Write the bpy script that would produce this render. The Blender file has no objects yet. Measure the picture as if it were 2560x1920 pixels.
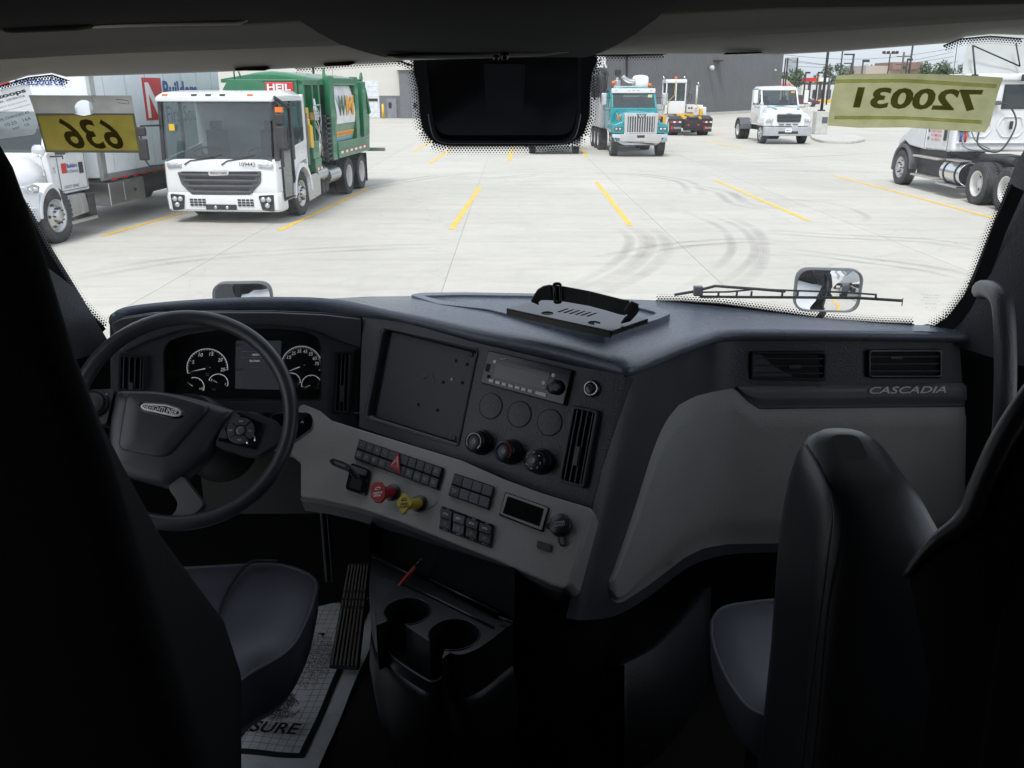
import bpy, bmesh, math, random
from mathutils import Vector, Matrix, Euler
from mathutils.bvhtree import BVHTree
random.seed(7)
sc = bpy.context.scene
C = sc.collection
# ------------------------------------------------------------ camera, light, exposure
CAM = Vector((0, 0, 2.75)); PITCH = math.radians(19.04); FPX = 1857.8; CU, CV = 1106.0, 829.5
cd = bpy.data.cameras.new('camera'); cam = bpy.data.objects.new('camera', cd); C.objects.link(cam)
cam.location = CAM; cam.rotation_euler = (math.pi/2 - PITCH, 0, 0)
cd.sensor_width = 36; cd.lens = 36*FPX/2212; cd.clip_start = 0.05; cd.clip_end = 3000
sc.camera = cam
SUN_EL, SUN_ROT = 58, 200          # degrees: elevation, compass direction the light comes from
w = bpy.data.worlds.new('World'); sc.world = w; w.use_nodes = True
nt = w.node_tree; nt.nodes.clear()
sky = nt.nodes.new('ShaderNodeTexSky'); sky.sky_type = 'NISHITA'; sky.sun_disc = False
sky.sun_elevation = math.radians(SUN_EL); sky.sun_rotation = math.radians(SUN_ROT)
sky.air_density = 1.0; sky.dust_density = 3.0; sky.ozone_density = 1.5
hs = nt.nodes.new('ShaderNodeHueSaturation'); hs.inputs['Saturation'].default_value = 0.42
mx = nt.nodes.new('ShaderNodeMixRGB'); mx.inputs['Fac'].default_value = 0.55
mx.inputs['Color2'].default_value = (5.3, 5.8, 6.6, 1)      # high overcast veil
bg = nt.nodes.new('ShaderNodeBackground'); bg.inputs['Strength'].default_value = 0.125
wo = nt.nodes.new('ShaderNodeOutputWorld')
nt.links.new(sky.outputs[0], hs.inputs['Color']); nt.links.new(hs.outputs[0], mx.inputs['Color1'])
nt.links.new(mx.outputs[0], bg.inputs['Color']); nt.links.new(bg.outputs[0], wo.inputs[0])
sd = bpy.data.lights.new('sun', 'SUN'); sd.energy = 1.5; sd.angle = math.radians(14); sd.color = (1, .97, .93)
sun = bpy.data.objects.new('sun', sd); C.objects.link(sun)
_a = math.radians(SUN_ROT); _e = math.radians(SUN_EL)
sdir = Vector((math.sin(_a)*math.cos(_e), math.cos(_a)*math.cos(_e), math.sin(_e)))
sun.rotation_euler = sdir.to_track_quat('Z', 'Y').to_euler(); sun.location = (0, 0, 60)
sc.view_settings.view_transform = 'Standard'; sc.view_settings.look = 'None'
sc.view_settings.gamma = 1; sc.view_settings.use_curve_mapping = False; sc.view_settings.exposure = 0.78
sc.cycles.use_denoising = True
sc.cycles.max_bounces = 10; sc.cycles.transparent_max_bounces = 16; sc.cycles.diffuse_bounces = 5
sc.cycles.sample_clamp_indirect = 6
# ------------------------------------------------------------ picture measurements -> points in space
def ray(u, v):
    d = Vector(((u-CU)/FPX, 0, 0)); f = Vector((0, math.cos(PITCH), -math.sin(PITCH))); up = Vector((0, math.sin(PITCH), math.cos(PITCH)))
    return d + f - up*((v-CV)/FPX)
def onz(u, v, z=0.0):
    r = ray(u, v); return CAM + r*((z-CAM.z)/r.z)
def ony(u, v, y):
    r = ray(u, v); return CAM + r*(y/r.y)
def onx(u, v, x):
    r = ray(u, v); return CAM + r*(x/r.x)
def ond(u, v, D): return CAM + ray(u, v)*D
class Plane:
    def __init__(s, a, b, c):           # three points, normal turned to the viewer
        s.o = Vector(a); n = (Vector(b)-s.o).cross(Vector(c)-s.o).normalized()
        if n.dot(CAM-s.o) < 0: n = -n
        s.n = n
        s.x = Vector((1,0,0)) - n*n.x; s.x.normalize(); s.y = n.cross(s.x)
        if s.y.z < 0: s.y = -s.y
    def __call__(s, u, v, off=0.0):
        r = ray(u, v); o = s.o + s.n*off
        return CAM + r*((o-CAM).dot(s.n)/r.dot(s.n))
    def L(s, pts, off=0.0): return [s(u, v, off) for u, v in pts]
def zc(x0, y0, wd, rw):                 # coordinates read in an enlarged crop
    k = 2560/2212
    return lambda x, y: ((x0+x*wd/rw)/k, (y0+y*wd/rw)/k)
R3 = zc(160,700,800,2141); R4 = zc(800,700,800,1896); S1 = zc(1400,740,1160,2212); S2 = zc(200,1260,900,2212); S3 = zc(900,1260,1000,2212)
T1 = zc(0,0,700,2212); T6 = zc(1220,680,540,2212); T7 = zc(1640,700,780,2212)
Q1 = zc(0,100,960,2212)
# ------------------------------------------------------------ materials
MATS = {}
def pm(name, col, rough=.5, metal=0.0, bump=0.0, bscale=200., var=.12, vscale=3., spec=.5, coat=0.0, dirt=None, dscale=2., wave=None, emis=None, sheen=0):
    if name in MATS: return MATS[name]
    m = bpy.data.materials.new(name); m.use_nodes = True; nt = m.node_tree; n = nt.nodes; l = nt.links
    b = n['Principled BSDF']; b.inputs['Roughness'].default_value = rough; b.inputs['Metallic'].default_value = metal
    b.inputs['Specular IOR Level'].default_value = spec; b.inputs['Coat Weight'].default_value = coat
    b.inputs['Sheen Weight'].default_value = sheen
    tc = n.new('ShaderNodeTexCoord'); no = n.new('ShaderNodeTexNoise'); no.inputs['Scale'].default_value = vscale; no.inputs['Detail'].default_value = 6
    l.new(tc.outputs['Object'], no.inputs['Vector'])
    mr = n.new('ShaderNodeMapRange'); mr.inputs[1].default_value = .3; mr.inputs[2].default_value = .7; mr.inputs[3].default_value = 1-var; mr.inputs[4].default_value = 1+var
    l.new(no.outputs['Fac'], mr.inputs[0])
    mu = n.new('ShaderNodeVectorMath'); mu.operation = 'SCALE'; mu.inputs[0].default_value = col[:3]; l.new(mr.outputs[0], mu.inputs['Scale'])
    out = mu.outputs[0]
    if dirt:
        d = n.new('ShaderNodeTexNoise'); d.inputs['Scale'].default_value = dscale; d.inputs['Detail'].default_value = 8; d.inputs['Roughness'].default_value = .7
        l.new(tc.outputs['Object'], d.inputs['Vector'])
        r = n.new('ShaderNodeMapRange'); r.inputs[1].default_value = .5; r.inputs[2].default_value = .75; r.inputs[4].default_value = dirt[3]
        l.new(d.outputs['Fac'], r.inputs[0]); mi = n.new('ShaderNodeMixRGB'); l.new(r.outputs[0], mi.inputs[0]); l.new(out, mi.inputs[1]); mi.inputs[2].default_value = (*dirt[:3], 1); out = mi.outputs[0]
    l.new(out, b.inputs['Base Color'])
    r2 = n.new('ShaderNodeMapRange'); r2.inputs[3].default_value = max(.02, rough-.08); r2.inputs[4].default_value = min(1, rough+.1); l.new(no.outputs['Fac'], r2.inputs[0]); l.new(r2.outputs[0], b.inputs['Roughness'])
    if bump:
        t = n.new('ShaderNodeTexVoronoi' if wave == 'v' else 'ShaderNodeTexNoise'); t.inputs['Scale'].default_value = bscale
        l.new(tc.outputs['Object'], t.inputs['Vector']); bp = n.new('ShaderNodeBump'); bp.inputs['Strength'].default_value = bump; bp.inputs['Distance'].default_value = .6/bscale
        l.new(t.outputs[0], bp.inputs['Height']); l.new(bp.outputs[0], b.inputs['Normal'])
    if emis: b.inputs['Emission Color'].default_value = (*col[:3], 1); b.inputs['Emission Strength'].default_value = emis
    MATS[name] = m; return m
def glassy(name, tint=(1,1,1), refl=1.0, alpha=0.0, rough=.02, ior=1.45, surf=(.02,.02,.02)):
    """thin pane: Fresnel reflection over clear (or partly opaque) body"""
    m = bpy.data.materials.new(name); m.use_nodes = True; nt = m.node_tree; n = nt.nodes; l = nt.links; n.clear()
    o = n.new('ShaderNodeOutputMaterial'); tr = n.new('ShaderNodeBsdfTransparent'); tr.inputs[0].default_value = (*tint, 1)
    g = n.new('ShaderNodeBsdfGlossy'); g.inputs['Roughness'].default_value = rough
    f = n.new('ShaderNodeFresnel'); ge = n.new('ShaderNodeNewGeometry')
    mm = n.new('ShaderNodeMapRange'); mm.inputs[3].default_value = ior; mm.inputs[4].default_value = 1/ior; l.new(ge.outputs['Backfacing'], mm.inputs[0]); l.new(mm.outputs[0], f.inputs[0])   # same reflectance from both sides of a thin pane
    mu = n.new('ShaderNodeMath'); mu.operation = 'MULTIPLY'; mu.inputs[1].default_value = refl; l.new(f.outputs[0], mu.inputs[0])
    d = n.new('ShaderNodeBsdfDiffuse'); d.inputs[0].default_value = (*surf, 1)
    m1 = n.new('ShaderNodeMixShader'); m1.inputs[0].default_value = alpha; l.new(tr.outputs[0], m1.inputs[1]); l.new(d.outputs[0], m1.inputs[2])
    m2 = n.new('ShaderNodeMixShader'); l.new(mu.outputs[0], m2.inputs[0]); l.new(m1.outputs[0], m2.inputs[1]); l.new(g.outputs[0], m2.inputs[2]); l.new(m2.outputs[0], o.inputs[0])
    return m
M = {}
# ------------------------------------------------------------ mesh collector
class MB:
    def __init__(s): s.v = []; s.f = []; s.sm = []
    def add(s, vs, fs, smooth=False):
        b = len(s.v); s.v += [Vector(p) for p in vs]; s.f += [tuple(b+i for i in f) for f in fs]; s.sm += [smooth]*len(fs); return s
    def box(s, a, b, rot=None, piv=None):
        x0,y0,z0 = a; x1,y1,z1 = b
        P = [Vector(p) for p in ((x0,y0,z0),(x1,y0,z0),(x1,y1,z0),(x0,y1,z0),(x0,y0,z1),(x1,y0,z1),(x1,y1,z1),(x0,y1,z1))]
        if rot is not None:
            c = Vector(piv) if piv is not None else sum(P, Vector())/8
            R = Euler(rot).to_matrix(); P = [c+R@(p-c) for p in P]
        return s.add(P, [(0,3,2,1),(4,5,6,7),(0,1,5,4),(1,2,6,5),(2,3,7,6),(3,0,4,7)])
    def prism(s, pts, vec, smooth=False):          # planar polygon swept along vec, both ends closed
        n = len(pts); P = [Vector(p) for p in pts]; V = Vector(vec); Q = [p+V for p in P]
        s.add(P+Q, [tuple(range(n))[::-1], tuple(range(n, 2*n))]); s.add(P+Q, [(i,(i+1)%n,n+(i+1)%n,n+i) for i in range(n)], smooth); return s
    def loft(s, rings, closed=True, caps=True, smooth=True):
        n = len(rings[0]); vs = [p for r in rings for p in r]; fs = []
        for k in range(len(rings)-1):
            for i in range(n if closed else n-1):
                j = (i+1)%n; fs.append((k*n+i, k*n+j, (k+1)*n+j, (k+1)*n+i))
        s.add(vs, fs, smooth)
        if caps and closed: s.add(rings[0], [tuple(range(n))[::-1]]); s.add(rings[-1], [tuple(range(n))])
        return s
    def tube(s, pts, r, seg=8, caps=True):
        P = [Vector(p) for p in pts]; rings = []; rr = r if isinstance(r, (list,tuple)) else [r]*len(P)
        t0 = (P[1]-P[0]).normalized(); a = t0.orthogonal().normalized()
        for i, p in enumerate(P):
            t = ((P[min(i+1,len(P)-1)]-P[max(i-1,0)])).normalized(); a = (a - t*a.dot(t)).normalized(); b = t.cross(a)
            rings.append([p+(a*math.cos(k*2*math.pi/seg)+b*math.sin(k*2*math.pi/seg))*rr[i] for k in range(seg)])
        return s.loft(rings, True, caps)
    def cyl(s, a, b, r, seg=16, r2=None): return s.tube([a, b], [r, r if r2 is None else r2], seg)
    def lathe(s, prof, o, ax, seg=24, close=False):      # prof: (radius, distance along ax)
        ax = Vector(ax).normalized(); a = ax.orthogonal().normalized(); b = ax.cross(a); o = Vector(o)
        rings = [[o+ax*h+(a*math.cos(k*2*math.pi/seg)+b*math.sin(k*2*math.pi/seg))*r for k in range(seg)] for r, h in prof]
        if close: rings.append(rings[0])
        s.loft(rings, True, False)
        if not close and prof[-1][0] < .06: s.add(rings[-1], [tuple(range(seg))])
        return s
    def ball(s, c, r, seg=12, sc3=(1,1,1)):
        c = Vector(c); rings = []
        for i in range(1, seg//2):
            th = math.pi*i/(seg//2); rings.append([c+Vector((math.sin(th)*math.cos(2*math.pi*k/seg)*r*sc3[0], math.sin(th)*math.sin(2*math.pi*k/seg)*r*sc3[1], math.cos(th)*r*sc3[2])) for k in range(seg)])
        return s.loft(rings)
    def build(s, name, mat, parent=None, bevel=0, seg=2, label=None, kind=None, subd=0, origin=None, wn=True):
        me = bpy.data.meshes.new(name)
        off = Vector((0,0,0))
        root = parent
        while root is not None and root.parent is not None: root = root.parent
        if root is not None and root.get('_world'): off = root.location.copy()
        if origin is not None: off = Vector(origin)
        me.from_pydata([p-off for p in s.v], [], s.f); me.polygons.foreach_set('use_smooth', s.sm); me.update()
        bm = bmesh.new(); bm.from_mesh(me); bmesh.ops.remove_doubles(bm, verts=bm.verts, dist=1e-5); bmesh.ops.recalc_face_normals(bm, faces=bm.faces); bm.to_mesh(me); bm.free()
        o = bpy.data.objects.new(name, me); C.objects.link(o)
        if origin is not None and parent is None: o.location = off
        if mat: me.materials.append(mat)
        if parent is not None: o.parent = parent
        if bevel:
            md = o.modifiers.new('bevel', 'BEVEL'); md.width = bevel; md.segments = seg; md.limit_method = 'ANGLE'; md.angle_limit = math.radians(35)
            for p in me.polygons: p.use_smooth = True
            if wn: o.modifiers.new('wn', 'WEIGHTED_NORMAL').keep_sharp = True
        if subd:
            md = o.modifiers.new('sub', 'SUBSURF'); md.levels = subd; md.render_levels = subd
        if label: o['label'] = label
        if kind: o['kind'] = kind
        return o
def part(name, mat, parent, fn=None, **k):
    m = MB(); fn(m); return m.build(name, mat, parent, **k)
def thing(name, label, cat, loc=(0,0,0), world=False, group=None):
    o = bpy.data.objects.new(name, None); C.objects.link(o); o.location = loc; o.empty_display_size = .1
    o['label'] = label; o['category'] = cat
    if group: o['group'] = group
    if world: o['_world'] = 1
    return o
def tag(o, label, cat, group=None):
    o['label'] = label; o['category'] = cat
    if group: o['group'] = group
    return o
def flat(name, pts, n, front, back, mat, parent, holes=(), bevel=0, **k):
    """slab whose outline (and holes) lie in one plane: face pushed out by front, edges run back by back"""
    n = Vector(n); bm = bmesh.new(); loops = [[Vector(p)+n*front for p in pts]] + [[Vector(p)+n*front for p in h] for h in holes]; es = []; m = MB()
    for lp in loops:
        vs = [bm.verts.new(p) for p in lp]
        es += [bm.edges.new((vs[i], vs[(i+1)%len(vs)])) for i in range(len(vs))]
    bmesh.ops.triangle_fill(bm, use_beauty=True, use_dissolve=False, edges=es, normal=n)
    bm.verts.index_update(); m.add([v.co.copy() for v in bm.verts], [tuple(v.index for v in f.verts) for f in bm.faces]); bm.free()
    for lp in loops:
        N = len(lp); q = [p-n*(front+back) for p in lp]; m.add(lp+q, [(i,(i+1)%N,N+(i+1)%N,N+i) for i in range(N)])
    return m.build(name, mat, parent, bevel=bevel, **k)
def rp(pts, r, seg=4):
    """round the corners of a planar polygon; r may be a list"""
    P = [Vector(p) for p in pts]; n = len(P); out = []
    for i in range(n):
        a, p, b = P[i-1], P[i], P[(i+1)%n]; ri = r[i] if isinstance(r, (list,tuple)) else r
        if ri <= 0: out.append(p); continue
        da = (a-p); db = (b-p); k = min(ri, da.length*.49, db.length*.49); s0 = p+da.normalized()*k; s1 = p+db.normalized()*k
        for j in range(seg+1):
            t = j/seg; out.append(s0*(1-t)**2 + p*2*t*(1-t) + s1*t*t)
    return out
def smooth_curve(pts, n=6):
    """Catmull-Rom through the points"""
    P = [Vector(p) for p in pts]; out = []
    for i in range(len(P)-1):
        p0 = P[max(i-1,0)]; p1 = P[i]; p2 = P[i+1]; p3 = P[min(i+2,len(P)-1)]
        for k in range(n):
            t = k/n; out.append(.5*((2*p1)+(p2-p0)*t+(2*p0-5*p1+4*p2-p3)*t*t+(3*p1-p0-3*p2+p3)*t**3))
    out.append(P[-1]); return out
def circ(c, ax, r, seg=32, ry=None, a=None):
    ax = Vector(ax).normalized(); a = ax.orthogonal().normalized() if a is None else a; b = ax.cross(a); c = Vector(c)
    return [c+a*math.cos(2*math.pi*k/seg)*r+b*math.sin(2*math.pi*k/seg)*(ry or r) for k in range(seg)]
def text(s, c, xd, yd, wd, ht, mat, parent, name='lettering', ext=.0006, bold=0.0, shear=0.0, mirror=False, off=.0012, kind=None):
    """raised lettering that fits a wd x ht box centred at c"""
    cu = bpy.data.curves.new('t', 'FONT'); cu.body = s; cu.extrude = 0; cu.offset = bold; cu.shear = shear; cu.align_x = 'CENTER'; cu.resolution_u = 3
    cu.space_line = .95
    o = bpy.data.objects.new('t', cu); C.objects.link(o); me = bpy.data.meshes.new_from_object(o); bpy.data.objects.remove(o); bpy.data.curves.remove(cu)
    xd = Vector(xd).normalized(); yd = Vector(yd).normalized(); n = xd.cross(yd); c = Vector(c)
    xs = [v.co.x for v in me.vertices]; ys = [v.co.y for v in me.vertices]
    if not xs: return None
    x0, x1, y0, y1 = min(xs), max(xs), min(ys), max(ys); kx = wd/(x1-x0); ky = ht/(y1-y0) if ht else kx
    if n.dot(CAM-c) < 0 and not mirror and parent is not None and parent.get('_world'): pass
    nn = n
    m = MB(); sg = -1 if mirror else 1
    vs = [c + xd*((v.co.x-(x0+x1)/2)*kx*sg) + yd*((v.co.y-(y0+y1)/2)*ky) + nn*off for v in me.vertices]
    m.add(vs, [tuple(p.vertices) for p in me.polygons]); bpy.data.meshes.remove(me)
    return m.build(name, mat, parent, kind=kind)
def copy_tree(o, parent=None):
    c = o.copy(); C.objects.link(c); c.parent = parent
    for ch in list(o.children): copy_tree(ch, c)
    return c
def lerp1(tab, x):
    if x <= tab[0][0]: return tab[0][1]
    for (a,b),(c,d) in zip(tab, tab[1:]):
        if x <= c: return b+(d-b)*(x-a)/(c-a)
    return tab[-1][1]
# ============================================================ the place outside
def concrete(name, base, marks=True):
    m = bpy.data.materials.new(name); m.use_nodes = True; nt = m.node_tree; n = nt.nodes; l = nt.links
    b = n['Principled BSDF']; b.inputs['Roughness'].default_value = .85
    g = n.new('ShaderNodeNewGeometry')
    def noise(sc_, det, rough=.6, st=None):
        t = n.new('ShaderNodeTexNoise'); t.inputs['Scale'].default_value = sc_; t.inputs['Detail'].default_value = det; t.inputs['Roughness'].default_value = rough
        if st:
            mp = n.new('ShaderNodeMapping'); mp.inputs['Scale'].default_value = st; mp.inputs['Rotation'].default_value = (0,0,.5); l.new(g.outputs['Position'], mp.inputs[0]); l.new(mp.outputs[0], t.inputs['Vector'])
        else: l.new(g.outputs['Position'], t.inputs['Vector'])
        return t.outputs['Fac']
    def rng(x, a, b_, c, d):
        r = n.new('ShaderNodeMapRange'); r.inputs[1].default_value = a; r.inputs[2].default_value = b_; r.inputs[3].default_value = c; r.inputs[4].default_value = d; l.new(x, r.inputs[0]); return r.outputs[0]
    def mul(x, y):
        t = n.new('ShaderNodeMath'); t.operation = 'MULTIPLY'; l.new(x, t.inputs[0]); l.new(y, t.inputs[1]); return t.outputs[0]
    v = mul(rng(noise(.22, 6), .3, .7, .93, 1.05), rng(noise(3, 8, .7), .35, .7, .95, 1.03))
    v = mul(v, rng(noise(1.0, 7, .65, (.35, 2.2, 1)), .48, .72, 1.0, .87))      # drag streaks
    v = mul(v, rng(noise(.55, 8, .75, (1.6, .4, 1)), .55, .75, 1.0, .88))       # tyre grime
    v = mul(v, rng(noise(1.7, 5, .5), .73, .78, 1.0, .78))                        # oil spots
    oi = n.new('ShaderNodeObjectInfo'); v = mul(v, rng(oi.outputs['Random'], 0, 1, .955, 1.03))
    vo = n.new('ShaderNodeTexVoronoi'); vo.feature = 'DISTANCE_TO_EDGE'; vo.inputs['Scale'].default_value = .16; wv_ = n.new('ShaderNodeTexNoise'); wv_.inputs['Scale'].default_value = .8; wv_.inputs['Detail'].default_value = 6; l.new(g.outputs['Position'], wv_.inputs['Vector'])
    ad = n.new('ShaderNodeVectorMath'); ad.operation = 'MULTIPLY_ADD'; ad.inputs[1].default_value = (1.6,1.6,0); l.new(wv_.outputs['Color'], ad.inputs[0]); l.new(g.outputs['Position'], ad.inputs[2]); l.new(ad.outputs[0], vo.inputs['Vector'])
    v = mul(v, rng(vo.outputs['Distance'], .0, .0022, .86, 1.0))       # hairline cracks
    v = mul(v, rng(noise(.09, 5, .6, (1, .5, 1)), .5, .66, 1.0, .90))    # broad damp stains
    s = n.new('ShaderNodeVectorMath'); s.operation = 'SCALE'; s.inputs[0].default_value = base; l.new(v, s.inputs['Scale']); l.new(s.outputs[0], b.inputs['Base Color'])
    bp = n.new('ShaderNodeBump'); bp.inputs['Strength'].default_value = .25; bp.inputs['Distance'].default_value = .01; l.new(noise(40, 4), bp.inputs['Height']); l.new(bp.outputs[0], b.inputs['Normal'])
    return m
M['concrete'] = concrete('concrete', (.515, .492, .443)); M['joint'] = pm('joint', (.33,.32,.30), .9)
M['kerb'] = pm('kerb_concrete', (.5,.49,.46), .85, dirt=(.3,.29,.27,.4))
def streaky(name, col, al):
    """soft rubber smear: fades to both edges and both ends, with fine tread streaks along it"""
    m = bpy.data.materials.new(name); m.use_nodes = True; nt = m.node_tree; n = nt.nodes; l = nt.links
    b = n['Principled BSDF']; b.inputs['Base Color'].default_value = (*col, 1); b.inputs['Roughness'].default_value = .8
    uvn = n.new('ShaderNodeUVMap'); sx = n.new('ShaderNodeSeparateXYZ'); l.new(uvn.outputs[0], sx.inputs[0])
    def mth(op, *a):
        t = n.new('ShaderNodeMath'); t.operation = op
        for k, x in enumerate(a):
            if isinstance(x, (int, float)): t.inputs[k].default_value = x
            else: l.new(x, t.inputs[k])
        return t.outputs[0]
    U_, V_ = sx.outputs[0], sx.outputs[1]
    fall = lambda x, p: mth('POWER', mth('SUBTRACT', 1.0, mth('POWER', mth('ABSOLUTE', mth('SUBTRACT', mth('MULTIPLY', x, 2.0), 1.0)), 2.0)), p)
    st = mth('ADD', .8, mth('MULTIPLY', .2, mth('SINE', mth('MULTIPLY', U_, 38.0))))
    g = n.new('ShaderNodeNewGeometry'); t = n.new('ShaderNodeTexNoise'); t.inputs['Scale'].default_value = .55; t.inputs['Detail'].default_value = 9; t.inputs['Roughness'].default_value = .7; l.new(g.outputs['Position'], t.inputs['Vector'])
    r = n.new('ShaderNodeMapRange'); r.inputs[1].default_value = .33; r.inputs[2].default_value = .62; l.new(t.outputs['Fac'], r.inputs[0])
    l.new(mth('MULTIPLY', mth('MULTIPLY', mth('MULTIPLY', fall(U_, .8), fall(V_, .7)), mth('MULTIPLY', st, r.outputs[0])), al), b.inputs['Alpha'])
    return m
M['tyremark'] = streaky('tyre_rubber_smear', (.12,.115,.10), .24)
M['yline'] = pm('line_paint', (.80,.49,.045), .6, var=.18, vscale=6, dirt=(.45,.42,.34,.85), dscale=5)
# ---- ground: far sheet and the concrete slabs of the yard
m = MB(); m.add([(-900,-300,-.012),(900,-300,-.012),(900,1500,-.012),(-900,1500,-.012)], [(0,1,2,3)])
ground = m.build('ground', M['concrete'], None, kind='structure')
m = MB(); m.add([(-40,2,-.008),(44,2,-.008),(44,62,-.008),(-40,62,-.008)], [(0,1,2,3)]); m.build('joint_bed', M['joint'], ground, kind='structure')
SW, SL = 4.1, 4.6; slab0 = None
for i in range(-9, 10):
    for j in range(13):
        x0 = -1.0+i*SW; y0 = 2.4+j*SL
        if slab0 is None:
            m = MB(); g_ = .004; m.box((g_,g_,-.1),(SW-g_,SL-g_,0)); slab0 = m.build('concrete_slab', M['concrete'], ground); o = slab0
        else:
            o = slab0.copy(); C.objects.link(o)
        o.location = (x0, y0, 0)
# ---- painted bay lines (near ends and far ends measured in the photograph)
def line(u0,v0,u1,v1,wd=.11,ext=0, nm='parking_line'):
    a = onz(u0,v0,.004); b = onz(u1,v1,.004); d = (b-a).normalized(); s = Vector((-d.y,d.x,0))*wd/2; b = b+d*ext
    m = MB(); N = max(2, int((b-a).length/.5)); L=[]; R=[]
    for k in range(N+1):
        p = a+(b-a)*k/N; j = random.uniform(-.006,.006); L.append(p+s*(1+j*4)); R.append(p-s*(1-j*4))
    m.add(L+R, [(k,k+1,N+2+k,N+1+k) for k in range(N)]); return m.build(nm, M['yline'], ground)
for a in [(222,510,392,460),(602,498,795,407),(975,495,1037,403),(1362,487,1288,393),(1748,477,1543,388),(2150,472,1803,379),
          (928,353,972,322),(893,327,930,306),(1099,347,1108,319),(1267,339,1258,322),(1438,331,1425,325),(1613,322,1523,303),(1440,308,1428,302),(1568,297,1538,291),
          (940,290,965,282),(1700,292,1660,284),(1750,258,1790,254)]: line(*a, wd=.12 if a[1]>370 else .14)
# ---- tyre marks: bundles of narrow curved strips
def tmark(pts, n=5, wd=.05, gap=.035):
    P0 = smooth_curve([onz(u,v,.003) for u,v in pts], 8); m = MB()
    for k in range(n):
        off = (k-(n-1)/2)*(wd+gap)+random.uniform(-.01,.01); A=[]; B=[]; i0=random.randint(0,len(P0)//4); P=P0[i0:len(P0)-random.randint(0,len(P0)//4)]; wd_=wd*random.uniform(.5,1.3)
        for i,p in enumerate(P):
            t = (P[min(i+1,len(P)-1)]-P[max(i-1,0)]).normalized(); s = Vector((-t.y,t.x,0)); f_=min(1,i/5,(len(P)-1-i)/5)*.8+.2; A.append(p+s*(off-wd_*f_/2)); B.append(p+s*(off+wd_*f_/2))
        N=len(P); m.add(A+B, [(i,i+1,N+i+1,N+i) for i in range(N-1)])
    return None
def tmark(pts, n=5, wd=.05, gap=.035):
    P = smooth_curve([onz(u,v,.003) for u,v in pts], 10); N = len(P); W2 = random.uniform(.09,.14); bands = (0,) if n < 5 else (-.2,.2)
    for off in bands:
        vs=[];fs=[];uv=[];L=0; W3=W2*random.uniform(.8,1.2)
        for i,p in enumerate(P):
            t = (P[min(i+1,N-1)]-P[max(i-1,0)]).normalized(); s = Vector((-t.y,t.x,0)); L += (P[i]-P[i-1]).length if i else 0
            vs += [p+s*(off-W3), p+s*(off+W3)]; uv += [(0,L),(1,L)]
        me = bpy.data.meshes.new('tyre_mark'); me.from_pydata(vs,[],[(2*i,2*i+1,2*i+3,2*i+2) for i in range(N-1)]); ul = me.uv_layers.new(name='UVMap')
        for lp in me.loops: ul.data[lp.index].uv = (uv[lp.vertex_index][0], uv[lp.vertex_index][1]/max(L,.1))
        o = bpy.data.objects.new('tyre_mark', me); C.objects.link(o); o.parent = ground; me.materials.append(M['tyremark'])
for pts in [[(1370,487),(1405,505),(1416,535),(1390,570),(1320,610),(1230,640)],[(1355,492),(1382,515),(1375,545),(1330,585),(1250,625)],
            [(1500,460),(1575,490),(1605,530),(1590,565),(1530,610),(1480,640)],[(1560,462),(1630,495),(1648,540),(1630,590),(1560,630)],
            [(1490,400),(1560,415),(1600,440),(1680,455)],[(1700,430),(1800,440),(1870,465),(1860,480)],[(1210,380),(1340,375),(1470,390),(1505,420)],
            [(1180,375),(1060,385),(960,380)],[(1660,500),(1800,510),(2000,520),(2130,540)],
            [(1690,540),(1850,560),(2000,580),(2090,600)],[(700,425),(850,395),(1000,375),(1200,372)],[(1300,560),(1460,530),(1600,520),(1700,525)],
            [(150,600),(400,560),(700,540),(950,530)],[(880,300),(1000,296),(1100,302)],[(1580,362),(1750,370),(1900,372)],[(1480,350),(1600,345),(1760,338),(1900,330)]]:
    tmark(pts, random.choice((4,5,6,7)), .04, .028)
# ------------------------------------------------------------ vehicle materials
M['white'] = pm('white_paint', (.72,.73,.74), .25, coat=.5, var=.03, dirt=(.55,.55,.53,.25), dscale=1.5)
M['tyre'] = pm('tyre_rubber', (.045,.045,.047), .85, bump=.3, bscale=60, dirt=(.16,.155,.15,.45), dscale=3)
M['black'] = pm('black_plastic', (.025,.026,.028), .55, dirt=(.09,.09,.09,.4))
M['chassis'] = pm('chassis_black', (.018,.018,.02), .5, dirt=(.08,.078,.075,.4), dscale=4)
M['greyp'] = pm('grey_plastic', (.09,.095,.105), .5, dirt=(.16,.16,.16,.3))
M['chrome'] = pm('chrome', (.75,.76,.78), .12, metal=1, var=.05, dirt=(.45,.45,.44,.3))
M['alu'] = pm('aluminium', (.58,.58,.58), .35, metal=1, var=.08, dirt=(.35,.34,.32,.35), dscale=4)
M['rimw'] = pm('rim_white', (.60,.60,.59), .4, dirt=(.42,.41,.38,.4), dscale=5)
M['wmgreen'] = pm('truck_green', (.012,.16,.065), .35, coat=.3, var=.08, dirt=(.10,.22,.12,.35), dscale=2.5)
M['yellowp'] = pm('yellow_paint', (.75,.45,.03), .45, dirt=(.4,.3,.1,.3))
M['teal'] = pm('teal_paint', (.0,.27,.30), .25, coat=.6, var=.05)
M['red'] = pm('red_paint', (.55,.02,.02), .4); M['blue'] = pm('blue_paint', (.02,.07,.30), .4); M['orange'] = pm('orange_lens', (.8,.17,.01), .3)
M['boxw'] = pm('box_panel', (.76,.80,.83), .35, var=.04, dirt=(.48,.53,.56,.3), dscale=1.2)
M['lens'] = pm('lamp_lens', (.55,.57,.6), .08, metal=.5, var=.3, vscale=18)
M['wglass'] = glassy('vehicle_glass', (.50,.62,.62), 1.8, .48, surf=(.05,.065,.07))
M['seatint'] = pm('cab_inside', (.05,.055,.06), .8)
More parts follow.
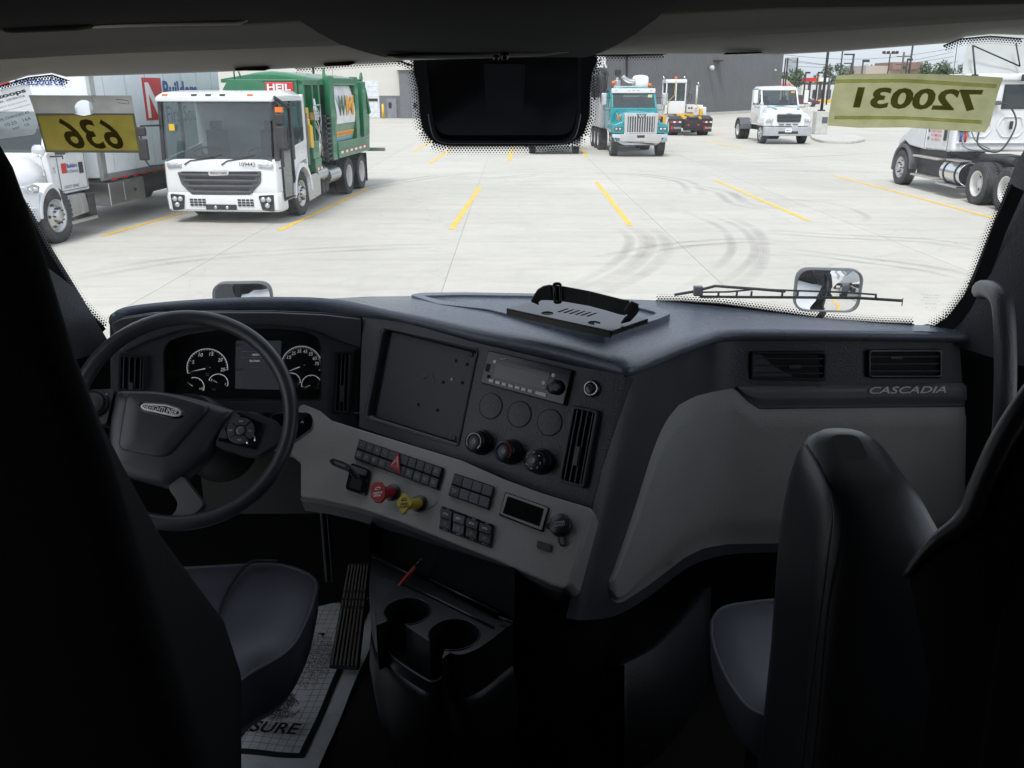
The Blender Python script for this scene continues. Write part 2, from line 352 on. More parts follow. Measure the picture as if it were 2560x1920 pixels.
M['hazy'] = pm('grey_white', (.42,.44,.44), .5, var=.05, dirt=(.45,.46,.46,.5))
RED_PIECES = ()
def wheel(par, c, r, wd, out, rim='steer', rimmat=None, seg=36):
    """tyre with grooves and blocks, rim, nuts; axis along local x, out = side the face looks to"""
    c = Vector(c); ax = Vector((out,0,0)); h = wd/2; rimmat = rimmat or M['alu']
    w_ = bpy.data.objects.new('wheel', None); C.objects.link(w_); w_.parent = par
    m = MB(); pr = [(.58*r,-h*.85),(.66*r,-h),(.86*r,-h*1.02),(.96*r,-h*.92),(r,-h*.8)]
    for g in (-.5,-.17,.17,.5):
        pr += [(r,h*(g-.06)),(r*.965,h*(g-.05)),(r*.965,h*(g+.05)),(r,h*(g+.06))]
    pr += [(r,h*.8),(.96*r,h*.92),(.9*r,h*.99),(.86*r,h*1.03),(.84*r,h*1.0),(.7*r,h*1.03),(.62*r,h*.95),(.58*r,h*.85)]
    m.lathe(pr, c, ax, seg, close=False)
    for k in range(seg):                                 # shoulder blocks
        a = 2*math.pi*(k+.5)/seg; d = Vector((0, math.cos(a), math.sin(a))); t = Vector((0,-math.sin(a),math.cos(a)))
        for s in (-1,1):
            p = c+d*r*.985+ax*h*.82*s; q = [p+t*r*.055+ax*h*.12, p-t*r*.055+ax*h*.12, p-t*r*.055-ax*h*.12, p+t*r*.055-ax*h*.12]
            m.prism(q, d*r*.03)
    m.build('tyre', M['tyre'], w_)
    m = MB(); R = .6*r
    if rim == 'steer':
        m.lathe([(R,h*.9),(R*1.02,h*.97),(R*.93,h*.9),(R*.88,h*.55),(R*.8,h*.45),(R*.55,h*.95),(R*.42,h*1.0),(R*.36,h*1.0),(R*.34,h*1.35),(R*.2,h*1.45),(R*.01,h*1.45)], c, ax, 32)
    else:
        m.lathe([(R,h*.9),(R*1.02,h*.97),(R*.94,h*.9),(R*.9,h*.3),(R*.86,-h*.2),(R*.6,-h*.35),(R*.42,-h*.35),(R*.36,-h*.35),(R*.34,h*.35),(R*.28,h*.42),(R*.01,h*.42)], c, ax, 32)
    m.build('rim', rimmat, w_)
    m = MB(); zf = (h*1.0 if rim=='steer' else -h*.33)
    for k in range(10):
        a = 2*math.pi*k/10; p = c+Vector((0,math.cos(a),math.sin(a)))*R*.47+ax*zf; m.cyl(p, p+ax*.045, .016, 6)
    m.build('lug_nut', M['chassis'] if rim=='steer' else M['alu'], w_, kind='stuff')
    m = MB()
    for k in range(5 if rim=='steer' else 4):
        a = 2*math.pi*(k+.5)/(5 if rim=='steer' else 4); rr = R*.7
        n_ = ax; cc = c+Vector((0,math.cos(a),math.sin(a)))*rr+ax*(h*.715 if rim=='steer' else -h*.27)
        rad = Vector((0,math.cos(a),math.sin(a))); tt = ax.cross(rad)
        slope = (Vector(ax)*.25*(1 if rim=='steer' else 0)-rad*.25*(0))
        ring = [cc+tt*math.cos(b)*R*.1+(rad*1.0 - ax*(.5*h/(R*.25) if rim=='steer' else -.1*h/(R*.24)))*math.sin(b)*R*.07 for b in [2*math.pi*q/12 for q in range(12)]]
        m.add([p+ax*.01 for p in ring], [tuple(range(12))])
    m.build('hand_hole', M['chassis'], w_, kind='stuff')
    return w_
def slabp(name, pts_yz, x0, x1, mat, par, **k):     # side profile (y,z) given thickness in x
    m = MB(); m.prism([(x0,y,z) for y,z in pts_yz], (x1-x0,0,0)); return m.build(name, mat, par, **k)
def boxp(name, a, b, mat, par, **k):
    m = MB(); m.box(a, b); return m.build(name, mat, par, **k)
def place(t, x, y, a): t.location = (x, y, 0); t.rotation_euler = (0, 0, math.radians(a))
X_, Y_, Z_ = Vector((1,0,0)), Vector((0,1,0)), Vector((0,0,1))
def ftext(s, x, y, z, wd, ht, mat, par, **k): return text(s, (x,y,z), X_, Z_, wd, ht, mat, par, **k)       # faces local -y
def stext(s, x, y, z, wd, ht, mat, par, **k): return text(s, (x,y,z), Y_, Z_, wd, ht, mat, par, **k)       # faces local +x, reads front to rear
def swheel(par, x, y, z): pass
# ============================================================ low-entry refuse truck
t = thing('garbage_truck', 'white low cab garbage truck with tall green side loading body', 'truck')
W_ = M['white']
cabw = 1.25
prof = [(.02,.30),(.0,.62),(.05,1.30),(.20,2.30),(.10,2.42),(.12,2.55),(.3,2.66),(1.15,2.70),(1.9,2.62),(1.95,.9),(1.95,.3)]
# shell pieces: rear, roof, sills, pillars so that the big panes stay open
m = MB(); m.box((-1.25,1.9,.5),(1.25,1.98,2.6)); m.build('cab_back', W_, t)
rf = [(-1.25,.06,2.47),(-1.25,.10,2.58),(-1.1,.22,2.66),(1.1,.22,2.66),(1.25,.10,2.58),(1.25,.06,2.47)]
rings = [[Vector((p[0]*sx, y, z0+(p[2]-2.47)*kz)) for p in rf] for y, z0, kz, sx in ((.02,2.47,.6,.985),(.12,2.47,.95,1),(1.0,2.47,1.15,1),(1.75,2.47,1.0,1),(1.98,2.47,.6,.98))]
m = MB(); m.loft(rings); m.build('roof', W_, t, bevel=.02)
for s in (-1,1):
    m = MB(); m.prism([(s*1.25,.14,2.47),(s*1.25,-.02+.05,1.30),(s*1.25,.17,1.30),(s*1.25,.26,2.47)], (-s*.07,0,0)); m.build('pillar', M['black'], t)
    m = MB(); m.box((s*1.25-.04*(s>0), 1.05,1.25),(s*1.25+.04*(s<0),1.15,2.47)); m.build('door_pillar', M['black'], t)
boxp('cab_floor', (-1.18,.12,.55),(1.18,1.9,.62), M['seatint'], t)
boxp('dashboard', (-1.15,.2,1.1),(1.15,.55,1.35), M['seatint'], t, bevel=.04)
for x in (-.62,.62):
    m = MB(); m.box((x-.24,1.0,1.0),(x+.24,1.5,1.15)); m.box((x-.24,1.42,1.1),(x+.24,1.55,1.85)); m.box((x-.13,1.42,1.85),(x+.13,1.52,2.05)); m.build('cab_seat', M['seatint'], t, bevel=.03)
m = MB(); m.lathe([(.21,0),(.225,.02),(.21,.04),(.195,.02)], (-.6,.62,1.42), (0,-.35,.9), 20, close=True); m.tube([(-.6,.62,1.42),(-.6,.45,1.2)], .03); m.build('steering_wheel', M['black'], t)
m = MB(); m.tube([(.62,.62,1.42),(.62,.45,1.2)], .03); m.lathe([(.21,0),(.225,.02),(.21,.04),(.195,.02)], (.62,.62,1.42), (0,-.35,.9), 20, close=True); m.build('steering_wheel', M['black'], t)
m = MB(); m.add([(-1.17,.035,1.26),(1.12,.035,1.26),(1.12,.19,2.47),(-1.17,.19,2.47)], [(0,1,2,3)]); m.build('windscreen', M['wglass'], t)
# curved front panel
def frontring(z, y0, hw=1.25, yb=.45): return [Vector((-hw,yb,z)),Vector((-hw,y0+.12,z)),Vector((-hw*.95,y0+.03,z)),Vector((-hw*.6,y0,z)),Vector((hw*.6,y0,z)),Vector((hw*.95,y0+.03,z)),Vector((hw,y0+.12,z)),Vector((hw,yb,z))]
m = MB(); m.loft([frontring(.66,-.02), frontring(.8,-.03), frontring(1.25,.0), frontring(1.33,.03)], closed=True); m.build('front_panel', W_, t, bevel=.015)
m = MB(); m.loft([frontring(.25,.0,1.22), frontring(.3,-.05), frontring(.55,-.07), frontring(.66,-.03)]); bmp = m.build('bumper', W_, t, bevel=.015)
gp = [(-.92,-.05,1.07),(.88,-.05,1.10),(.86,-.05,.86),(.60,-.05,.60),(-.62,-.05,.56),(-.86,-.05,.82)]
m = MB(); m.prism(gp, (0,.1,0)); gr = m.build('grille', M['greyp'], t, bevel=.02)
for k in range(4):
    z = .64+k*.115; hw = .66+k*.07
    m = MB(); m.prism([(-hw,-.052,z),(hw,-.052,z+.01),(hw+.02,-.075,z+.045),(-hw-.02,-.075,z+.035)], (0,.0,.012)); m.box((-hw,-.09,z+.02),(hw,-.06,z+.055)); m.build('grille_slat', M['greyp'], gr, bevel=.008)
    m = MB(); m.box((-hw+.05,-.056,z+.062),(hw-.05,-.05,z+.1)); m.build('grille_gap', M['black'], gr)
m = MB(); m.prism(rp([(-.22,-.1,1.0),(.22,-.1,1.02),(.22,-.1,1.12),(-.22,-.1,1.10)], .05), (0,.04,0)); m.build('emblem', M['chrome'], t)
ftext('FREIGHTLINER', 0,-.102,1.06,.36,.05, M['black'], t, off=.003)
for s in (-1,1):
    m = MB(); m.prism(rp([(s*.80,-.085,.60),(s*1.12,-.06,.62),(s*1.1,-.06,.27),(s*.86,-.08,.30)], .03), (0,.08,0)); hl = m.build('headlight', M['black'], t)
    for x, z in ((.9,.52),(1.02,.52),(.98,.4)):
        m = MB(); m.lathe([(.055,0),(.05,.02),(.01,.03)], (s*x,-.085,z), (0,-1,0), 14); m.build('lens', M['lens'], hl)
    m = MB(); m.box((s*.98-.16,-.03,1.16),(s*.98+.16,.02,1.25)); m.build('marker_lamp', M['lens'], t, bevel=.02)
    for k in range(4):
        for q in range(3):
            pass
    m = MB()
    for k in range(4):
        for q in range(3): m.box((s*.52-.18+k*.09, -.078, .38+q*.055),(s*.52-.11+k*.09,-.06,.415+q*.055))
    m.build('air_slot', M['black'], t, kind='stuff')
boxp('plate_holder', (-.36,-.085,.3),(.3,-.06,.41), M['black'], t)
for x in (-.15,.1):
    m = MB(); m.lathe([(.035,0),(.02,.01)], (x,-.09,.35), (0,-1,0), 10); m.build('tow_eye', M['alu'], t)
ftext('109442', .62,-.04,1.235,.34,.085, M['black'], t, bold=.01, off=.012)
for x in (-1.02,-.4,-.1,.2,.78):
    m = MB(); m.box((x-.06,.02,2.575),(x+.06,.12,2.62)); m.build('roof_lamp', M['orange'] if abs(x)>.7 else M['black'], t, bevel=.01)
for x0, x1 in ((-.75,-.1),(.05,.6)):
    m = MB(); m.tube([(x0,-.02,1.22),(x0+.12,.0,1.3),(x1,.035,1.36)], .012); m.tube([(x0+.2,.01,1.31),(x1+.15,.05,1.42)], .012,6); m.build('wiper', M['black'], t)
# cab side, door glass
m = MB(); m.add([(1.252,.2,.45),(1.252,.95,.45),(1.252,.95,2.44),(1.252,.27,2.44)], [(0,1,2,3)]); m.build('door_glass', M['wglass'], t)
m = MB(); m.tube([(1.26,.22,.5),(1.26,.22,1.3),(1.26,.3,2.42),(1.26,.93,2.42),(1.26,.93,.5),(1.26,.22,.5)], .03, 6); m.build('door_frame', M['black'], t)
m = MB(); m.prism([(1.25,.98,.42),(1.25,.98,1.32),(1.25,1.2,1.55),(1.25,1.98,1.62),(1.25,1.98,1.2),(1.25,1.8,1.2),(1.25,1.4,1.15),(1.25,1.1,.9),(1.25,1.05,.42)], (-.06,0,0)); m.build('side_panel', W_, t, bevel=.02)
m = MB(); m.prism([(-1.25,.2,.42),(-1.25,.2,1.32),(-1.25,1.98,1.55),(-1.25,1.98,.9)], (.06,0,0)); m.build('side_panel', W_, t)
m = MB(); m.add([(1.24,1.15,1.5),(1.24,1.9,1.66),(1.24,1.9,2.45),(1.24,1.15,2.45)], [(0,1,2,3)]); m.build('rear_glass', M['wglass'], t)
m = MB(); m.box((1.2,1.86,1.5),(1.26,1.98,2.6)); m.build('rear_pillar', W_, t, bevel=.02)
m = MB(); ar = [(1.0+.62*math.cos(a), .5+.66*math.sin(a)) for a in [math.pi*k/14 for k in range(15)]]
pts = [(1.02+y-1.0+.45, z) for y, z in ar]; inn = [(1.47+.52*math.cos(a), .5+.56*math.sin(a)) for a in [math.pi*k/14 for k in range(14,-1,-1)]]
m.prism([(1.3,y,z) for y,z in pts+inn], (-.32,0,0)); m.build('wheel_arch', W_, t, bevel=.01)
for s in (1,-1):
    wheel(t, (s*1.08,1.47,.48), .48, .3, s, 'steer', M['alu'])
    for yy in (5.6,6.95):
        wheel(t, (s*1.06,yy,.48), .48, .3, s, 'drive', M['rimw']); wheel(t, (s*.74,yy,.48), .48, .28, s, 'drive', M['rimw'])
# mirrors
m = MB(); m.tube([(-1.22,.08,2.0),(-1.5,-.2,2.0),(-1.52,-.22,1.9),(-1.5,-.22,1.35),(-1.45,-.15,1.2),(-1.22,.05,1.2)], .018, 6); m.build('mirror_arm', M['black'], t)
for z0, z1 in ((1.32,1.75),(1.8,1.98)):
    m = MB(); m.box((-1.58,-.3,z0),(-1.38,-.2,z1)); m.build('mirror', M['black'], t, bevel=.03)
m = MB(); m.box((1.3,-.12,1.55),(1.5,0,2.0)); m.build('mirror', M['black'], t, bevel=.03); m = MB(); m.box((1.3,-.12,2.03),(1.5,0,2.25)); m.build('mirror', M['black'], t, bevel=.03)
m = MB(); m.tube([(1.22,.2,2.5),(1.4,-.06,2.42),(1.4,-.06,1.2),(1.25,.1,1.15)], .018, 6); m.tube([(1.25,.1,2.56),(1.42,.45,2.35)], .035,6); m.build('mirror_arm', M['black'], t)
boxp('camera_lamp', (1.32,-.1,2.27),(1.46,0,2.37), M['orange'], t)
m = MB(); m.prism(rp([(-1.02,.055,2.03),(-.9,.055,2.03),(-.9,.055,1.9),(-1.02,.055,1.9)],.01),(0,-.004,0)); m.build('sticker', M['yellowp'], t)
# underbody and body
m = MB(); m.box((-.45,1.2,.55),(-.3,8.0,.85)); m.box((.3,1.2,.55),(.45,8.0,.85)); m.box((-1.0,5.55,.42),(1.0,5.65,.55)); m.box((-1.0,6.9,.42),(1.0,7.0,.55)); m.box((-.9,.3,.35),(.9,2.0,.6)); m.build('chassis_frame', M['chassis'], t)
m = MB(); m.prism(rp([(1.2,1.98,.80),(1.2,2.75,.83),(1.2,3.0,.72),(1.2,3.0,.28),(1.2,2.08,.22)],.04),(-.5,0,0)); m.build('fuel_tank', M['alu'], t, bevel=.02)
for yy, r_ in ((3.3,.14),(3.6,.14)):
    m = MB(); m.cyl((.7,yy,.42),(1.18,yy,.42), r_, 16); m.build('air_tank', M['black'], t)
m = MB(); m.cyl((.95,3.1,.72),(.95,3.9,.72), .2, 18); m.cyl((1.0,4.0,.62),(1.0,4.9,.62), .2, 18); m.build('exhaust_canister', M['alu'], t, bevel=.02)
G_ = M['wmgreen']
# hopper (front part), crowned top
def crown(y, x0, x1, z0, zt, c): return [Vector((x0,y,z0)),Vector((x1,y,z0)),Vector((x1,y,zt))]+[Vector((x1+(x0-x1)*k/6,y,zt+c*math.sin(math.pi*k/6))) for k in range(1,6)]+[Vector((x0,y,zt))]
m = MB(); m.loft([[Vector((-.75,2.35,1.0)),Vector((1.0,2.35,1.0)),Vector((1.0,2.35,2.92)),Vector((-.6,2.35,2.92)),Vector((-.75,2.35,2.70))],[Vector((-1.1,4.4,1.0)),Vector((1.0,4.4,1.0)),Vector((1.0,4.4,2.95)),Vector((-1.0,4.4,2.95)),Vector((-1.1,4.4,2.8))]], smooth=False); hop = m.build('hopper', G_, t, bevel=.015)
m = MB(); m.loft([crown(2.9,-1.0,1.0,2.85,2.93,.10), crown(3.6,-1.0,1.0,2.85,2.95,.17), crown(7.6,-1.0,1.1,2.85,2.95,.14)]); m.build('body_roof', G_, t)
m = MB(); m.box((-1.25,4.3,.98),(1.12,7.9,2.96)); m.build('body_box', G_, t, bevel=.02)
for z in (2.88,2.62,2.05,1.5):
    m = MB(); m.box((.2,2.325,z),(1.0,2.36,z+.035)); m.build('body_rib', G_, t, bevel=.008)
m = MB(); m.box((.28,2.30,2.64),(.93,2.345,2.86)); hs_ = m.build('name_plate', M['red'], t, bevel=.015)
ftext('HEIL', .6,2.298,2.75,.55,.15, pm('sign_white',(.8,.8,.8),.5), t, bold=.03, off=.004)
# side frame with curved banner recess
m = MB()
m.box((1.12,4.02,1.0),(1.27,4.42,3.02)); m.box((1.12,6.4,1.1),(1.27,6.75,3.02)); m.box((1.12,4.42,2.80),(1.27,6.4,2.98)); m.box((1.12,4.42,1.02),(1.30,7.6,1.42)); m.box((1.12,7.2,1.1),(1.27,7.6,2.9))
m.build('side_frame', G_, t, bevel=.02)
def bulge(y, z): return 1.14+.13*math.sin(max(0,min(1,(z-1.4)/1.4))*math.pi)
def curvedpanel(name, y0, y1, z0, z1, mat, off=0):
    m = MB(); rings = [[Vector((bulge(0,z0+(z1-z0)*k/8)+off, y, z0+(z1-z0)*k/8)) for k in range(9)] for y in (y0,y1)]
    m.loft(rings, closed=False, caps=False); return m.build(name, mat, t)
curvedpanel('side_skin', 4.42,6.4,1.4,2.8,G_,-.004)
bn = curvedpanel('banner', 4.5,6.3,1.86,2.78, pm('banner_white',(.74,.75,.76),.5))
curvedpanel('banner_strip', 4.5,6.3,1.53,1.67, pm('banner_orange',(.75,.36,.06),.5))
curvedpanel('banner_sill', 4.5,6.3,1.43,1.52, pm('pale_blue',(.25,.5,.55),.5))
m = MB()
WMg = pm('letter_green',(.03,.12,.06),.5); WMy = pm('letter_yellow',(.8,.38,.03),.5)
stext('W', 1.285,4.98,2.30,.72,.50,WMg,t,bold=.03,off=.004); stext('M', 1.285,5.76,2.30,.76,.50,WMy,t,bold=.03,off=.004)
stext('Hiring Today', 1.215,4.95,1.765,.85,.12,pm('sign_white',(.8,.8,.8),.5),t,bold=.02,off=.003); stext('WM Drivers', 1.215,5.88,1.765,.75,.12,WMy,t,bold=.02,off=.003)
stext('WMCAREERS.COM', 1.20,5.4,1.6,1.5,.07,M['orange'],t,off=.004)
m = MB()
for k in range(11): pass
for k in range(12):
    m = MB(); y = 4.6+k*.23; m.box((1.3,y,1.13),(1.304,y+.22,1.19)); m.build('reflector', M['red'] if k%2 else pm('sign_white',(.8,.8,.8),.5), t)
# yellow scuffs, cylinders, hoses, ladder in the arm bay
random.seed(3)
m = MB(); m.box((1.0,2.42,1.35),(1.12,2.5,2.9)); m.box((1.0,3.0,1.35),(1.14,3.1,2.9)); m.box((1.0,3.5,1.2),(1.14,3.62,2.9)); m.box((1.0,2.42,2.8),(1.14,4.05,2.93)); m.build('bay_post', G_, t, bevel=.01)
m = MB(); m.box((1.0,2.45,1.15),(1.25,2.95,1.55)); m.box((1.0,2.55,.85),(1.25,3.05,1.15)); m.build('arm_bracket', G_, t, bevel=.02)
m = MB(); m.box((1.01,2.6,1.7),(1.06,2.9,2.3)); m.box((1.0,2.36,1.55),(1.2,2.5,2.05)); m.box((1.01,3.65,1.6),(1.04,3.8,2.0)); m.build('warning_patch', M['yellowp'], t, bevel=.01)
m = MB(); m.cyl((1.14,3.05,1.0),(1.14,3.5,1.95), .05); m.cyl((1.12,3.3,2.0),(1.12,3.1,2.5), .045); m.build('hydraulic_ram', M['chrome'], t)
for k in range(7):
    m = MB(); y = 2.95+random.uniform(0,.5); z = 2.1+random.uniform(-.2,.3); y2 = 3.1+random.uniform(0,.7)
    P = smooth_curve([(1.12,y,z),(1.2,y+.1,z-.3),(1.16,(y+y2)/2,z-.7),(1.12,y2,1.0+random.uniform(0,.3))],5); m.tube(P, .014, 6); m.build('hose', M['black'] if k%2 else M['alu'], t)
m = MB(); m.box((1.02,2.95,2.0),(1.2,3.25,2.2)); m.build('valve_block', M['alu'], t, bevel=.02)
m = MB(); m.tube([(1.22,2.8,2.1),(1.22,3.3,2.1),(1.22,3.3,2.35),(1.22,2.8,2.35),(1.22,2.8,2.1)], .015); m.build('guard_loop', M['alu'], t)
m = MB(); m.box((1.14,3.62,1.0),(1.24,3.68,2.1)); m.box((1.14,3.95,1.0),(1.24,4.0,2.1)); 
for k in range(9): m.box((1.15,3.62,1.05+k*.12),(1.27,4.0,1.09+k*.12))
m.build('ladder', M['black'], t)
m = MB(); m.box((1.1,2.02,1.05),(1.24,2.22,2.2)); m.build('intake_stack', M['greyp'], t, bevel=.02)
m = MB(); m.prism(rp([(1.26,2.3,1.95),(1.26,2.5,1.9),(1.26,2.52,1.4),(1.26,2.32,1.42)],.05),(-.12,0,0)); m.build('yellow_canister', M['yellowp'], t, bevel=.03)
for k in range(4):
    m = MB(); m.box((1.252,2.55+k*.13,.88),(1.256,2.67+k*.13,.94)); m.build('reflector', M['red'] if k%2==0 else pm('sign_white',(.8,.8,.8),.5), t)
# tailgate
m = MB(); m.prism([(1.15,7.6,1.0),(1.15,7.6,2.98),(1.15,7.9,2.9),(1.15,8.35,2.1),(1.15,8.4,1.9),(1.15,8.2,1.0)], (-2.3,0,0)); m.build('tailgate', G_, t, bevel=.02)
m = MB(); m.box((1.15,7.65,1.1),(1.22,7.78,2.9)); m.prism([(1.2,7.8,2.8),(1.2,7.95,2.7),(1.2,8.4,2.05),(1.2,8.25,2.0)], (-.1,0,0)); m.prism([(1.15,7.55,2.95),(1.15,7.75,3.15),(1.15,7.85,2.95)],(-.06,0,0)); m.prism([(1.15,4.05,2.95),(1.15,4.12,3.2),(1.15,4.2,2.95)],(-.06,0,0)); m.build('tailgate_rib', G_, t, bevel=.01)
m = MB(); m.box((.6,8.2,.95),(1.6,8.3,1.05)); m.build('rear_step', M['alu'], t)
m = MB(); m.box((.6,7.55,.15),(1.2,7.58,.95)); m.build('mud_flap', M['black'], t)
m = MB(); m.tube([(-.5,2.5,2.92),(-.5,2.5,3.1),(-.4,2.5,3.14),(-.35,2.5,2.95)], .02,6); m.build('lifting_hook', G_, t)
place(t, -6.1, 18.45, -5)
# ============================================================ conventional trucks
def hoodtruck(name, label, cat, hw, mat, ghw, gz0, gz1, cabz, roofz, wsz, gstyle, bumpmat, hood_top, hoodl=1.9):
    t = thing(name, label, cat)
    hz = hood_top
    def ring(y, w0, w1, z0, z1, r=.12): return [Vector((-w0,y,z0)),Vector((w0,y,z0)),Vector((w0,y,z0+.2)),Vector((w1,y,z1-r)),Vector((w1-r,y,z1-.02)),Vector((0,y,z1+.02)),Vector((-w1+r,y,z1-.02)),Vector((-w1,y,z1-r)),Vector((-w0,y,z0+.2))]
    m = MB(); m.loft([ring(.02,ghw+.02,ghw-.0,gz0,gz1+.02,.06), ring(.08,ghw+.08,ghw+.03,gz0,gz1+.07), ring(.8,ghw+.2,ghw+.1,gz0,hz-.06), ring(hoodl,.95,.85,gz0,hz)]); hd = m.build('hood', mat, t, subd=0)
    # cab: lower body, pillars, roof, glass
    y0 = hoodl
    m = MB(); m.prism([(-1.02,y0-.05,.95),(-1.02,y0+.0,wsz),(-1.02,y0+1.75,wsz),(-1.02,y0+1.75,.95)], (2.04,0,0)); m.build('cab_body', mat, t, bevel=.05)
    m = MB(); rr = [[Vector((x*sx,y,z)) for x,z in ((-.98,cabz),(.98,cabz),(.97,cabz+.08),(.85,roofz),(0,roofz+.03),(-.85,roofz),(-.97,cabz+.08))] for y,sx in ((y0+.42,.97),(y0+.6,1),(y0+1.7,1))]
    m.loft(rr); m.build('roof', mat, t)
    for s in (-1,1):
        m = MB(); m.prism([(s*.98,y0,wsz),(s*.98,y0+.1,wsz),(s*.95,y0+.55,cabz+.02),(s*.95,y0+.45,cabz+.02)], (-s*.07,0,0)); m.build('pillar', mat, t)
        m = MB(); m.box((s*.99-.03,y0+1.0,wsz),(s*.99+.03,y0+1.08,cabz+.02)); m.build('door_pillar', mat, t)
        m = MB(); m.box((s*.96-.05,y0+1.6,wsz),(s*.96+.05,y0+1.75,cabz+.02)); m.build('rear_pillar', mat, t)
    m = MB(); m.add([(-.93,y0+.02,wsz),(.93,y0+.02,wsz),(.9,y0+.46,cabz+.03),(-.9,y0+.46,cabz+.03)], [(0,1,2,3)]); m.build('windscreen', M['wglass'], t)
    for s in (-1,1):
        m = MB(); m.add([(s*.99,y0+.1,wsz),(s*.99,y0+1.62,wsz),(s*.96,y0+1.62,cabz),(s*.96,y0+.52,cabz)], [(0,1,2,3)]); m.build('side_glass', M['wglass'], t)
        m = MB(); m.tube([(s*.98,y0+.2,wsz+.65*(cabz-wsz)),(s*1.3,y0+.05,wsz+.7*(cabz-wsz)),(s*1.3,y0+.05,wsz-.1),(s*.98,y0+.2,wsz-.1)], .015,6); m.build('mirror_arm', M['black'], t)
        m = MB(); m.box((s*1.2-.0,y0-.05,wsz+.1) if s>0 else (-1.42,y0-.05,wsz+.1),(s*1.42,y0+.08,cabz-.0) if s>0 else (-1.2,y0+.08,cabz-.0)); m.build('mirror', M['chrome'] if bumpmat is M['chrome'] else M['white'], t, bevel=.04)
    for x in (-.5,.5):
        m = MB(); m.box((x-.22,y0+1.0,1.3),(x+.22,y0+1.15,wsz+.25)); m.box((x-.12,y0+1.0,wsz+.25),(x+.12,y0+1.1,wsz+.45)); m.build('cab_seat', M['seatint'], t, bevel=.03)
    m = MB(); m.box((-.98,y0+1.68,wsz),(.98,y0+1.74,wsz+.25)); m.build('rear_wall', mat, t)
    m = MB(); m.box((-.45,.1,.55),(-.3,6.4,.8)); m.box((.3,.1,.55),(.45,6.4,.8)); m.box((-.8,1.0,.4),(.8,1.2,.55)); m.box((-.35,.5,.4),(.35,2.6,.95)); m.build('chassis_frame', M['chassis'], t)
    return t
# ---- teal vocational truck
t = hoodtruck('vacuum_truck', 'teal heavy truck with chrome grille and white tank behind the cab', 'truck', .8, M['teal'], .66, .95, 1.68, 2.52, 2.72, 1.92, 'bars', M['chrome'], 1.86)
m = MB(); m.prism([(-.68,-.04,.93),(.68,-.04,.93),(.70,-.04,1.74),(-.70,-.04,1.74)], (0,.1,0)); gr = m.build('grille_surround', M['chrome'], t, bevel=.03)
m = MB(); m.box((-.56,-.05,1.0),(.56,-.0,1.62)); m.build('grille_mesh', pm('mesh_dark',(.08,.08,.085),.5,metal=.5), gr)
for k in range(11):
    x = -.5+k*.1; m = MB(); m.box((x-.022,-.08,.98),(x+.022,-.04,1.64)); m.build('grille_bar', M['chrome'], gr, bevel=.008)
m = MB(); m.prism([(-.2,-.085,1.72),(.2,-.085,1.72),(.12,-.085,1.56),(-.12,-.085,1.56)], (0,.03,0)); m.build('emblem', M['greyp'], t); ftext('W',0,-.087,1.645,.26,.12,M['chrome'],t,bold=.03,off=.004)
m = MB(); m.prism([(-1.15,.12,.93),(-.85,-.12,.93),(.85,-.12,.93),(1.15,.12,.93),(1.15,.3,.93),(-1.15,.3,.93)], (0,0,-.3)); m.prism([(-.85,-.12,.63),(.85,-.12,.63),(.65,-.08,.48),(-.65,-.08,.48)], (0,.05,0)); m.prism([(-1.15,.12,.63),(-.85,-.12,.63),(-.65,-.08,.48)], (0,.05,0)); m.prism([(1.15,.12,.63),(.85,-.12,.63),(.65,-.08,.48)], (0,.05,0)); m.build('bumper', M['chrome'], t, bevel=.015)
boxp('plate_holder', (-.15,-.16,.78),(.15,-.12,.88), M['black'], t)
for s in (-1,1):
    m = MB(); m.loft([[Vector((s*(.68+.42*(1-math.cos(a))/1.0*1.0 if 0 else s*0+ (x)), y, z)) if 0 else Vector((s*x,y,z)) for x,z in ((.68,.95),(1.16,.95),(1.16,1.18),(1.1,1.3),(.72,1.42))] for y in (.05,.35,1.1,1.55)]); m.build('fender', M['teal'], t, bevel=.04)
    m = MB(); m.prism(rp([(s*.73,.03,1.22),(s*1.1,.03,1.18),(s*1.1,.03,1.05),(s*.78,.03,1.05)],.03),(0,.04,0)); hl = m.build('headlight', M['greyp'], t)
    for x in (.85,1.0):
        m = MB(); m.lathe([(.05,0),(.04,.03),(.01,.04)], (s*x,.03,1.12), (0,-1,0), 12); m.build('lens', M['lens'], hl)
    m = MB(); m.box((s*.85-.07,.5,1.5),(s*.85+.07,.6,1.64)); m.build('side_lamp', M['orange'], t, bevel=.01)
    m = MB(); m.tube([(s*.8,.4,1.5),(s*1.0,.2,1.75)],.012); m.build('hood_mirror', M['chrome'], t)
    wheel(t, (s*.98,.85,.5), .5, .3, s, 'steer', M['alu'], 28)
    for yy in (4.6,5.9,7.2): wheel(t, (s*1.0,yy,.48), .48, .4, s, 'drive', M['rimw'], 24)
m = MB(); m.box((-.95,2.25,2.5),(.95,2.42,2.7)); vs_ = m.build('sun_visor', M['white'], t, bevel=.03)
for x in (-.75,-.2,0,.2,.75):
    m = MB(); m.box((x-.04,2.235,2.62),(x+.04,2.25,2.64)); m.build('marker_lamp', M['orange'], t)
m = MB(); m.cyl((.55,3.9,2.5),(.55,3.9,3.15), .36, 24); m.lathe([(.36,0),(.3,.08),(.1,.12),(.01,.12)], (.55,3.9,3.15), (0,0,1), 24); m.build('tank', M['white'], t)
m = MB(); m.tube(smooth_curve([(-.3,3.6,3.2),(-.2,3.6,3.1),(0,3.6,3.0),(.25,3.6,2.98)],5), .11, 12); m.build('duct', M['alu'], t)
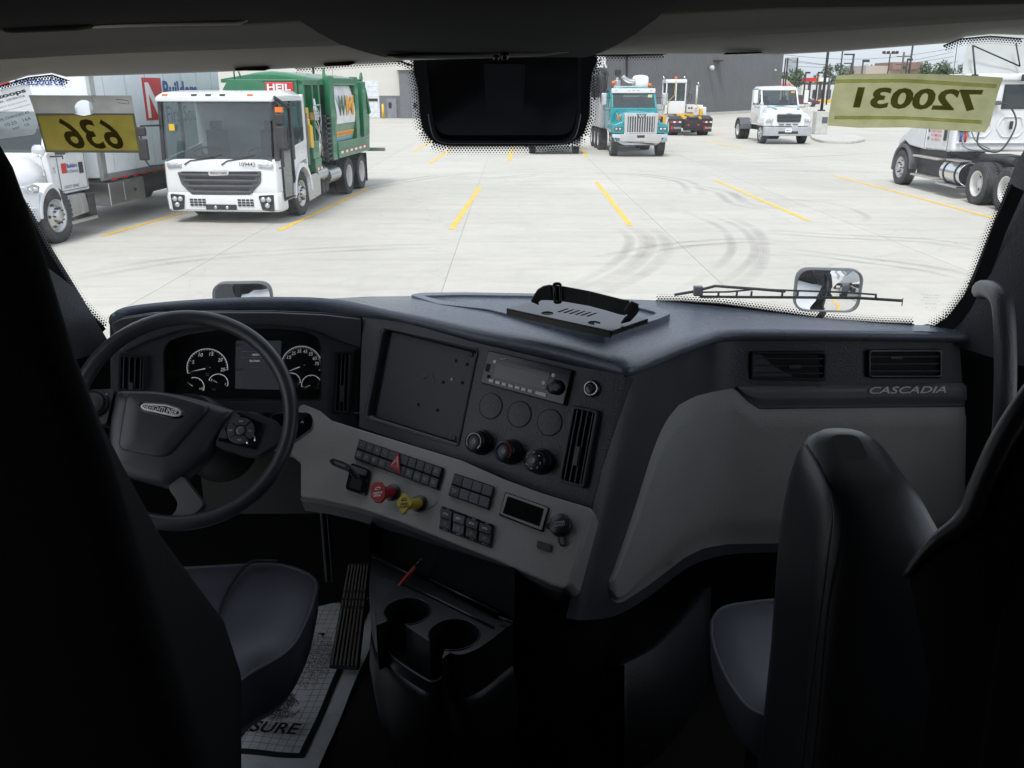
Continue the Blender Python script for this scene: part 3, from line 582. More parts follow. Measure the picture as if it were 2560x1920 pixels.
m = MB(); m.cyl((-.55,3.5,2.7),(-.55,3.5,3.05), .16, 14); m.cyl((-.55,3.5,3.05),(-.55,3.5,3.15), .07, 10); m.box((-.75,3.2,2.7),(.3,3.9,2.8)); m.build('blower', M['alu'], t, bevel=.02)
m = MB(); m.tube(smooth_curve([(-1.1,3.9,2.0),(-1.15,3.9,2.9),(-1.25,4.1,3.4),(-1.0,4.6,3.45),(-.8,5.2,3.3)],5), .12, 12); m.box((-1.5,4.6,2.3),(-.9,5.2,3.2)); m.tube([(-1.45,4.2,2.2),(-1.4,4.2,3.3)],.05); m.tube([(-1.0,4.2,2.2),(-.9,4.2,3.35)],.05); m.build('boom_pipe', M['chassis'], t)
m = MB(); m.box((-1.2,3.75,1.0),(-.2,8.2,2.5)); m.box((-.2,3.75,1.0),(1.15,8.2,2.35)); m.build('equipment_body', M['alu'], t, bevel=.03)
for k in range(5):
    m = MB(); m.box((-1.22,3.85+k*.85,1.05),(-1.195,4.6+k*.85,2.3)); m.build('locker_door', M['rimw'], t, bevel=.01)
for x,z in ((-.75,2.95),(.85,2.85)):
    m = MB(); m.cyl((x,3.2,z-.1),(x,3.2,z+.06), .08, 12); m.build('beacon', M['orange'], t)
m = MB(); m.prism(rp([(.62,2.19,2.45),(.8,2.19,2.45),(.8,2.19,2.33),(.62,2.19,2.33)],.01),(0,-.01,0)); m.build('sticker', pm('pale_green',(.5,.65,.35),.6), t)
place(t, 5.3, 36.9, 1.5)
# ---- white day-cab truck
t = hoodtruck('day_cab_truck', 'white day cab truck with black oval grille and no trailer', 'truck', .8, M['white'], .78, .9, 1.55, 2.6, 2.78, 1.86, 'mesh', M['alu'], 1.84, 1.6)
m = MB(); m.prism(rp([(-.62,-.03,1.46),(.62,-.03,1.46),(.58,-.03,1.08),(-.58,-.03,1.08)],.08),(0,.06,0)); gr = m.build('grille', M['black'], t, bevel=.01)
for k in range(5):
    m = MB(); m.box((-.56,-.045,1.12+k*.07),(.56,-.03,1.145+k*.07)); m.build('grille_slat', M['greyp'], gr)
m = MB(); m.prism([(-.13,-.03,1.53),(.13,-.03,1.53),(.1,-.03,1.5),(-.1,-.03,1.5)],(0,.04,0)); m.build('emblem', M['chrome'], t)
m = MB(); m.loft([[Vector((x,y,z)) for x,y in ((-1.2,.3),(-1.2,.05),(-.95,-.08),(.95,-.08),(1.2,.05),(1.2,.3))] for z in (.42,.5,.8,.86)]); m.build('bumper', pm('bumper_silver',(.42,.44,.47),.4,metal=.3), t, bevel=.02)
boxp('bumper_slot', (-.5,-.09,.52),(.5,-.07,.64), M['black'], t); boxp('licence_plate', (-.16,-.105,.6),(.16,-.09,.78), pm('sign_white',(.8,.8,.8),.5), t); ftext('988CPL',0,-.107,.69,.26,.08,M['black'],t,off=.003)
for x in (-.35,0,.35): boxp('hood_slot', (x-.13,-.02,.95),(x+.13,.03,.985), M['black'], t)
for s in (-1,1):
    m = MB(); m.loft([[Vector((s*x,y+.1*(x>1)*(y<.2),z)) for x,z in ((.6,.88),(1.2,.88),(1.2,1.12),(1.12,1.32),(.9,1.5),(.6,1.6))] for y in (.02,.3,1.0,1.4)]); m.build('fender', M['white'], t, bevel=.06, seg=3)
    m = MB(); m.prism(rp([(s*.76,-.01,1.26),(s*1.1,.02,1.22),(s*1.18,.04,1.1),(s*.82,-.01,1.12)],.05),(0,.05,0)); hl = m.build('headlight', M['lens'], t)
    m = MB(); m.ball((s*.9,-.015,1.18), .05); m.ball((s*1.05,.0,1.16), .04); m.build('lens', M['chrome'], hl)
    wheel(t, (s*1.02,.85,.5), .5, .28, s, 'steer', M['rimw'], 28); wheel(t, (s*1.02,5.2,.5), .5, .27, s, 'drive', M['rimw'], 28); wheel(t, (s*.72,5.2,.5), .5, .27, s, 'drive', M['rimw'], 28)
    m = MB(); ar = [Vector((s*1.17,5.2+.6*math.cos(a),.5+.62*math.sin(a))) for a in [math.radians(5+170*k/8) for k in range(9)]]; ar2 = [p+Vector((0,0,.04)) for p in ar[::-1]]; m.prism(ar+ar2, (-s*.62,0,0)); m.build('rear_fender', M['greyp'], t)
    m = MB(); m.ball((s*1.22,.75,1.95), .11, 10, (1,.7,1)); m.tube([(s*1.1,.7,1.4),(s*1.2,.75,1.9)],.012); m.build('hood_mirror', M['chrome'], t)
    m = MB(); m.prism([(s*.5,.35,1.71),(s*.62,.3,1.70),(s*.85,1.4,1.86),(s*.8,1.4,1.87)],(0,0,.01)); m.build('stripe', pm('stripe_blue',(.15,.42,.55),.4), t)
for x in (-.7,-.15,0,.15,.7): m = MB(); m.box((x-.05,2.1,2.77),(x+.05,2.2,2.82)); m.build('marker_lamp', M['orange'], t, bevel=.01)
m = MB(); m.prism(rp([(.62,1.98,2.55),(.82,1.98,2.55),(.82,1.98,2.4),(.62,1.98,2.4)],.03),(0,-.01,0)); m.build('sticker', M['yellowp'], t)
m = MB(); m.tube([(-.8,1.68,1.9),(-.1,1.64,1.92)],.012); m.tube([(0,1.68,1.9),(.7,1.64,1.93)],.012); m.build('wiper', M['black'], t)
place(t, 13.95, 45.3, 1)
# ---- truck mostly hidden behind the sensor housing
t = hoodtruck('parked_truck', 'truck mostly hidden behind the black sensor housing, only its chrome bumper showing', 'truck', .8, M['white'], .66, .9, 1.6, 2.5, 2.66, 1.8, 'bars', M['chrome'], 1.75)
m = MB(); m.box((-.55,-.03,.9),(.55,.03,1.5)); m.build('grille', M['black'], t, bevel=.02)
m = MB(); m.prism([(-1.12,.1,.34),(-.9,-.1,.34),(.9,-.1,.34),(1.12,.1,.34),(1.12,.3,.34),(-1.12,.3,.34)],(0,0,.4)); m.build('bumper', M['chrome'], t, bevel=.02)
m = MB(); m.box((-1.05,-.105,.46),(1.05,-.095,.52)); m.build('bumper_groove', M['greyp'], t)
for s in (-1,1):
    wheel(t, (s*.95,.85,.45), .48, .28, s, 'steer', M['alu'], 24); wheel(t, (s*1.0,5.2,.48), .48, .4, s, 'drive', M['rimw'], 24)
    m = MB(); m.loft([[Vector((s*x,y,z)) for x,z in ((.6,.76),(1.14,.76),(1.14,1.1),(1.0,1.3),(.6,1.45))] for y in (.05,.4,1.1,1.5)]); m.build('fender', M['white'], t, bevel=.05)
place(t, 1.85, 38.4, 0)
# ============================================================ yard tractor, seen from behind
t = thing('yard_tractor', 'white terminal tractor with yellow frame and black mud flaps, rear end facing', 'truck')
m = MB(); m.box((-1.45,1.75,1.2),(-.22,3.2,1.95)); m.build('cab_body', M['white'], t, bevel=.03)
m = MB(); m.box((-1.48,1.72,2.98),(-.2,3.22,3.2)); m.build('roof', M['white'], t, bevel=.05)
m = MB()
for x in (-1.45,-.87,-.29): m.box((x,1.75,1.9),(x+.07,1.85,3.0))
for x in (-1.45,-.29): m.box((x,3.1,1.9),(x+.07,3.2,3.0))
m.build('window_post', M['white'], t, bevel=.01)
for x0,x1 in ((-1.38,-.87),(-.80,-.29)):
    m = MB(); m.box((x0,1.79,1.95),(x1,1.80,2.98)); m.build('rear_window', M['wglass'], t)
m = MB(); m.add([(-1.4,3.15,1.95),(-.25,3.15,1.95),(-.25,3.15,2.98),(-1.4,3.15,2.98)], [(0,1,2,3)]); m.build('windscreen', M['wglass'], t)
m = MB(); m.box((-1.1,2.3,1.5),(-.6,2.5,2.4)); m.build('cab_seat', M['seatint'], t, bevel=.04)
m = MB(); m.tube([(-.9,1.72,3.15),(-.92,1.72,2.3),(-1.3,1.72,1.9),(-1.3,1.72,1.2)], .025,6); m.build('grab_rail', pm('tan_pipe',(.5,.35,.12),.5), t)
m = MB(); m.cyl((-.85,2.0,3.2),(-.85,2.0,3.36), .07, 12); m.build('beacon', M['orange'], t)
for x,z in ((-1.6,3.3),(-.35,3.33),(.5,2.98)):
    m = MB(); m.ball((x,1.9,z), .06, 8); m.tube([(x,1.9,z),(x+.1,1.9,z-.2)],.015,5); m.build('work_lamp', M['chrome'], t)
m = MB(); m.tube(smooth_curve([(-.1,1.8,3.15),(.0,1.8,2.8),(-.1,1.7,2.4),(.0,1.7,2.1)],4),.02,6); m.tube(smooth_curve([(-.1,1.7,2.4),(.12,1.7,2.25),(.05,1.7,1.95),(-.12,1.7,2.1),(-.1,1.7,2.4)],4),.02,6); m.build('air_hose', M['black'], t)
m = MB(); m.cyl((.5,2.1,1.7),(.5,2.1,2.85), .06, 12); m.build('exhaust_stack', M['rimw'], t)
m = MB(); m.box((-.15,1.6,1.3),(.3,2.2,1.75)); m.build('control_box', M['rimw'], t, bevel=.03)
m = MB()
for x in (-.02,.14): m.cyl((x,1.59,1.55),(x,1.6,1.55), .06, 10)
m.build('gladhand_socket', M['black'], t)
m = MB(); m.box((-.8,1.2,1.05),(.2,1.4,1.22)); m.box((-.6,.3,.95),(-.4,3.6,1.1)); m.box((.3,.3,.95),(.5,3.6,1.1)); m.box((-1.55,1.6,.3),(-1.4,1.75,1.15)); m.box((.6,1.3,1.0),(.75,1.7,1.5)); m.tube([(.4,1.7,1.75),(.8,1.6,1.4),(.95,1.6,.9)], .03,6); m.build('yellow_frame', M['yellowp'], t, bevel=.01)
m = MB(); m.box((.3,2.3,1.1),(1.2,4.2,1.6)); m.box((-1.4,3.3,1.1),(1.2,5.5,1.7)); m.build('engine_cover', M['white'], t, bevel=.05)
m = MB(); m.box((-.55,.02,.3),(.55,.4,.95)); m.box((-.3,.0,.95),(.3,.6,1.05)); m.box((-.45,.4,.4),(.45,5.5,.9)); m.build('chassis_frame', M['chassis'], t, bevel=.02)
for s in (-1,1):
    m = MB(); m.prism([(s*.08,.3,1.0),(s*.42,.3,1.12),(s*.42,.9,1.12),(s*.08,.9,1.0)],(0,0,.06)); m.build('fifth_wheel', M['greyp'], t)
    for xo in (.75,1.05): wheel(t, (s*xo-.15,.95,.48), .48, .28, s, 'drive', M['rimw'], 24)
    wheel(t, (s*1.05-.15,4.4,.48), .48, .28, s, 'steer', M['rimw'], 24)
    xa = -1.35 if s<0 else .6; xb = -.62 if s<0 else 1.2
    m = MB(); m.prism([(xa,.35,.95),(xb,.35,.95),(xb-.03,.36,.22),(xa+.03,.36,.22)],(0,.03,0)); m.prism([(xa,.35,.95),(xb,.35,.95),(xb,1.3,1.1),(xa,1.3,1.1)],(0,0,.03)); mf = m.build('mud_flap', M['black'], t, label=None)
    for k in range(4):
        m = MB(); wq = (xb-xa)/4.4; m.box((xa+.03+k*wq,.33,.74),(xa+.03+(k+.9)*wq,.345,.82)); m.build('reflector', M['red'] if k%2==0 else pm('sign_white',(.8,.8,.8),.5), mf)
    m = MB(); m.box((xa+.08,.33,.35),(xa+.2,.345,.55)); m.build('flap_mark', M['red'], mf); ftext('RELIANCE', (xa+xb)/2+.1,.34,.45,.42,.1,pm('sign_white',(.8,.8,.8),.5),mf,off=.01)
for x in (-.3,.3):
    m = MB(); m.lathe([(.06,0),(.01,.02)], (x,.02,.62), (0,-1,0), 12); m.build('tail_lamp', M['red'], t)
place(t, 10.8, 53.4, 0)
# ============================================================ white box truck on the left
t = thing('box_truck', 'white box truck with blue and red lettering along its tall cargo body', 'truck')
bx0, bx1 = -1.2, 1.2
m = MB(); m.box((bx0,2.7,1.0),(bx1,9.15,3.75)); bx = m.build('cargo_box', M['boxw'], t, bevel=.03)
for k in range(7): boxp('box_seam', (bx1,3.2+k*.9,1.12),(bx1+.006,3.22+k*.9,3.62), pm('seam',(.5,.55,.58),.4), bx)
boxp('box_rail', (bx1-.02,2.7,.96),(bx1+.02,9.15,1.08), M['alu'], t); boxp('box_rail', (bx1-.02,2.7,3.66),(bx1+.02,9.15,3.78), M['alu'], t); boxp('corner_post', (bx1-.05,2.68,1.0),(bx1+.02,2.85,3.75), M['alu'], t)
for k in range(13): boxp('reflector', (bx1+.02,2.95+k*.45,.99),(bx1+.024,3.2+k*.45,1.04), M['red'], t)
SP = Vector((bx1,0,0))
# logo: red block with a white stroke, words beside it
m = MB(); m.box((bx1,4.85,2.05),(bx1+.008,5.75,2.95)); lg = m.build('logo_block', M['red'], t)
m = MB(); m.prism([(bx1+.009,4.95,2.85),(bx1+.009,5.12,2.85),(bx1+.009,5.68,2.1),(bx1+.009,5.45,2.1),(bx1+.009,5.08,2.62),(bx1+.009,5.08,2.1),(bx1+.009,4.95,2.1)],(.003,0,0)); m.build('logo_stroke', pm('sign_white',(.8,.8,.8),.5), lg)
stext('Builders', bx1,6.75,2.68,1.85,.42,M['blue'],t,bold=.03,off=.01); stext('FirstSource', bx1,7.0,2.15,2.3,.36,M['blue'],t,off=.01)
# cab
W_ = M['white']
m = MB(); m.prism([(1.05,1.05,.95),(1.05,1.0,1.5),(1.05,.9,1.75),(1.05,1.0,1.8),(1.05,2.5,1.8),(1.05,2.5,.85),(1.05,1.35,.85)],(-2.1,0,0)); m.build('cab_body', W_, t, bevel=.04)
m = MB(); m.loft([[Vector((x*sx,y,z)) for x,z in ((-1.02,2.55),(1.02,2.55),(.98,2.68),(.8,2.78),(-.8,2.78),(-.98,2.68))] for y,sx in ((1.35,.96),(1.6,1),(2.5,1))]); m.build('roof', W_, t)
for s in (-1,1):
    m = MB(); m.prism([(s*1.02,.95,1.78),(s*1.02,1.06,1.78),(s*1.0,1.5,2.6),(s*1.0,1.38,2.6)],(-s*.07,0,0)); m.build('pillar', W_, t)
    m = MB(); m.box((s*1.0-.04,2.25,1.75),(s*1.0+.04,2.5,2.6)); m.build('rear_pillar', W_, t)
m = MB(); m.add([(-.97,.97,1.78),(.97,.97,1.78),(.95,1.4,2.57),(-.95,1.4,2.57)],[(0,1,2,3)]); m.build('windscreen', M['wglass'], t)
m = MB(); m.add([(1.03,1.08,1.78),(1.03,2.25,1.78),(1.01,2.25,2.57),(1.01,1.5,2.57)],[(0,1,2,3)]); m.build('side_glass', M['wglass'], t)
m = MB(); m.box((-.9,1.9,1.1),(.9,2.1,2.2)); m.build('cab_seat', M['seatint'], t, bevel=.05)
def hr(y, w0, z0, z1, r=.15): return [Vector((-w0,y,z0)),Vector((w0,y,z0)),Vector((w0,y,z1-.35)),Vector((w0-.2,y,z1-.1)),Vector((w0-.5,y,z1)),Vector((-w0+.5,y,z1)),Vector((-w0+.2,y,z1-.1)),Vector((-w0,y,z1-.35))]
m = MB(); m.loft([hr(-.75,.9,.95,1.25), hr(-.65,1.0,.95,1.38), hr(-.2,.9,.95,1.55), hr(.6,.85,.95,1.68), hr(1.0,.95,.95,1.78)]); m.build('hood', W_, t)
m = MB(); oa = [Vector((1.22,.38+.66*math.cos(a),.5+.68*math.sin(a))) for a in [math.pi*k/16 for k in range(17)]]; ia = [Vector((1.22,.38+.55*math.cos(a),.5+.56*math.sin(a))) for a in [math.pi*k/16 for k in range(16,-1,-1)]]
m.prism([Vector((1.22,p.y,min(p.z,1.22))) for p in oa]+ia, (-.5,0,0)); m.prism([(1.2,-.28,.55),(1.2,-.78,.6),(1.05,-.85,.95),(1.05,-.7,1.2),(1.2,-.1,1.15)],(-.6,0,0)); m.build('fender', W_, t, bevel=.05, seg=3)
m = MB(); m.prism(rp([(1.21,-.35,1.22),(1.21,-.12,1.15),(1.21,-.2,1.02),(1.21,-.55,1.03),(1.19,-.6,1.18)],.05),(-.04,0,0)); hl = m.build('headlight', M['lens'], t); m = MB(); m.ball((1.2,-.3,1.11),.055); m.ball((1.19,-.47,1.11),.045); m.build('lens', M['chrome'], hl)
m = MB(); m.prism([(1.2,-.25,.45),(1.2,-.25,.75),(1.2,-.9,.78),(1.2,-.9,.45)],(-2.4,0,0)); m.build('bumper', pm('bumper_pearl',(.6,.62,.66),.35), t, bevel=.05)
wheel(t, (1.06,.38,.5), .5, .3, 1, 'steer', M['alu']); wheel(t, (-1.06,.38,.5), .5, .3, -1, 'steer', M['alu'])
for s in (-1,1):
    for xo in (.98,.68): wheel(t, (s*xo,7.3,.5), .5, .28, s, 'drive', M['rimw'])
m = MB(); m.prism([(1.18,1.15,.82),(1.18,2.0,.82),(1.18,2.1,.42),(1.18,1.2,.38)],(-.35,0,0)); m.build('battery_box', M['alu'], t, bevel=.02)
for k in range(3): boxp('box_ridge', (1.18,1.3+k*.25,.44),(1.195,1.36+k*.25,.78), M['alu'], t)
m = MB(); m.box((.9,1.15,.28),(1.25,2.25,.34)); m.build('cab_step', M['alu'], t, bevel=.01); m = MB(); m.box((.9,2.05,.3),(1.2,2.35,.8)); m.build('step_bracket', M['chassis'], t, bevel=.02)
m = MB(); m.box((.6,2.95,.42),(1.15,4.45,.93)); m.build('tool_box', M['alu'], t, bevel=.02); boxp('tool_box_door', (1.15,3.55,.47),(1.16,4.35,.88), M['alu'], t); boxp('tool_box_latch', (1.16,3.95,.62),(1.18,4.02,.7), M['chassis'], t)
m = MB(); m.box((-.45,-.6,.6),(-.3,9,.85)); m.box((.3,-.6,.6),(.45,9,.85)); m.box((-.9,4.6,.45),(.9,6.4,.9)); m.box((-.9,.3,.4),(.9,.5,.55)); m.box((-.8,-.5,.5),(.8,2,.9)); m.build('chassis_frame', M['chassis'], t)
m = MB(); m.tube([(1.0,.62,1.3),(1.12,.3,1.35),(1.12,.28,1.75)],.014,6); m.build('mirror_post', M['chrome'], t); m = MB(); m.ball((1.12,.22,1.85), .13, 14, (1,.5,1)); m.build('hood_mirror', M['chrome'], t)
m = MB(); m.tube([(1.06,1.1,1.7),(1.35,.95,1.72),(1.35,.95,1.66)],.018,6); m.build('mirror_arm', M['black'], t)
m = MB(); m.box((1.22,.85,1.75),(1.42,1.0,2.4)); m.build('mirror', M['black'], t, bevel=.04)
boxp('door_handle', (1.05,2.15,1.25),(1.07,2.32,1.5), M['black'], t, bevel=.02)
m = MB(); m.box((1.05,1.45,1.3),(1.056,1.65,1.52)); m.build('door_logo', M['red'], t); stext('Builders',1.056,1.88,1.45,.42,.1,M['blue'],t,bold=.02); stext('FirstSource',1.056,1.88,1.33,.44,.08,M['blue'],t)
stext('USDOT 505463',1.056,1.75,1.0,.6,.06,M['black'],t); stext('178',.99,.75,1.3,.22,.11,M['black'],t,off=.2)
m = MB(); m.tube([(1.06,1.32,.92),(1.06,1.3,1.74),(1.06,2.42,1.74),(1.06,2.42,.92),(1.06,1.32,.92)],.006,4); m.build('door_gap', M['black'], t)
ftext('FirstSource', .19,2.7,2.87,.98,.17,M['blue'],t,bold=.005,off=.012); m = MB(); m.box((-.66,2.69,2.79),(-.44,2.695,2.96)); m.build('nose_logo', M['red'], t)
for o in t.children:
    if o.type != 'MESH': continue
    keep = o.name.split('.')[0] in ('cargo_box','box_seam','box_rail','corner_post','logo_block','lettering','nose_logo','chassis_frame')
    for q_ in [o]+list(o.children):
        for v_ in q_.data.vertices:
            v_.co.y = lerp1([(-1.2,-.9),(-.9,-.62),(.38,.38),(1.0,.62),(2.5,1.86),(2.7,2.15),(9.2,8.6)], v_.co.y)
            if not keep or v_.co.x < 1.15 and v_.co.x > .9: v_.co.z = lerp1([(0,0),(.5,.5),(.85,.82),(1.8,1.62),(2.8,2.56),(4,4)], v_.co.z)
place(t, -9.65, 15.8, -4.5)
# lettering on the roof deflector end, nearest the camera

# ============================================================ white tractor on the right, seen from behind
t = thing('sleeper_tractor', 'white truck tractor seen from behind with twin rear axles and roof fairing', 'truck')
L = -1.15
W_ = M['white']
m = MB(); m.prism([(-1.12,3.3,1.15),(-1.12,3.3,2.95),(-1.12,4.3,2.95),(-1.12,4.85,2.1),(-1.12,4.9,1.1)],(2.24,0,0)); m.build('cab_body', W_, t, bevel=.08, seg=4)
m = MB(); m.loft([[Vector((x*sx,y,z)) for x,z in ((-1.12,2.9),(1.12,2.9),(1.05,3.08),(-1.05,3.08))] for y,sx in ((3.22,1),(4.0,1),(4.5,.95))]); m.build('roof', W_, t, bevel=.05)
m = MB(); m.box((-.05,3.27,2.22),(.95,3.31,2.82)); m.build('rear_window_frame', M['black'], t, bevel=.03); m = MB(); m.add([(0,3.262,2.27),(.9,3.262,2.27),(.9,3.262,2.77),(0,3.262,2.77)],[(0,1,2,3)]); m.build('rear_window', M['wglass'], t)
# embossed pressings of the back wall
for cx in (-.55,.28):
    m = MB(); hx=[(cx-.38,1.75),(cx-.2,1.5),(cx+.25,1.5),(cx+.4,1.72),(cx+.28,2.05),(cx-.26,2.05)]
    out = rp([Vector((x,3.29,z)) for x,z in hx],.08); cc = Vector((cx,3.29,1.78)); mid = [cc+(p-cc)*.9+Vector((0,-.025,0)) for p in out]; inn = [cc+(p-cc)*.82+Vector((0,.0,0)) for p in out]
    m.loft([out,mid,inn], caps=False); m.build('pressing', W_, t)
    boxp('wall_vent', (cx-.04,3.24,1.72),(cx+.04,3.28,1.92), M['black'], t, bevel=.01)
m = MB(); m.tube([(-1.05,3.27,1.38),(1.05,3.27,1.38)],.03,8); m.build('wall_ridge', W_, t)
ftext('261044', .62,3.2,2.97,.34,.09,M['red'],t,bold=.01,off=.03)
# fairing: open shell seen from behind with struts
m = MB(); prev=[]; rings=[]
for k in range(9):
    x = -1.12+k*.28; e = abs(x)/1.12; rings.append([Vector((x,3.25+.15*e,3.08)),Vector((x*.97,3.55,3.45-.1*e)),Vector((x*.86,3.7,4.15-.25*e*e))])
m.loft(rings, closed=False, caps=False); m.build('roof_fairing', M['hazy'], t)
fr = MB(); 
for s in (-1,1): fr.tube([(s*.92,3.1,3.0),(s*1.0,3.35,3.75)],.022,6)
fr.tube([(-1.0,3.35,3.75),(.2,3.2,3.25)],.018,6); fr.tube([(.2,3.2,3.25),(.1,3.4,3.8)],.018,6); fr.build('fairing_strut', M['chassis'], t)
for s in (-.92,.35): boxp('strut_foot', (s-.06,3.08,2.9),(s+.06,3.2,3.06), M['chassis'], t)
m = MB(); m.tube([(-1.2,3.7,2.7),(-1.2,3.8,4.3)],.008,5); m.build('antenna', M['black'], t)
# left flank: door, hood, steps, tank
m = MB(); m.prism([(-1.14,4.9,1.1),(-1.14,4.9,1.8),(-1.12,5.9,1.7),(-1.0,6.9,1.35),(-1.0,7.0,.9),(-1.14,6.75,.95),(-1.14,6.6,1.15),(-1.14,6.3,1.28),(-1.14,5.95,1.15)],(2.2,0,0)); m.build('hood', W_, t, bevel=.06, seg=3)
m = MB(); ce=(6.25,.5); oa=[Vector((-1.18,ce[0]+.66*math.cos(a),ce[1]+.68*math.sin(a))) for a in [math.radians(-10+190*k/16) for k in range(17)]]; ia=[Vector((-1.18,ce[0]+.57*math.cos(a),ce[1]+.58*math.sin(a))) for a in [math.radians(-10+190*k/16) for k in range(16,-1,-1)]]; m.prism(oa+ia,(.5,0,0)); m.build('fender', M['greyp'], t, bevel=.02)
stext2 = lambda s,x,y,z,wd,ht,mat,par,**k: text(s,(x,y,z),-Y_,Z_,wd,ht,mat,par,**k)
for k,s_ in enumerate(('USDOT 90178','VIN TSMPH3238','CA 193319')): stext2(s_,-1.145,4.3,1.62-k*.11,.62-.1*(k==2),.075,M['red'],t,bold=.01,off=.004)
m = MB(); m.box((-1.16,3.68,1.4),(-1.14,3.82,1.72)); m.build('door_handle', M['black'], t, bevel=.03)
for z in (1.62,1.42):
    m = MB(); m.lathe([(.05,0),(.01,.01)],(-1.145,4.75,z),(-1,0,0),12); m.build('vent_cap', M['greyp'], t)
m = MB(); m.tube([(-1.15,3.55,1.15),(-1.15,3.55,2.8),(-1.15,4.35,2.8),(-1.15,4.9,2.05),(-1.15,4.9,1.15),(-1.15,3.55,1.15)],.006,4); m.build('door_gap', M['black'], t)
m = MB(); m.add([(-1.13,3.75,2.1),(-1.13,4.75,2.1),(-1.13,4.3,2.8),(-1.13,3.75,2.8)],[(0,1,2,3)]); m.build('side_glass', M['wglass'], t)
for z in (.88,.36): m = MB(); m.box((-1.2,3.95,z),(-.9,5.45,z+.05)); m.build('cab_step', pm('tread_tan',(.5,.47,.43),.5,metal=.4), t, bevel=.01)
m = MB(); m.box((-.95,3.9,.4),(-.85,5.6,1.1)); m.build('step_panel', M['black'], t)
m = MB(); m.cyl((-.87,2.65,.62),(-.87,3.75,.62), .3, 28); m.build('fuel_tank', M['chrome'], t, bevel=.02)
for yy in (2.85,3.5): m = MB(); m.lathe([(.305,-.03),(.315,-.03),(.315,.03),(.305,.03)],(-.87,yy,.62),(0,1,0),28,close=True); m.build('tank_strap', M['black'], t)
m = MB(); m.box((-1.2,2.6,.28),(-.9,3.8,.33)); m.box((-1.2,2.6,.93),(-.9,3.4,.97)); m.build('tank_step', M['alu'], t, bevel=.01)
m = MB(); m.box((-.45,-1.4,.75),(-.32,6.5,.98)); m.box((.32,-1.4,.75),(.45,6.5,.98)); m.box((-.9,1.55,.42),(.9,1.7,.58)); m.box((-.9,.2,.42),(.9,.35,.58)); m.box((-.4,2.4,.6),(.4,3.3,1.1)); m.build('chassis_frame', M['chassis'], t)
m = MB(); m.cyl((-.7,2.5,1.08),(-.7,.9,1.08), .09, 12); m.build('air_pipe', M['black'], t, bevel=0)
m = MB(); m.prism(rp([(-.45,.1,1.12),(.45,.1,1.12),(.45,1.2,1.2),(-.45,1.2,1.2)],.15),(0,0,.06)); m.build('fifth_wheel', M['chassis'], t)
for s in (-1,1):
    wheel(t, (s*1.02,6.3,.5), .5, .3, s, 'steer', M['alu'])
    for yy in (1.65,.3):
        wheel(t, (s*1.05,yy,.5), .51, .28, s, 'drive', M['rimw']); wheel(t, (s*.73,yy,.5), .51, .28, s, 'drive', M['rimw'])
def hose(pts, r, mat): m = MB(); m.tube(smooth_curve(pts,8), r, 8); m.build('air_hose', mat, t)
hose([(-.35,3.2,2.35),(-.55,3.1,2.25),(-.7,2.9,1.7),(-.75,2.7,1.35),(-.45,2.4,1.2),(-.1,2.6,1.4),(.2,2.9,1.9),(.05,3.1,2.3),(-.25,3.2,2.37)],.022,M['black'])
hose([(-1.0,3.2,1.6),(-.95,3.05,1.3),(-.7,2.8,1.2),(-.3,2.7,1.2)],.014,M['greyp']); hose([(-.8,3.2,1.8),(-.7,3.0,1.45),(-.4,2.8,1.25)],.014,pm('hose_green',(.05,.12,.08),.5))
boxp('gladhand', (-.4,3.12,2.32),(-.15,3.26,2.42), M['greyp'], t, bevel=.01)
for x,mm in ((-1.0,M['blue']),(-.88,M['red'])): m = MB(); m.cyl((x,3.18,1.4),(x,3.18,1.65), .03, 8); m.build('air_coupler', mm, t)
m = MB(); m.box((-1.05,3.15,1.65),(-.8,3.28,1.85)); m.build('valve_block', M['black'], t, bevel=.02)
place(t, 12.6, 20.0, -1)
# ============================================================ buildings
M['panelw'] = pm('warehouse_panel', (.58,.565,.53), .8, var=.03, vscale=.5); M['band'] = pm('grey_band', (.16,.165,.18), .8, var=.05)
M['corr'] = pm('corrugated_steel', (.135,.138,.145), .5, var=.06, vscale=.6); M['doorw'] = pm('dock_door', (.62,.66,.70), .5)
t = thing('warehouse', 'white warehouse wall with dark grey lower band behind the green truck', 'building', (-30,85,0))
BY = 85.0
def bp(nm,x0,x1,z0,z1,y,d,mat,par=None,**k): m = MB(); m.box((x0+30,y-BY,z0),(x1+30,y-BY+d,z1)); return m.build(nm,mat,par or t,**k)
for k in range(10):
    x1 = -10.5-k*6.2; bp('wall_panel', x1-6.17, x1, (2.0 if k==0 or k>1 else 2.0), 9.0, BY, .3, M['panelw'])
bp('grey_band', -72.5,-14.9,0,1.98,BY+.02,.3,M['band']); bp('grey_band', -12.45,-10.5,0,1.98,BY+.02,.3,M['band'])
dr = bp('roller_door', -14.9,-12.45,0,3.3,BY-.03,.1,M['doorw']); bp('roller_door', -23,-20,0,3.3,BY-.03,.1,M['doorw'])
for k in range(7): m = MB(); m.box((15.12,-.045,.05+k*.46),(17.53,-.03,.09+k*.46)); m.build('door_rib', M['panelw'], dr)
bp('door_window', -13.6,-12.6,1.5,1.75,BY-.06,.05,M['black'])
bp('vestibule', -10.45,-2,0,4.25,BY-.6,6,M['band']); bp('vestibule_roof', -10.7,-2,4.25,4.5,BY-.8,6.2,M['panelw'])
bp('wall_panel', -10.45,0,4.5,9.0,BY+.05,.3,M['panelw'])
for x in (-11.3,-8.9):
    y = BY if x<-10.4 else BY-.6
    d = bp('door', x-.45,x+.45,0,1.75,y-.06,.05,pm('door_grey',(.22,.23,.26),.6)); m = MB(); m.box((x+30-.3,y-BY-.09,.9),(x+30-.02,y-BY-.06,1.4)); m.build('door_window', M['black'], d)
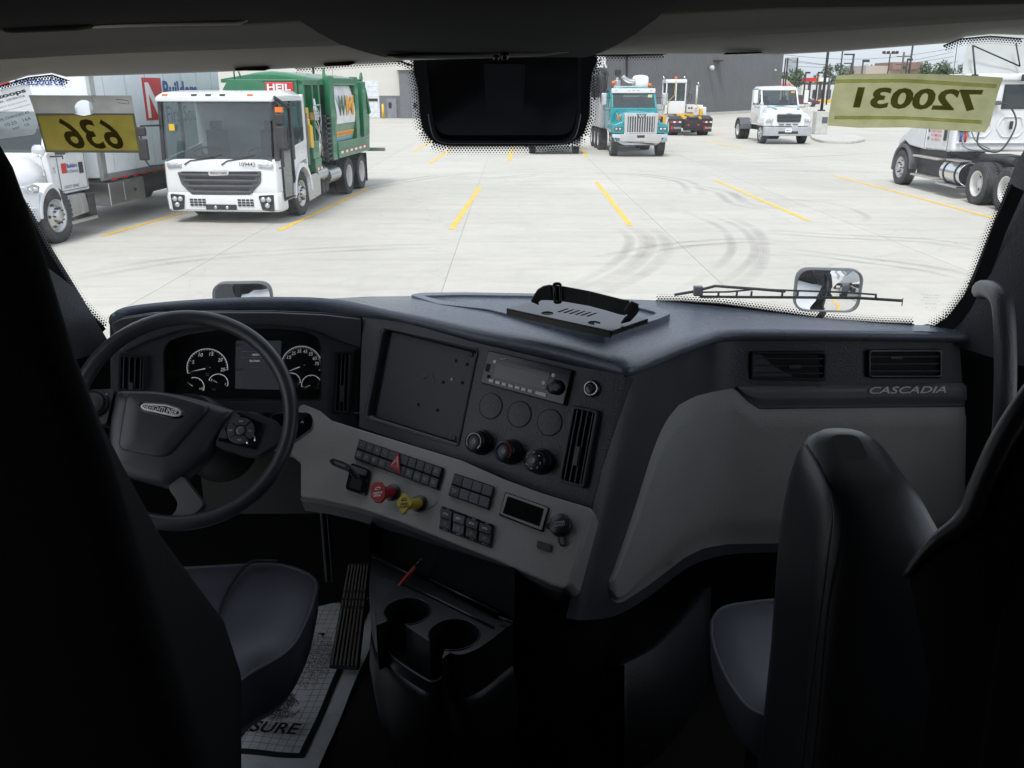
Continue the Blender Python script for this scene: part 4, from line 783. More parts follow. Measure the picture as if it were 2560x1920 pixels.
m = MB(); m.cyl((-11.95,83.6,0),(-11.95,83.6,1.2), .11, 14); m.ball((-11.95,83.6,1.2), .11, 12); o = m.build('bollard', M['yellowp'], None, origin=(-11.95,83.6,0)); tag(o,'yellow bollard beside the roller door of the white warehouse','bollard')
m = MB(); m.tube([(-15.2,70,0),(-15.2,70,7)],.09,8); m.box((-15.5,69.3,7),(-14.9,70.1,7.12)); o=m.build('lamp_pole', M['black'], None, origin=(-15.2,70,0)); tag(o,'dark lamp pole standing behind the green truck body','lamp pole')
# dark corrugated building
A = Vector((32.4,109.8,0)); dirw = (Vector((21.9,96.6,0))-A).normalized(); nrm = Vector((dirw.y,-dirw.x,0));  nrm = nrm if nrm.y<0 else -nrm
t = thing('corrugated_building', 'dark grey corrugated metal building with white letters ER on its wall', 'building', (32.4,109.8,0), world=True)
Bp = A+dirw*46; H_ = 8.5
m = MB(); m.prism([A,Bp,Bp-nrm*14,A-nrm*14],(0,0,H_)); m.build('wall', M['corr'], t)
m = MB(); Ln=46; n_=int(Ln/.32)
for k in range(n_):
    p = A+dirw*(k*.32+.05); q = p+dirw*.14; m.add([p+nrm*.002,p+nrm*.06+dirw*.03,q+nrm*.06-dirw*.03,q+nrm*.002]+[v+Vector((0,0,H_)) for v in (p+nrm*.002,p+nrm*.06+dirw*.03,q+nrm*.06-dirw*.03,q+nrm*.002)],[(0,1,5,4),(1,2,6,5),(2,3,7,6)])
m.build('wall_rib', M['corr'], t, kind='stuff')
m = MB(); m.prism([A+nrm*.1+Z_*H_,Bp+nrm*.1+Z_*H_,Bp-nrm*.3+Z_*H_,A-nrm*.3+Z_*H_],(0,0,.25)); m.build('roof_cap', M['black'], t)
m = MB(); m.prism([A+nrm*.08,Bp+nrm*.08,Bp+nrm*.02,A+nrm*.02],(0,0,.25)); m.build('base_strip', M['kerb'], t)
wp = Plane(A+nrm*.1, Bp+nrm*.1, A+nrm*.1+Z_)
c = wp(1298,134); h_ = (wp(1298,122)-wp(1298,146)).length; text('ER', c, -dirw, Z_, (wp(1287,134)-wp(1310,134)).length, h_, pm('sign_white',(.8,.8,.8),.5,emis=0), t, bold=.05, off=.15)
Zt = zc(1440,120,380,2212)
def wrect(nm,u0,v0,u1,v1,mat,d=.05):
    P=[wp(u0,v0),wp(u1,v0),wp(u1,v1),wp(u0,v1)]; P[1].z=P[0].z; P[2]=Vector((P[1].x,P[1].y,P[3].z)); m=MB(); m.prism(P,nrm*d); return m.build(nm,mat,t)
wrect('window',*Zt(570,320),*Zt(650,390),M['black']); wrect('downpipe',*Zt(728,100),*Zt(742,450),M['black'],.15)
c = wp(*Zt(1940,290)); m = MB(); m.ball(c+nrm*.3,.28,10); m.tube([c,c+nrm*.3],.06); m.build('siren', M['rimw'], t); c = wp(*Zt(2020,185)); m = MB(); m.box(c-Vector((.9,.1,.06)),c+Vector((.9,.9,.06))); m.build('wall_lamp', M['black'], t)
c = wp(*zc(1800,100,380,2212)(788,440)); m = MB(); m.ball(c+nrm*.15,.15,8); m.build('camera_dome', M['rimw'], t)
# ============================================================ island, lamp pole on concrete base
isl = []
for u,v in ((1748,289),(1753,302),(1775,309),(1840,311),(1868,306),(1868,302),(1845,296),(1800,290)): isl.append(onz(u,v,0))
m = MB(); m.prism(rp(isl,.6), (0,0,.13)); o = m.build('kerb_island', M['kerb'], None, kind='structure', bevel=.02)
pb = onz(1773,290,.13); z0=.13
t = thing('lamp_post', 'tall dark lamp post bolted to a square concrete plinth on the kerb island', 'lamp post', (pb.x,pb.y+.35,0))
boxp('plinth', (-.36,-.36,.13),(.36,.36,1.42), M['kerb'], t, bevel=.03); boxp('plinth_panel', (-.02,-.375,.75),(.3,-.36,1.1), M['greyp'], t)
m = MB(); m.box((-.17,-.17,1.42),(.17,.17,1.5)); m.build('base_plate', M['black'], t); m = MB(); m.tube([(0,0,1.5),(.02,0,9)],[.085,.06],12); m.build('pole', M['black'], t); m = MB(); m.box((-.9,-.2,8.9),(.9,.2,9.05)); m.build('lamp_head', M['black'], t)
# ============================================================ far right: filling station, poles, trees
def at(u,v,y): return ony(u,v,y)
FY = 190
t = thing('filling_station', 'filling station with red canopy beyond the car park', 'building', (at(1750,205,FY).x,FY,0), world=True)
a = at(1716,176,FY); b = at(1766,168,FY); m = MB(); m.box((a.x,FY,a.z),(b.x,FY+9,b.z)); m.build('canopy', M['red'], t)
c2 = at(1771,168,FY); m = MB(); m.box((b.x,FY,a.z),(c2.x,FY+9,b.z)); m.build('canopy_stripe', M['yellowp'], t); c3 = at(1792,168,FY); m = MB(); m.box((c2.x,FY,a.z),(c3.x,FY+9,b.z)); m.build('canopy_end', M['white'], t)
for u in (1718,1748,1771,1790):
    p = at(u,200,FY+3); m = MB(); m.box((p.x-.25,FY+3,0),(p.x+.25,FY+3.5,a.z)); m.build('canopy_post', M['greyp'], t)
p0=at(1730,205,FY+20); p1=at(1815,183,FY+20); m = MB(); m.box((p0.x,FY+20,0),(p1.x,FY+30,p1.z)); m.build('shop_wall', M['rimw'], t)
for k in range(5): u=1740+k*15; q=at(u,200,FY+20); m=MB(); m.box((q.x,FY+19.8,.3),(q.x+1.0,FY+19.9,2.2)); m.build('shop_window', M['black'], t)
t = thing('billboard_tank', 'pale rounded shed with red lettering beyond the day cab truck', 'building', (at(1700,190,150).x,150,0), world=True)
a=at(1679,200,150); b=at(1716,170,150); ring=[Vector((a.x+(b.x-a.x)*k/10,150,b.z*(.75+.25*math.sin(math.pi*min(1,.25+k/10*.8))))) for k in range(11)]; m=MB(); m.prism([Vector((a.x,150,0))]+ring+[Vector((b.x,150,0))],(0,6,0)); m.build('shed_wall', pm('pink_grey',(.5,.36,.34),.7), t)
q=at(1692,187,150); text('DEPOT',(q.x,149.9,q.z),X_,Z_,2.2,.9,M['red'],t,off=.1)
t = thing('lattice_sign', 'tall open sign frame with horizontal slats beyond the corrugated building', 'sign frame', (at(1702,200,120).x,120,0), world=True)
Zm = zc(1800,100,380,2212)
for u,v0_ in ((960,265),(990,265),(1135,255)):
    p=at(*Zm(u,v0_),120); m=MB(); m.box((p.x-.07,120,0),(p.x+.07,120.15,p.z)); m.build('post', M['chassis'], t)
for k in range(14):
    v_=262+k*17; a=at(*Zm(965,v_),120); b=at(*Zm(1140,v_-6),120); m=MB(); m.box((a.x,119.95,a.z-.03),(b.x,120,a.z+.03)); m.build('slat', M['chassis'], t)
def pole(zf, ub, vt, y, kind, lab, r=.09):
    p=at(*zf(ub,vt),y); m=MB(); m.tube([(p.x,y,0),(p.x,y,p.z)],[r*1.3,r],8)
    if kind=='arm': m.box((p.x-1.2*r*8,y-.1,p.z-.08),(p.x+.1,y+.1,p.z+.08))
    if kind=='arm2': m.box((p.x-.1,y-.1,p.z-.1),(p.x+.8,y+.1,p.z+.2))
    if kind=='flood':
        for s in (-1.2,-.4,.5,1.2): m.ball((p.x+s,y,p.z+.3),.35,8)
        m.tube([(p.x-1.2,y,p.z+.1),(p.x+1.2,y,p.z+.1)],.06)
    if kind=='util':
        m.tube([(p.x-1.1,y,p.z-.7),(p.x+1.1,y,p.z-.7)],.08); m.tube([(p.x-1.1,y,p.z-1.9),(p.x+1.1,y,p.z-1.9)],.08); m.cyl((p.x+.4,y,p.z-2.6),(p.x+.4,y,p.z-1.6),.25,10)
    nm = 'utility_pole' if kind=='util' else 'lamp_pole'
    o=m.build(nm, M['chassis'] if kind!='util' else pm('old_wood',(.12,.1,.08),.9), None, origin=(p.x,y,0)); tag(o, lab, 'pole')
Zr = zc(2180,80,380,1370)
pole(Zm,1790,120,90,'','thin dark pole rising out of view right of the lamp post',.07); pole(Zm,1948,210,110,'arm','far lamp pole with flat arm pointing left, taller of the pair',.12); pole(Zm,1915,340,140,'arm','far lamp pole with flat arm, shorter of the pair',.12)
pole(Zm,2085,310,120,'arm2','far lamp pole with tilted head just above the yellow paper strip',.1); pole(Zm,1250,480,165,'arm2','lamp pole in front of the red filling station canopy',.14); pole(Zm,1430,480,165,'arm2','lamp pole at the white end of the filling station canopy',.14)
pole(Zr,165,200,170,'flood','floodlight mast with a cluster of lamps above the tree line',.12); pole(Zr,290,180,150,'util','wooden utility pole with transformer above the tree line',.16); pole(Zr,370,110,150,'','tall plain mast right of the utility pole',.15); pole(Zr,322,250,150,'arm2','lamp pole with short arm between the utility pole and tall mast',.12)
pole(Zm,1600,460,150,'','thin pole just right of the lamp post',.1)
for k,(u0,v0_,u1,v1_) in enumerate(((1690,118,2060,104),(1700,132,2060,122),(1700,142,2060,112),(1700,128,2070,133))):
    a=at(u0,v0_,260); b=at(u1,v1_,260); P=[a+(b-a)*j/10-Vector((0,0,2.0*math.sin(math.pi*j/10))) for j in range(11)]; m=MB(); m.tube(P,.045,5); o=m.build('power_cable', M['chassis'], None, origin=a); tag(o,['upper power cable crossing the sky at right','second power cable crossing the sky at right','third power cable sloping up across the sky at right','lowest power cable sagging across the sky at right'][k],'cable')
# parked cars far away
def car(x,y,a,mat,lab,s=1.0):
    t=thing('parked_car',lab,'car',group='cars parked by the filling station')
    m=MB(); m.prism([(-.9,-2.3,.35),(-.9,-2.35,.8),(-.9,-1.4,1.0),(-.9,2.2,1.05),(-.9,2.3,.4)],(1.8,0,0)); m.build('body',mat,t,bevel=.1,seg=3)
    m=MB(); m.loft([[Vector((sx*w_,y_,z_)) for sx,y_ in ((-1,yf),(1,yf),(1,yb),(-1,yb))] for w_,z_,yf,yb in ((.85,1.0,-1.1,2.1),(.78,1.45,-.55,1.9),(.7,1.65,-.3,1.7))],smooth=False); m.build('cabin',M['black'],t,bevel=.05)
    for sx in (-1,1):
        for yy in (-1.4,1.4):
            m=MB(); m.lathe([(.01,.1),(.2,.1),(.33,.08),(.34,-.1),(.01,-.1)],(sx*.85,yy,.34),(sx,0,0),16); m.build('wheel',M['tyre'],t)
    place(t,x,y,a); t.scale=(s,s,s)
q=at(1762,213,150); car(q.x,118,78,pm('car_dark',(.03,.035,.05),.3,coat=.5),'dark blue parked car near the lamp post'); q2=at(1738,208,140); car(at(1736,205,135).x,135,80,pm('car_red',(.12,.02,.03),.3,coat=.5),'dark red parked car behind the dark blue one')
m=MB(); a=at(1768,212,150); m.box((a.x,150,.3),(a.x+14,150.1,.8)); o=m.build('guard_rail',M['yellowp'],None,origin=(a.x,150,0)); tag(o,'yellow guard rail at the edge of the car park','guard rail')
m=MB(); a=at(1870,156,240); b=at(1990,142,240); m.box((a.x,240,0),(b.x,255,b.z)); o=m.build('low_building',pm('tan_wall',(.42,.36,.32),.8),None,origin=(a.x,240,0)); tag(o,'low tan building with brown roof among the far trees','building')
a=at(1925,143,239); b=at(1990,138,239); m=MB(); m.box((a.x,238,a.z-.8),(b.x,250,b.z+.4)); o=m.build('roof_block',pm('brick_roof',(.25,.16,.13),.8),None,origin=(a.x,238,0)); tag(o,'brown roof block of the low building among the far trees','roof')
# far belt of grass so the ground does not end in bare concrete
m=MB(); m.add([(-800,262,.0),(800,262,.0),(800,1400,.0),(-800,1400,.0)],[(0,1,2,3)]); m.build('grass_field', pm('grass',(.06,.09,.03),.9,var=.3,vscale=.1), None, kind='structure')
M['leaf']=pm('foliage',(.075,.11,.06),.8,var=.35,vscale=1.2); M['bark']=pm('bark',(.09,.07,.05),.9)
def tree(x,y,h,lab,seed,wd=.34):
    random.seed(seed); t=thing('tree',lab,'tree',(x,y,0),group='trees beyond the filling station')
    m=MB(); m.tube([(0,0,0),(.1,0,h*.3),(0,.1,h*.6)],[h*.025,h*.018,h*.008],6)
    for k in range(4):
        a=random.uniform(0,6.28); m.tube([(0,0,h*(.28+.08*k)),(math.cos(a)*h*.2,math.sin(a)*h*.2,h*(.5+.08*k))],[h*.01,h*.004],5)
    m.build('trunk',M['bark'],t)
    m=MB(); vs=[];fs=[]
    blobs=[(random.gauss(0,h*wd*.4),random.gauss(0,h*wd*.35),h*random.uniform(.42,.9),h*random.uniform(.1,.2)) for _ in range(9)]
    for bx_,by_,bz_,br_ in blobs:
        for _ in range(70):
            d=Vector((random.gauss(0,1),random.gauss(0,1),random.gauss(0,1))).normalized()*br_*random.uniform(.55,1.05); p=Vector((bx_,by_,bz_))+d; s=h*random.uniform(.018,.04)
            n1=Vector((random.gauss(0,1),random.gauss(0,1),random.gauss(0,1))).normalized(); n2=n1.orthogonal().normalized()
            b0=len(vs); vs+=[p+n1*s,p+n2*s,p-n1*s,p-n2*s]; fs.append((b0,b0+1,b0+2,b0+3))
    m.add(vs,fs); m.build('crown',M['leaf'],t)
tl=[(1694,150,210),(1707,140,170),(1716,139,172),(1735,172,215),(1802,137,215),(1840,145,250),(1858,142,250),(1868,139,250),(1885,137,245),(1905,139,250),(1830,150,255),(1925,150,250),(1968,141,245),(1985,152,255),(2006,138,235),(2030,134,240),(2045,136,250),(2060,138,255),(2085,136,250),(1785,160,230),(1946,150,260),(2020,144,262)]
TLAB=['low tree at the right end of the corrugated building','tree seen through the left half of the slatted sign frame','tree seen through the right half of the slatted sign frame','small tree in front of the filling station shop wall','tree directly right of the lamp post','tree between the thin dark pole and the flat-armed lamp poles','tree just right of the taller flat-armed lamp pole','tree left of the tilted-head lamp pole','tree right of the tilted-head lamp pole','tree left of the floodlight mast','low tree between the two flat-armed lamp poles','low tree in front of the tan building wall','tree rising behind the brown roof block','small tree at the right end of the brown roof block','tall tree left of the white tractor cab','tall tree close beside the roof of the white tractor','tree behind the antenna of the white tractor','tree behind the roof fairing of the white tractor, left one','tree behind the roof fairing of the white tractor, right one','low tree behind the white end of the station canopy','low tree above the tan building beside the tall mast','low tree between the brown roof block and the white tractor']
for k,(u,v,y) in enumerate(tl):
    p=at(u,v,y); tree(p.x,y,p.z, TLAB[k], 100+k, .4)
m=MB(); vs=[];fs=[]; random.seed(5)
for _ in range(9000):
    x=random.uniform(20,290); y=random.uniform(262,285); p=Vector((x,y,random.uniform(0,5.0+1.5*math.sin(x*.12)+1.2*math.sin(x*.37)))); s=random.uniform(.3,.8); n1=Vector((random.gauss(0,1),random.gauss(0,1),random.gauss(0,1))).normalized(); n2=n1.orthogonal().normalized(); b0=len(vs); vs+=[p+n1*s,p+n2*s,p-n1*s,p-n2*s]; fs.append((b0,b0+1,b0+2,b0+3))
m.add(vs,fs); o=m.build('hedge_belt',M['leaf'],None,kind='stuff'); tag(o,'continuous low belt of green woodland along the horizon','woodland')
# ============================================================ inside the cab
def plastic(name, col, rough=.5, grain=700, b=.25, **k): return pm(name, col, rough, bump=b, bscale=grain, var=.06, vscale=5, **k)
M['pad'] = plastic('dash_pad_vinyl', (.12,.138,.175), .26, 240, .4, dirt=(.2,.21,.22,.25), dscale=6); M['dash'] = plastic('dash_dark', (.056,.059,.066), .38, 230, .4, dirt=(.10,.10,.105,.25), dscale=5)
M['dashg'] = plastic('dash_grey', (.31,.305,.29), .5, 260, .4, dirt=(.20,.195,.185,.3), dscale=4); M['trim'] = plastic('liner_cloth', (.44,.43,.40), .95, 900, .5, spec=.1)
M['dark'] = plastic('cab_black', (.014,.015,.017), .5, 500, .3); M['liner'] = plastic('liner_black_shaded', (.011,.0115,.012), .95, 900, .5, spec=.08); M['gloss'] = pm('gloss_black', (.008,.008,.009), .12, spec=.5); M['satin'] = pm('satin_black', (.015,.016,.018), .35)  # roof lining and console blackened to paint in shade; reused on dark backs
M['leather'] = pm('leather', (.066,.071,.088), .34, bump=.3, bscale=1100, wave='v', var=.12); M['wheelr'] = plastic('wheel_rim', (.040,.043,.049), .33, 800, .3)
M['print'] = pm('print_white', (.82,.83,.84), .6, var=.02); M['printd'] = pm('print_dim', (.42,.42,.43), .6, var=.02); M['cloth'] = pm('seat_cloth', (.012,.012,.013), .98, bump=.5, bscale=900, spec=.1)
M['key'] = plastic('key_cap', (.06,.062,.07), .42, 900, .2); M['keyg'] = plastic('key_blank', (.11,.11,.13), .4, 900, .2)
M['mirror'] = pm('mirror_silver', (.9,.91,.92), .01, metal=1, var=0.0)
M['carpet'] = pm('rubber_floor', (.028,.026,.025), .9, bump=.6, bscale=300)
M['mirror'].node_tree.nodes['Principled BSDF'].inputs['Roughness'].default_value = .01
for l_ in list(M['mirror'].node_tree.links):
    if l_.to_socket.name == 'Roughness': M['mirror'].node_tree.links.remove(l_)
M['ws'] = glassy('windscreen_glass', (.95,.97,.965), .55)
def dust(m, lo, hi):
    """thin film of dust and wiped streaks that scatters daylight"""
    nt = m.node_tree; n = nt.nodes; l = nt.links; tl_ = n.new('ShaderNodeBsdfTranslucent'); tl_.inputs[0].default_value = (.8,.8,.78,1)
    tc = n.new('ShaderNodeTexCoord'); mp = n.new('ShaderNodeMapping'); mp.inputs['Scale'].default_value = (1,1,4); mp.inputs['Rotation'].default_value = (0,.5,0); t = n.new('ShaderNodeTexNoise'); t.inputs['Scale'].default_value = 3.2; t.inputs['Detail'].default_value = 12; t.inputs['Roughness'].default_value = .72
    l.new(tc.outputs['Object'], mp.inputs[0]); l.new(mp.outputs[0], t.inputs['Vector']); r = n.new('ShaderNodeMapRange'); r.inputs[1].default_value = .42; r.inputs[2].default_value = .78; r.inputs[3].default_value = lo; r.inputs[4].default_value = hi; l.new(t.outputs['Fac'], r.inputs[0])
    mixes = [x for x in n if x.type == 'MIX_SHADER']; m1 = [x for x in mixes if not x.inputs[0].is_linked][0]
    for lk in list(l):
        if lk.to_node == m1 and lk.to_socket == m1.inputs[2]: l.remove(lk)
    l.new(tl_.outputs[0], m1.inputs[2]); l.new(r.outputs[0], m1.inputs[0])
dust(M['ws'], .012, .10)
M['lensglass'] = glassy('cluster_lens', (.9,.9,.9), 2.4)
def weave(name, col):
    m = pm(name, col, .42); nt = m.node_tree; n = nt.nodes; l = nt.links; b = n['Principled BSDF']
    c = n.new('ShaderNodeTexChecker'); c.inputs['Scale'].default_value = 320; tc = n.new('ShaderNodeTexCoord'); l.new(tc.outputs['Object'], c.inputs[0])
    bp = n.new('ShaderNodeBump'); bp.inputs['Strength'].default_value = .8; bp.inputs['Distance'].default_value = .002; l.new(c.outputs['Fac'], bp.inputs['Height']); l.new(bp.outputs[0], b.inputs['Normal']); return m
M['weave'] = weave('woven_trim', (.15,.155,.165))
def lerp1(tab, x):
    if x <= tab[0][0]: return tab[0][1]
    for (a,b),(c,d) in zip(tab, tab[1:]):
        if x <= c: return b+(d-b)*(x-a)/(c-a)
    return tab[-1][1]
cab = thing('truck_cab', 'dark interior of the truck cab with windscreen, pillars, roof lining and floor', 'truck cab', (0,1.0,1.2), world=True)
dash = thing('dashboard', 'wrap-around grey and black dashboard under the windscreen', 'dashboard', (0,1.9,1.6), world=True)
# ---- windscreen
GB = [(-1.2,1.72),(-1.08,1.90),(-.95,2.06),(-.7,2.27),(-.4,2.37),(0,2.40),(.4,2.33),(.6,2.24),(.76,2.15),(.91,2.09),(1.03,2.06),(1.12,1.95),(1.22,1.75)]
def gtop(x): return 1.80-.30*(abs(x)/1.15)**2.5
rows = []
for j in range(9):
    t_ = j/8; row = []
    for i in range(33):
        x = -1.16+2.34*i/32; yb = lerp1(GB, x); p0 = Vector((x, yb, 2.14)); p1 = Vector((x, gtop(x), 2.86)); p = p0+(p1-p0)*t_; p.y += .05*math.sin(math.pi*t_)
        row.append(p)
    rows.append(row)
m = MB(); m.loft(rows, closed=False, caps=False); glass = m.build('windscreen', M['ws'], cab)
GV = [p for r in rows for p in r]; GF = []
for j in range(8):
    for i in range(32): GF.append((j*33+i, j*33+i+1, (j+1)*33+i+1, (j+1)*33+i))
gtree = BVHTree.FromPolygons(GV, GF)
def og(u, v, off=.0):
    r = ray(u, v).normalized(); h = gtree.ray_cast(CAM, r)
    if h[0] is None: return None
    n = h[1]; n = n if n.dot(r) < 0 else -n
    return h[0]+n*off
# printed border: solid band and rows of dots that thin out
def frit(path, side, solid, rowsn=5, pitch=6.4, r0=3.1):
    """path in picture measure along the edge; side=+1/-1 inward normal; dots cast on the glass"""
    P = [Vector((u,v,0)) for u,v in path]; L=0; pts=[]
    seg = [(P[i],P[i+1]) for i in range(len(P)-1)]; tot = sum((b-a).length for a,b in seg)
    def atl(s):
        for a,b in seg:
            d=(b-a).length
            if s<=d: t=(b-a)/d; return a+t*s, Vector((-t.y,t.x,0))*side
            s-=d
        a,b=seg[-1]; t=(b-a).normalized(); return b, Vector((-t.y,t.x,0))*side
    m = MB(); N = max(2,int(tot/12)); A=[];B=[]
    for k in range(N+1):
        p,n = atl(tot*k/N); a=og(p.x-n.x*(1.5 if P[0].y<200 and P[0].x!=895 else 26),p.y-n.y*(1.5 if P[0].y<200 and P[0].x!=895 else 26),.003); b=og(p.x+n.x*solid,p.y+n.y*solid,.003)
        if a is None or b is None: continue
        A.append(a);B.append(b)
    n_=len(A)
    if n_>1: m.add(A+B,[(k,k+1,n_+k+1,n_+k) for k in range(n_-1)])
    for q in range(rowsn):
        rr = r0*(1-q/(rowsn+.3)); d = solid+ (q+.1)*pitch*.72
        for k in range(int(tot/pitch)):
            p,n = atl(pitch*(k+.5*(q%2))); c=(p.x+n.x*d,p.y+n.y*d)
            R=[og(c[0]+math.cos(a)*rr,c[1]+math.sin(a)*rr,.0032) for a in [math.pi/3*z for z in range(6)]]
            if any(x is None for x in R): continue
            m.add(R,[tuple(range(6))])
    return m
M['frit'] = pm('frit_ceramic', (.006,.006,.007), .7, var=0)
fr = MB()
for path,side,sol,rn in (([(0,430),(45,440),(100,545),(168,655),(225,712)],-1,4,4), ([(2190,400),(2150,490),(2105,615),(2052,685),(2010,712)],1,3,5),
        ([(1420,653),(1470,653),(1560,659),(1700,679),(1800,693),(1906,700),(1975,702)],-1,4,4),
        ([(0,184),(60,166),(112,160),(150,173)],1,.5,5), ([(640,142),(760,133),(862,127),(892,140)],1,2,3), ([(2040,96),(2075,82),(2140,76),(2212,82)],1,.5,4),
        ([(895,120),(896,150),(906,190),(909,240),(916,278),(936,303),(966,311),(1060,311),(1180,310),(1232,306),(1258,288),(1270,250),(1272,190),(1277,150),(1290,122)],1,2,5),
        ([(1275,115),(1340,116),(1440,113)],1,2,3)):
    f = frit(path,side,sol,rn); fr.v, off_ = fr.v+f.v, len(fr.v); fr.f += [tuple(off_+i for i in g) for g in f.f]; fr.sm += f.sm
fr.build('frit_dots', M['frit'], cab, kind='stuff')
# black sensor cover and its bezel
P = [og(u,v,.004) for u,v in ((899,110),(899,150),(908,190),(911,240),(918,276),(938,300),(966,308),(1060,308),(1180,307),(1232,303),(1256,286),(1267,250),(1269,190),(1274,150),(1288,110))]
m = MB(); m.add(P+[og(1090,110,.004)],[tuple(range(len(P)+1))]); m.build('sensor_panel', M['frit'], glass)
gp = Plane(og(930,200,.03), og(1250,200,.03), og(1090,290,.03))
outer = rp(gp.L([(912,112),(926,250),(938,306),(1240,306),(1254,250),(1256,112)]),[.0,.02,.035,.035,.02,0]); inner = rp(gp.L([(919,112),(933,250),(945,301),(1234,301),(1247,250),(1249,112)]),[.0,.02,.032,.032,.02,0])
flat('sensor_bezel', outer, gp.n, .004, .03, M['satin'], cab, holes=[inner]); m = MB(); lp = [p+gp.n*.005 for p in outer[2:-2]]; m.tube(lp, .0011, 6); m.build('bezel_edge', pm('bezel_edge',(.3,.31,.31),.35), cab)
flat('sensor_window', inner, gp.n, -.004, .012, M['gloss'], cab); m = MB()
for u0,u1 in ((975,985),(1180,1190)): pass
flat('sensor_lens', rp(gp.L([(1045,140),(1135,140),(1130,245),(1050,245)]),.01), gp.n, -.002, .004, M['satin'], cab)
# ---- roof lining and header
def rowy(pts, y, dz=0): return [ony(u,v,y)+Vector((0,0,dz)) for u,v in pts]
U = [-160,0,60,112,142,273,508,700,862,1100,1290,1440,1680,1800,2050,2085,2140,2212,2380]
lowv = [(-160,200),(0,182),(60,164),(112,158),(142,166),(273,162),(508,154),(700,144),(862,131),(1100,124),(1290,118),(1440,116),(1680,118),(1800,112),(2050,93),(2085,80),(2140,74),(2212,76),(2380,80)]
seam = [(-160,133),(0,127),(60,124),(112,121),(142,119),(273,113),(508,105),(700,98),(862,93),(1100,93),(1290,96),(1440,84),(1680,72),(1800,66),(2050,50),(2085,47),(2140,44),(2212,40),(2380,34)]
def vv(tab, du): return [(u, lerp1(tab,u)+du) for u in U]
curve = [0 if abs(u-1106)<700 else .00022*(abs(u-1106)-700) for u in U]
def rowc(tab, y, du=0, dz=0): return [ony(u, lerp1(tab,u)+du, y-.35*curve[i]*1.0)+Vector((0,0,dz)) for i,u in enumerate(U)]
m = MB(); m.loft([rowc(lowv,1.80,-6,.03), rowc(lowv,1.775), rowc(lowv,1.75,-4), rowc(seam,1.66,6), rowc(seam,1.655,2,.01)], closed=False, caps=False); m.build('header_trim', M['trim'], cab)
pock = [(-160,66),(0,63),(190,57),(350,52),(520,50),(600,40),(1400,30),(1550,16),(2000,10),(2380,2)]
m = MB(); m.loft([rowc(seam,1.652,1,.012), rowc(seam,1.645,-1,-.002), rowc(seam,1.60,-12), rowc(seam,1.5,-32), rowc(pock,1.40,8), rowc(pock,1.34,1), rowc(pock,1.33,-2,.012), rowc(pock,1.30,-4,.07)], closed=False, caps=False); m.build('roof_shelf', plastic('liner_shaded',(.12,.117,.11),.95,900,.5,spec=.1), cab)  # shelf colour darkened to paint the fade into shade above the lit header
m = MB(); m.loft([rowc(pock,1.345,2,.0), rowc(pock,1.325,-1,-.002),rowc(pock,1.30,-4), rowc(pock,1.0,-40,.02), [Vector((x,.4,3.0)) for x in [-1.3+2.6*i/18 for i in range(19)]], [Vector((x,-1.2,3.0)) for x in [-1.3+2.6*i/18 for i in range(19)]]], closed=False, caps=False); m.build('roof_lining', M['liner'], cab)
for pts in (((0,70),(150,64),(196,56),(165,10),(120,-10),(0,-10)),): 
    m = MB(); P=[ony(u,v,1.28) for u,v in pts]; m.prism(P,(0,.03,.0)); m.build('shelf_pocket', M['liner'], cab, bevel=.006)
m = MB(); m.tube([ony(200,57,1.30),ony(350,52,1.30),ony(515,50,1.30),ony(531,44,1.30),ony(520,20,1.28),ony(500,-10,1.26)],.0028,6); m.build('pocket_rim', M['trim'], cab)
# label strip and clips on the header
def hdrplane(): return Plane(ony(540,135,1.735),ony(730,120,1.735),ony(540,120,1.70))
hp = hdrplane(); flat('header_label', hp.L([(534,122),(735,114),(740,125),(562,137)]), hp.n, .002,.004, pm('label_grey',(.23,.235,.22),.6), cab)
for q in (((508,148),(580,143),(588,149),(572,153),(512,153)),((698,138),(765,132),(772,137),(755,142),(705,144)),((1395,76),(1455,72),(1458,84),(1400,88)),((1565,114),(1640,112),(1648,116),(1560,119))):
    m = MB(); m.prism([ony(u,v,1.745) for u,v in q],(0,-.012,0)); m.build('visor_clip', M['gloss'], cab, bevel=.002)
# overhead console
def crow(u0,u1,v,y,drop=0): return [ony(u0+(u1-u0)*k/12, v+drop*math.sin(math.pi*k/12), y) for k in range(13)]
m = MB(); m.loft([crow(835,1262,118,1.72), crow(832,1266,124,1.70), crow(790,1300,113,1.62,4), crow(735,1335,96,1.5,8), crow(690,1375,72,1.38,10), crow(640,1418,40,1.25,10), crow(590,1462,0,1.12,6), crow(540,1520,-70,.98)], closed=False, caps=False); m.build('overhead_console', M['liner'], cab)
m = MB(); a = [ony(u,v,1.60) for u,v in ((832,121),(1000,118),(1200,108),(1262,103),(1240,112),(1170,122),(1000,128),(860,128))]; m.prism(a,(0,.02,.005)); m.build('console_lens', pm('console_lens',(.20,.20,.19),.4,bump=.5,bscale=60), cab, bevel=.003)
m = MB(); m.ball(ony(1090,120,1.58),.008,10); m.ball(ony(1072,124,1.58),.006,8); m.build('console_sensor', M['gloss'], cab)
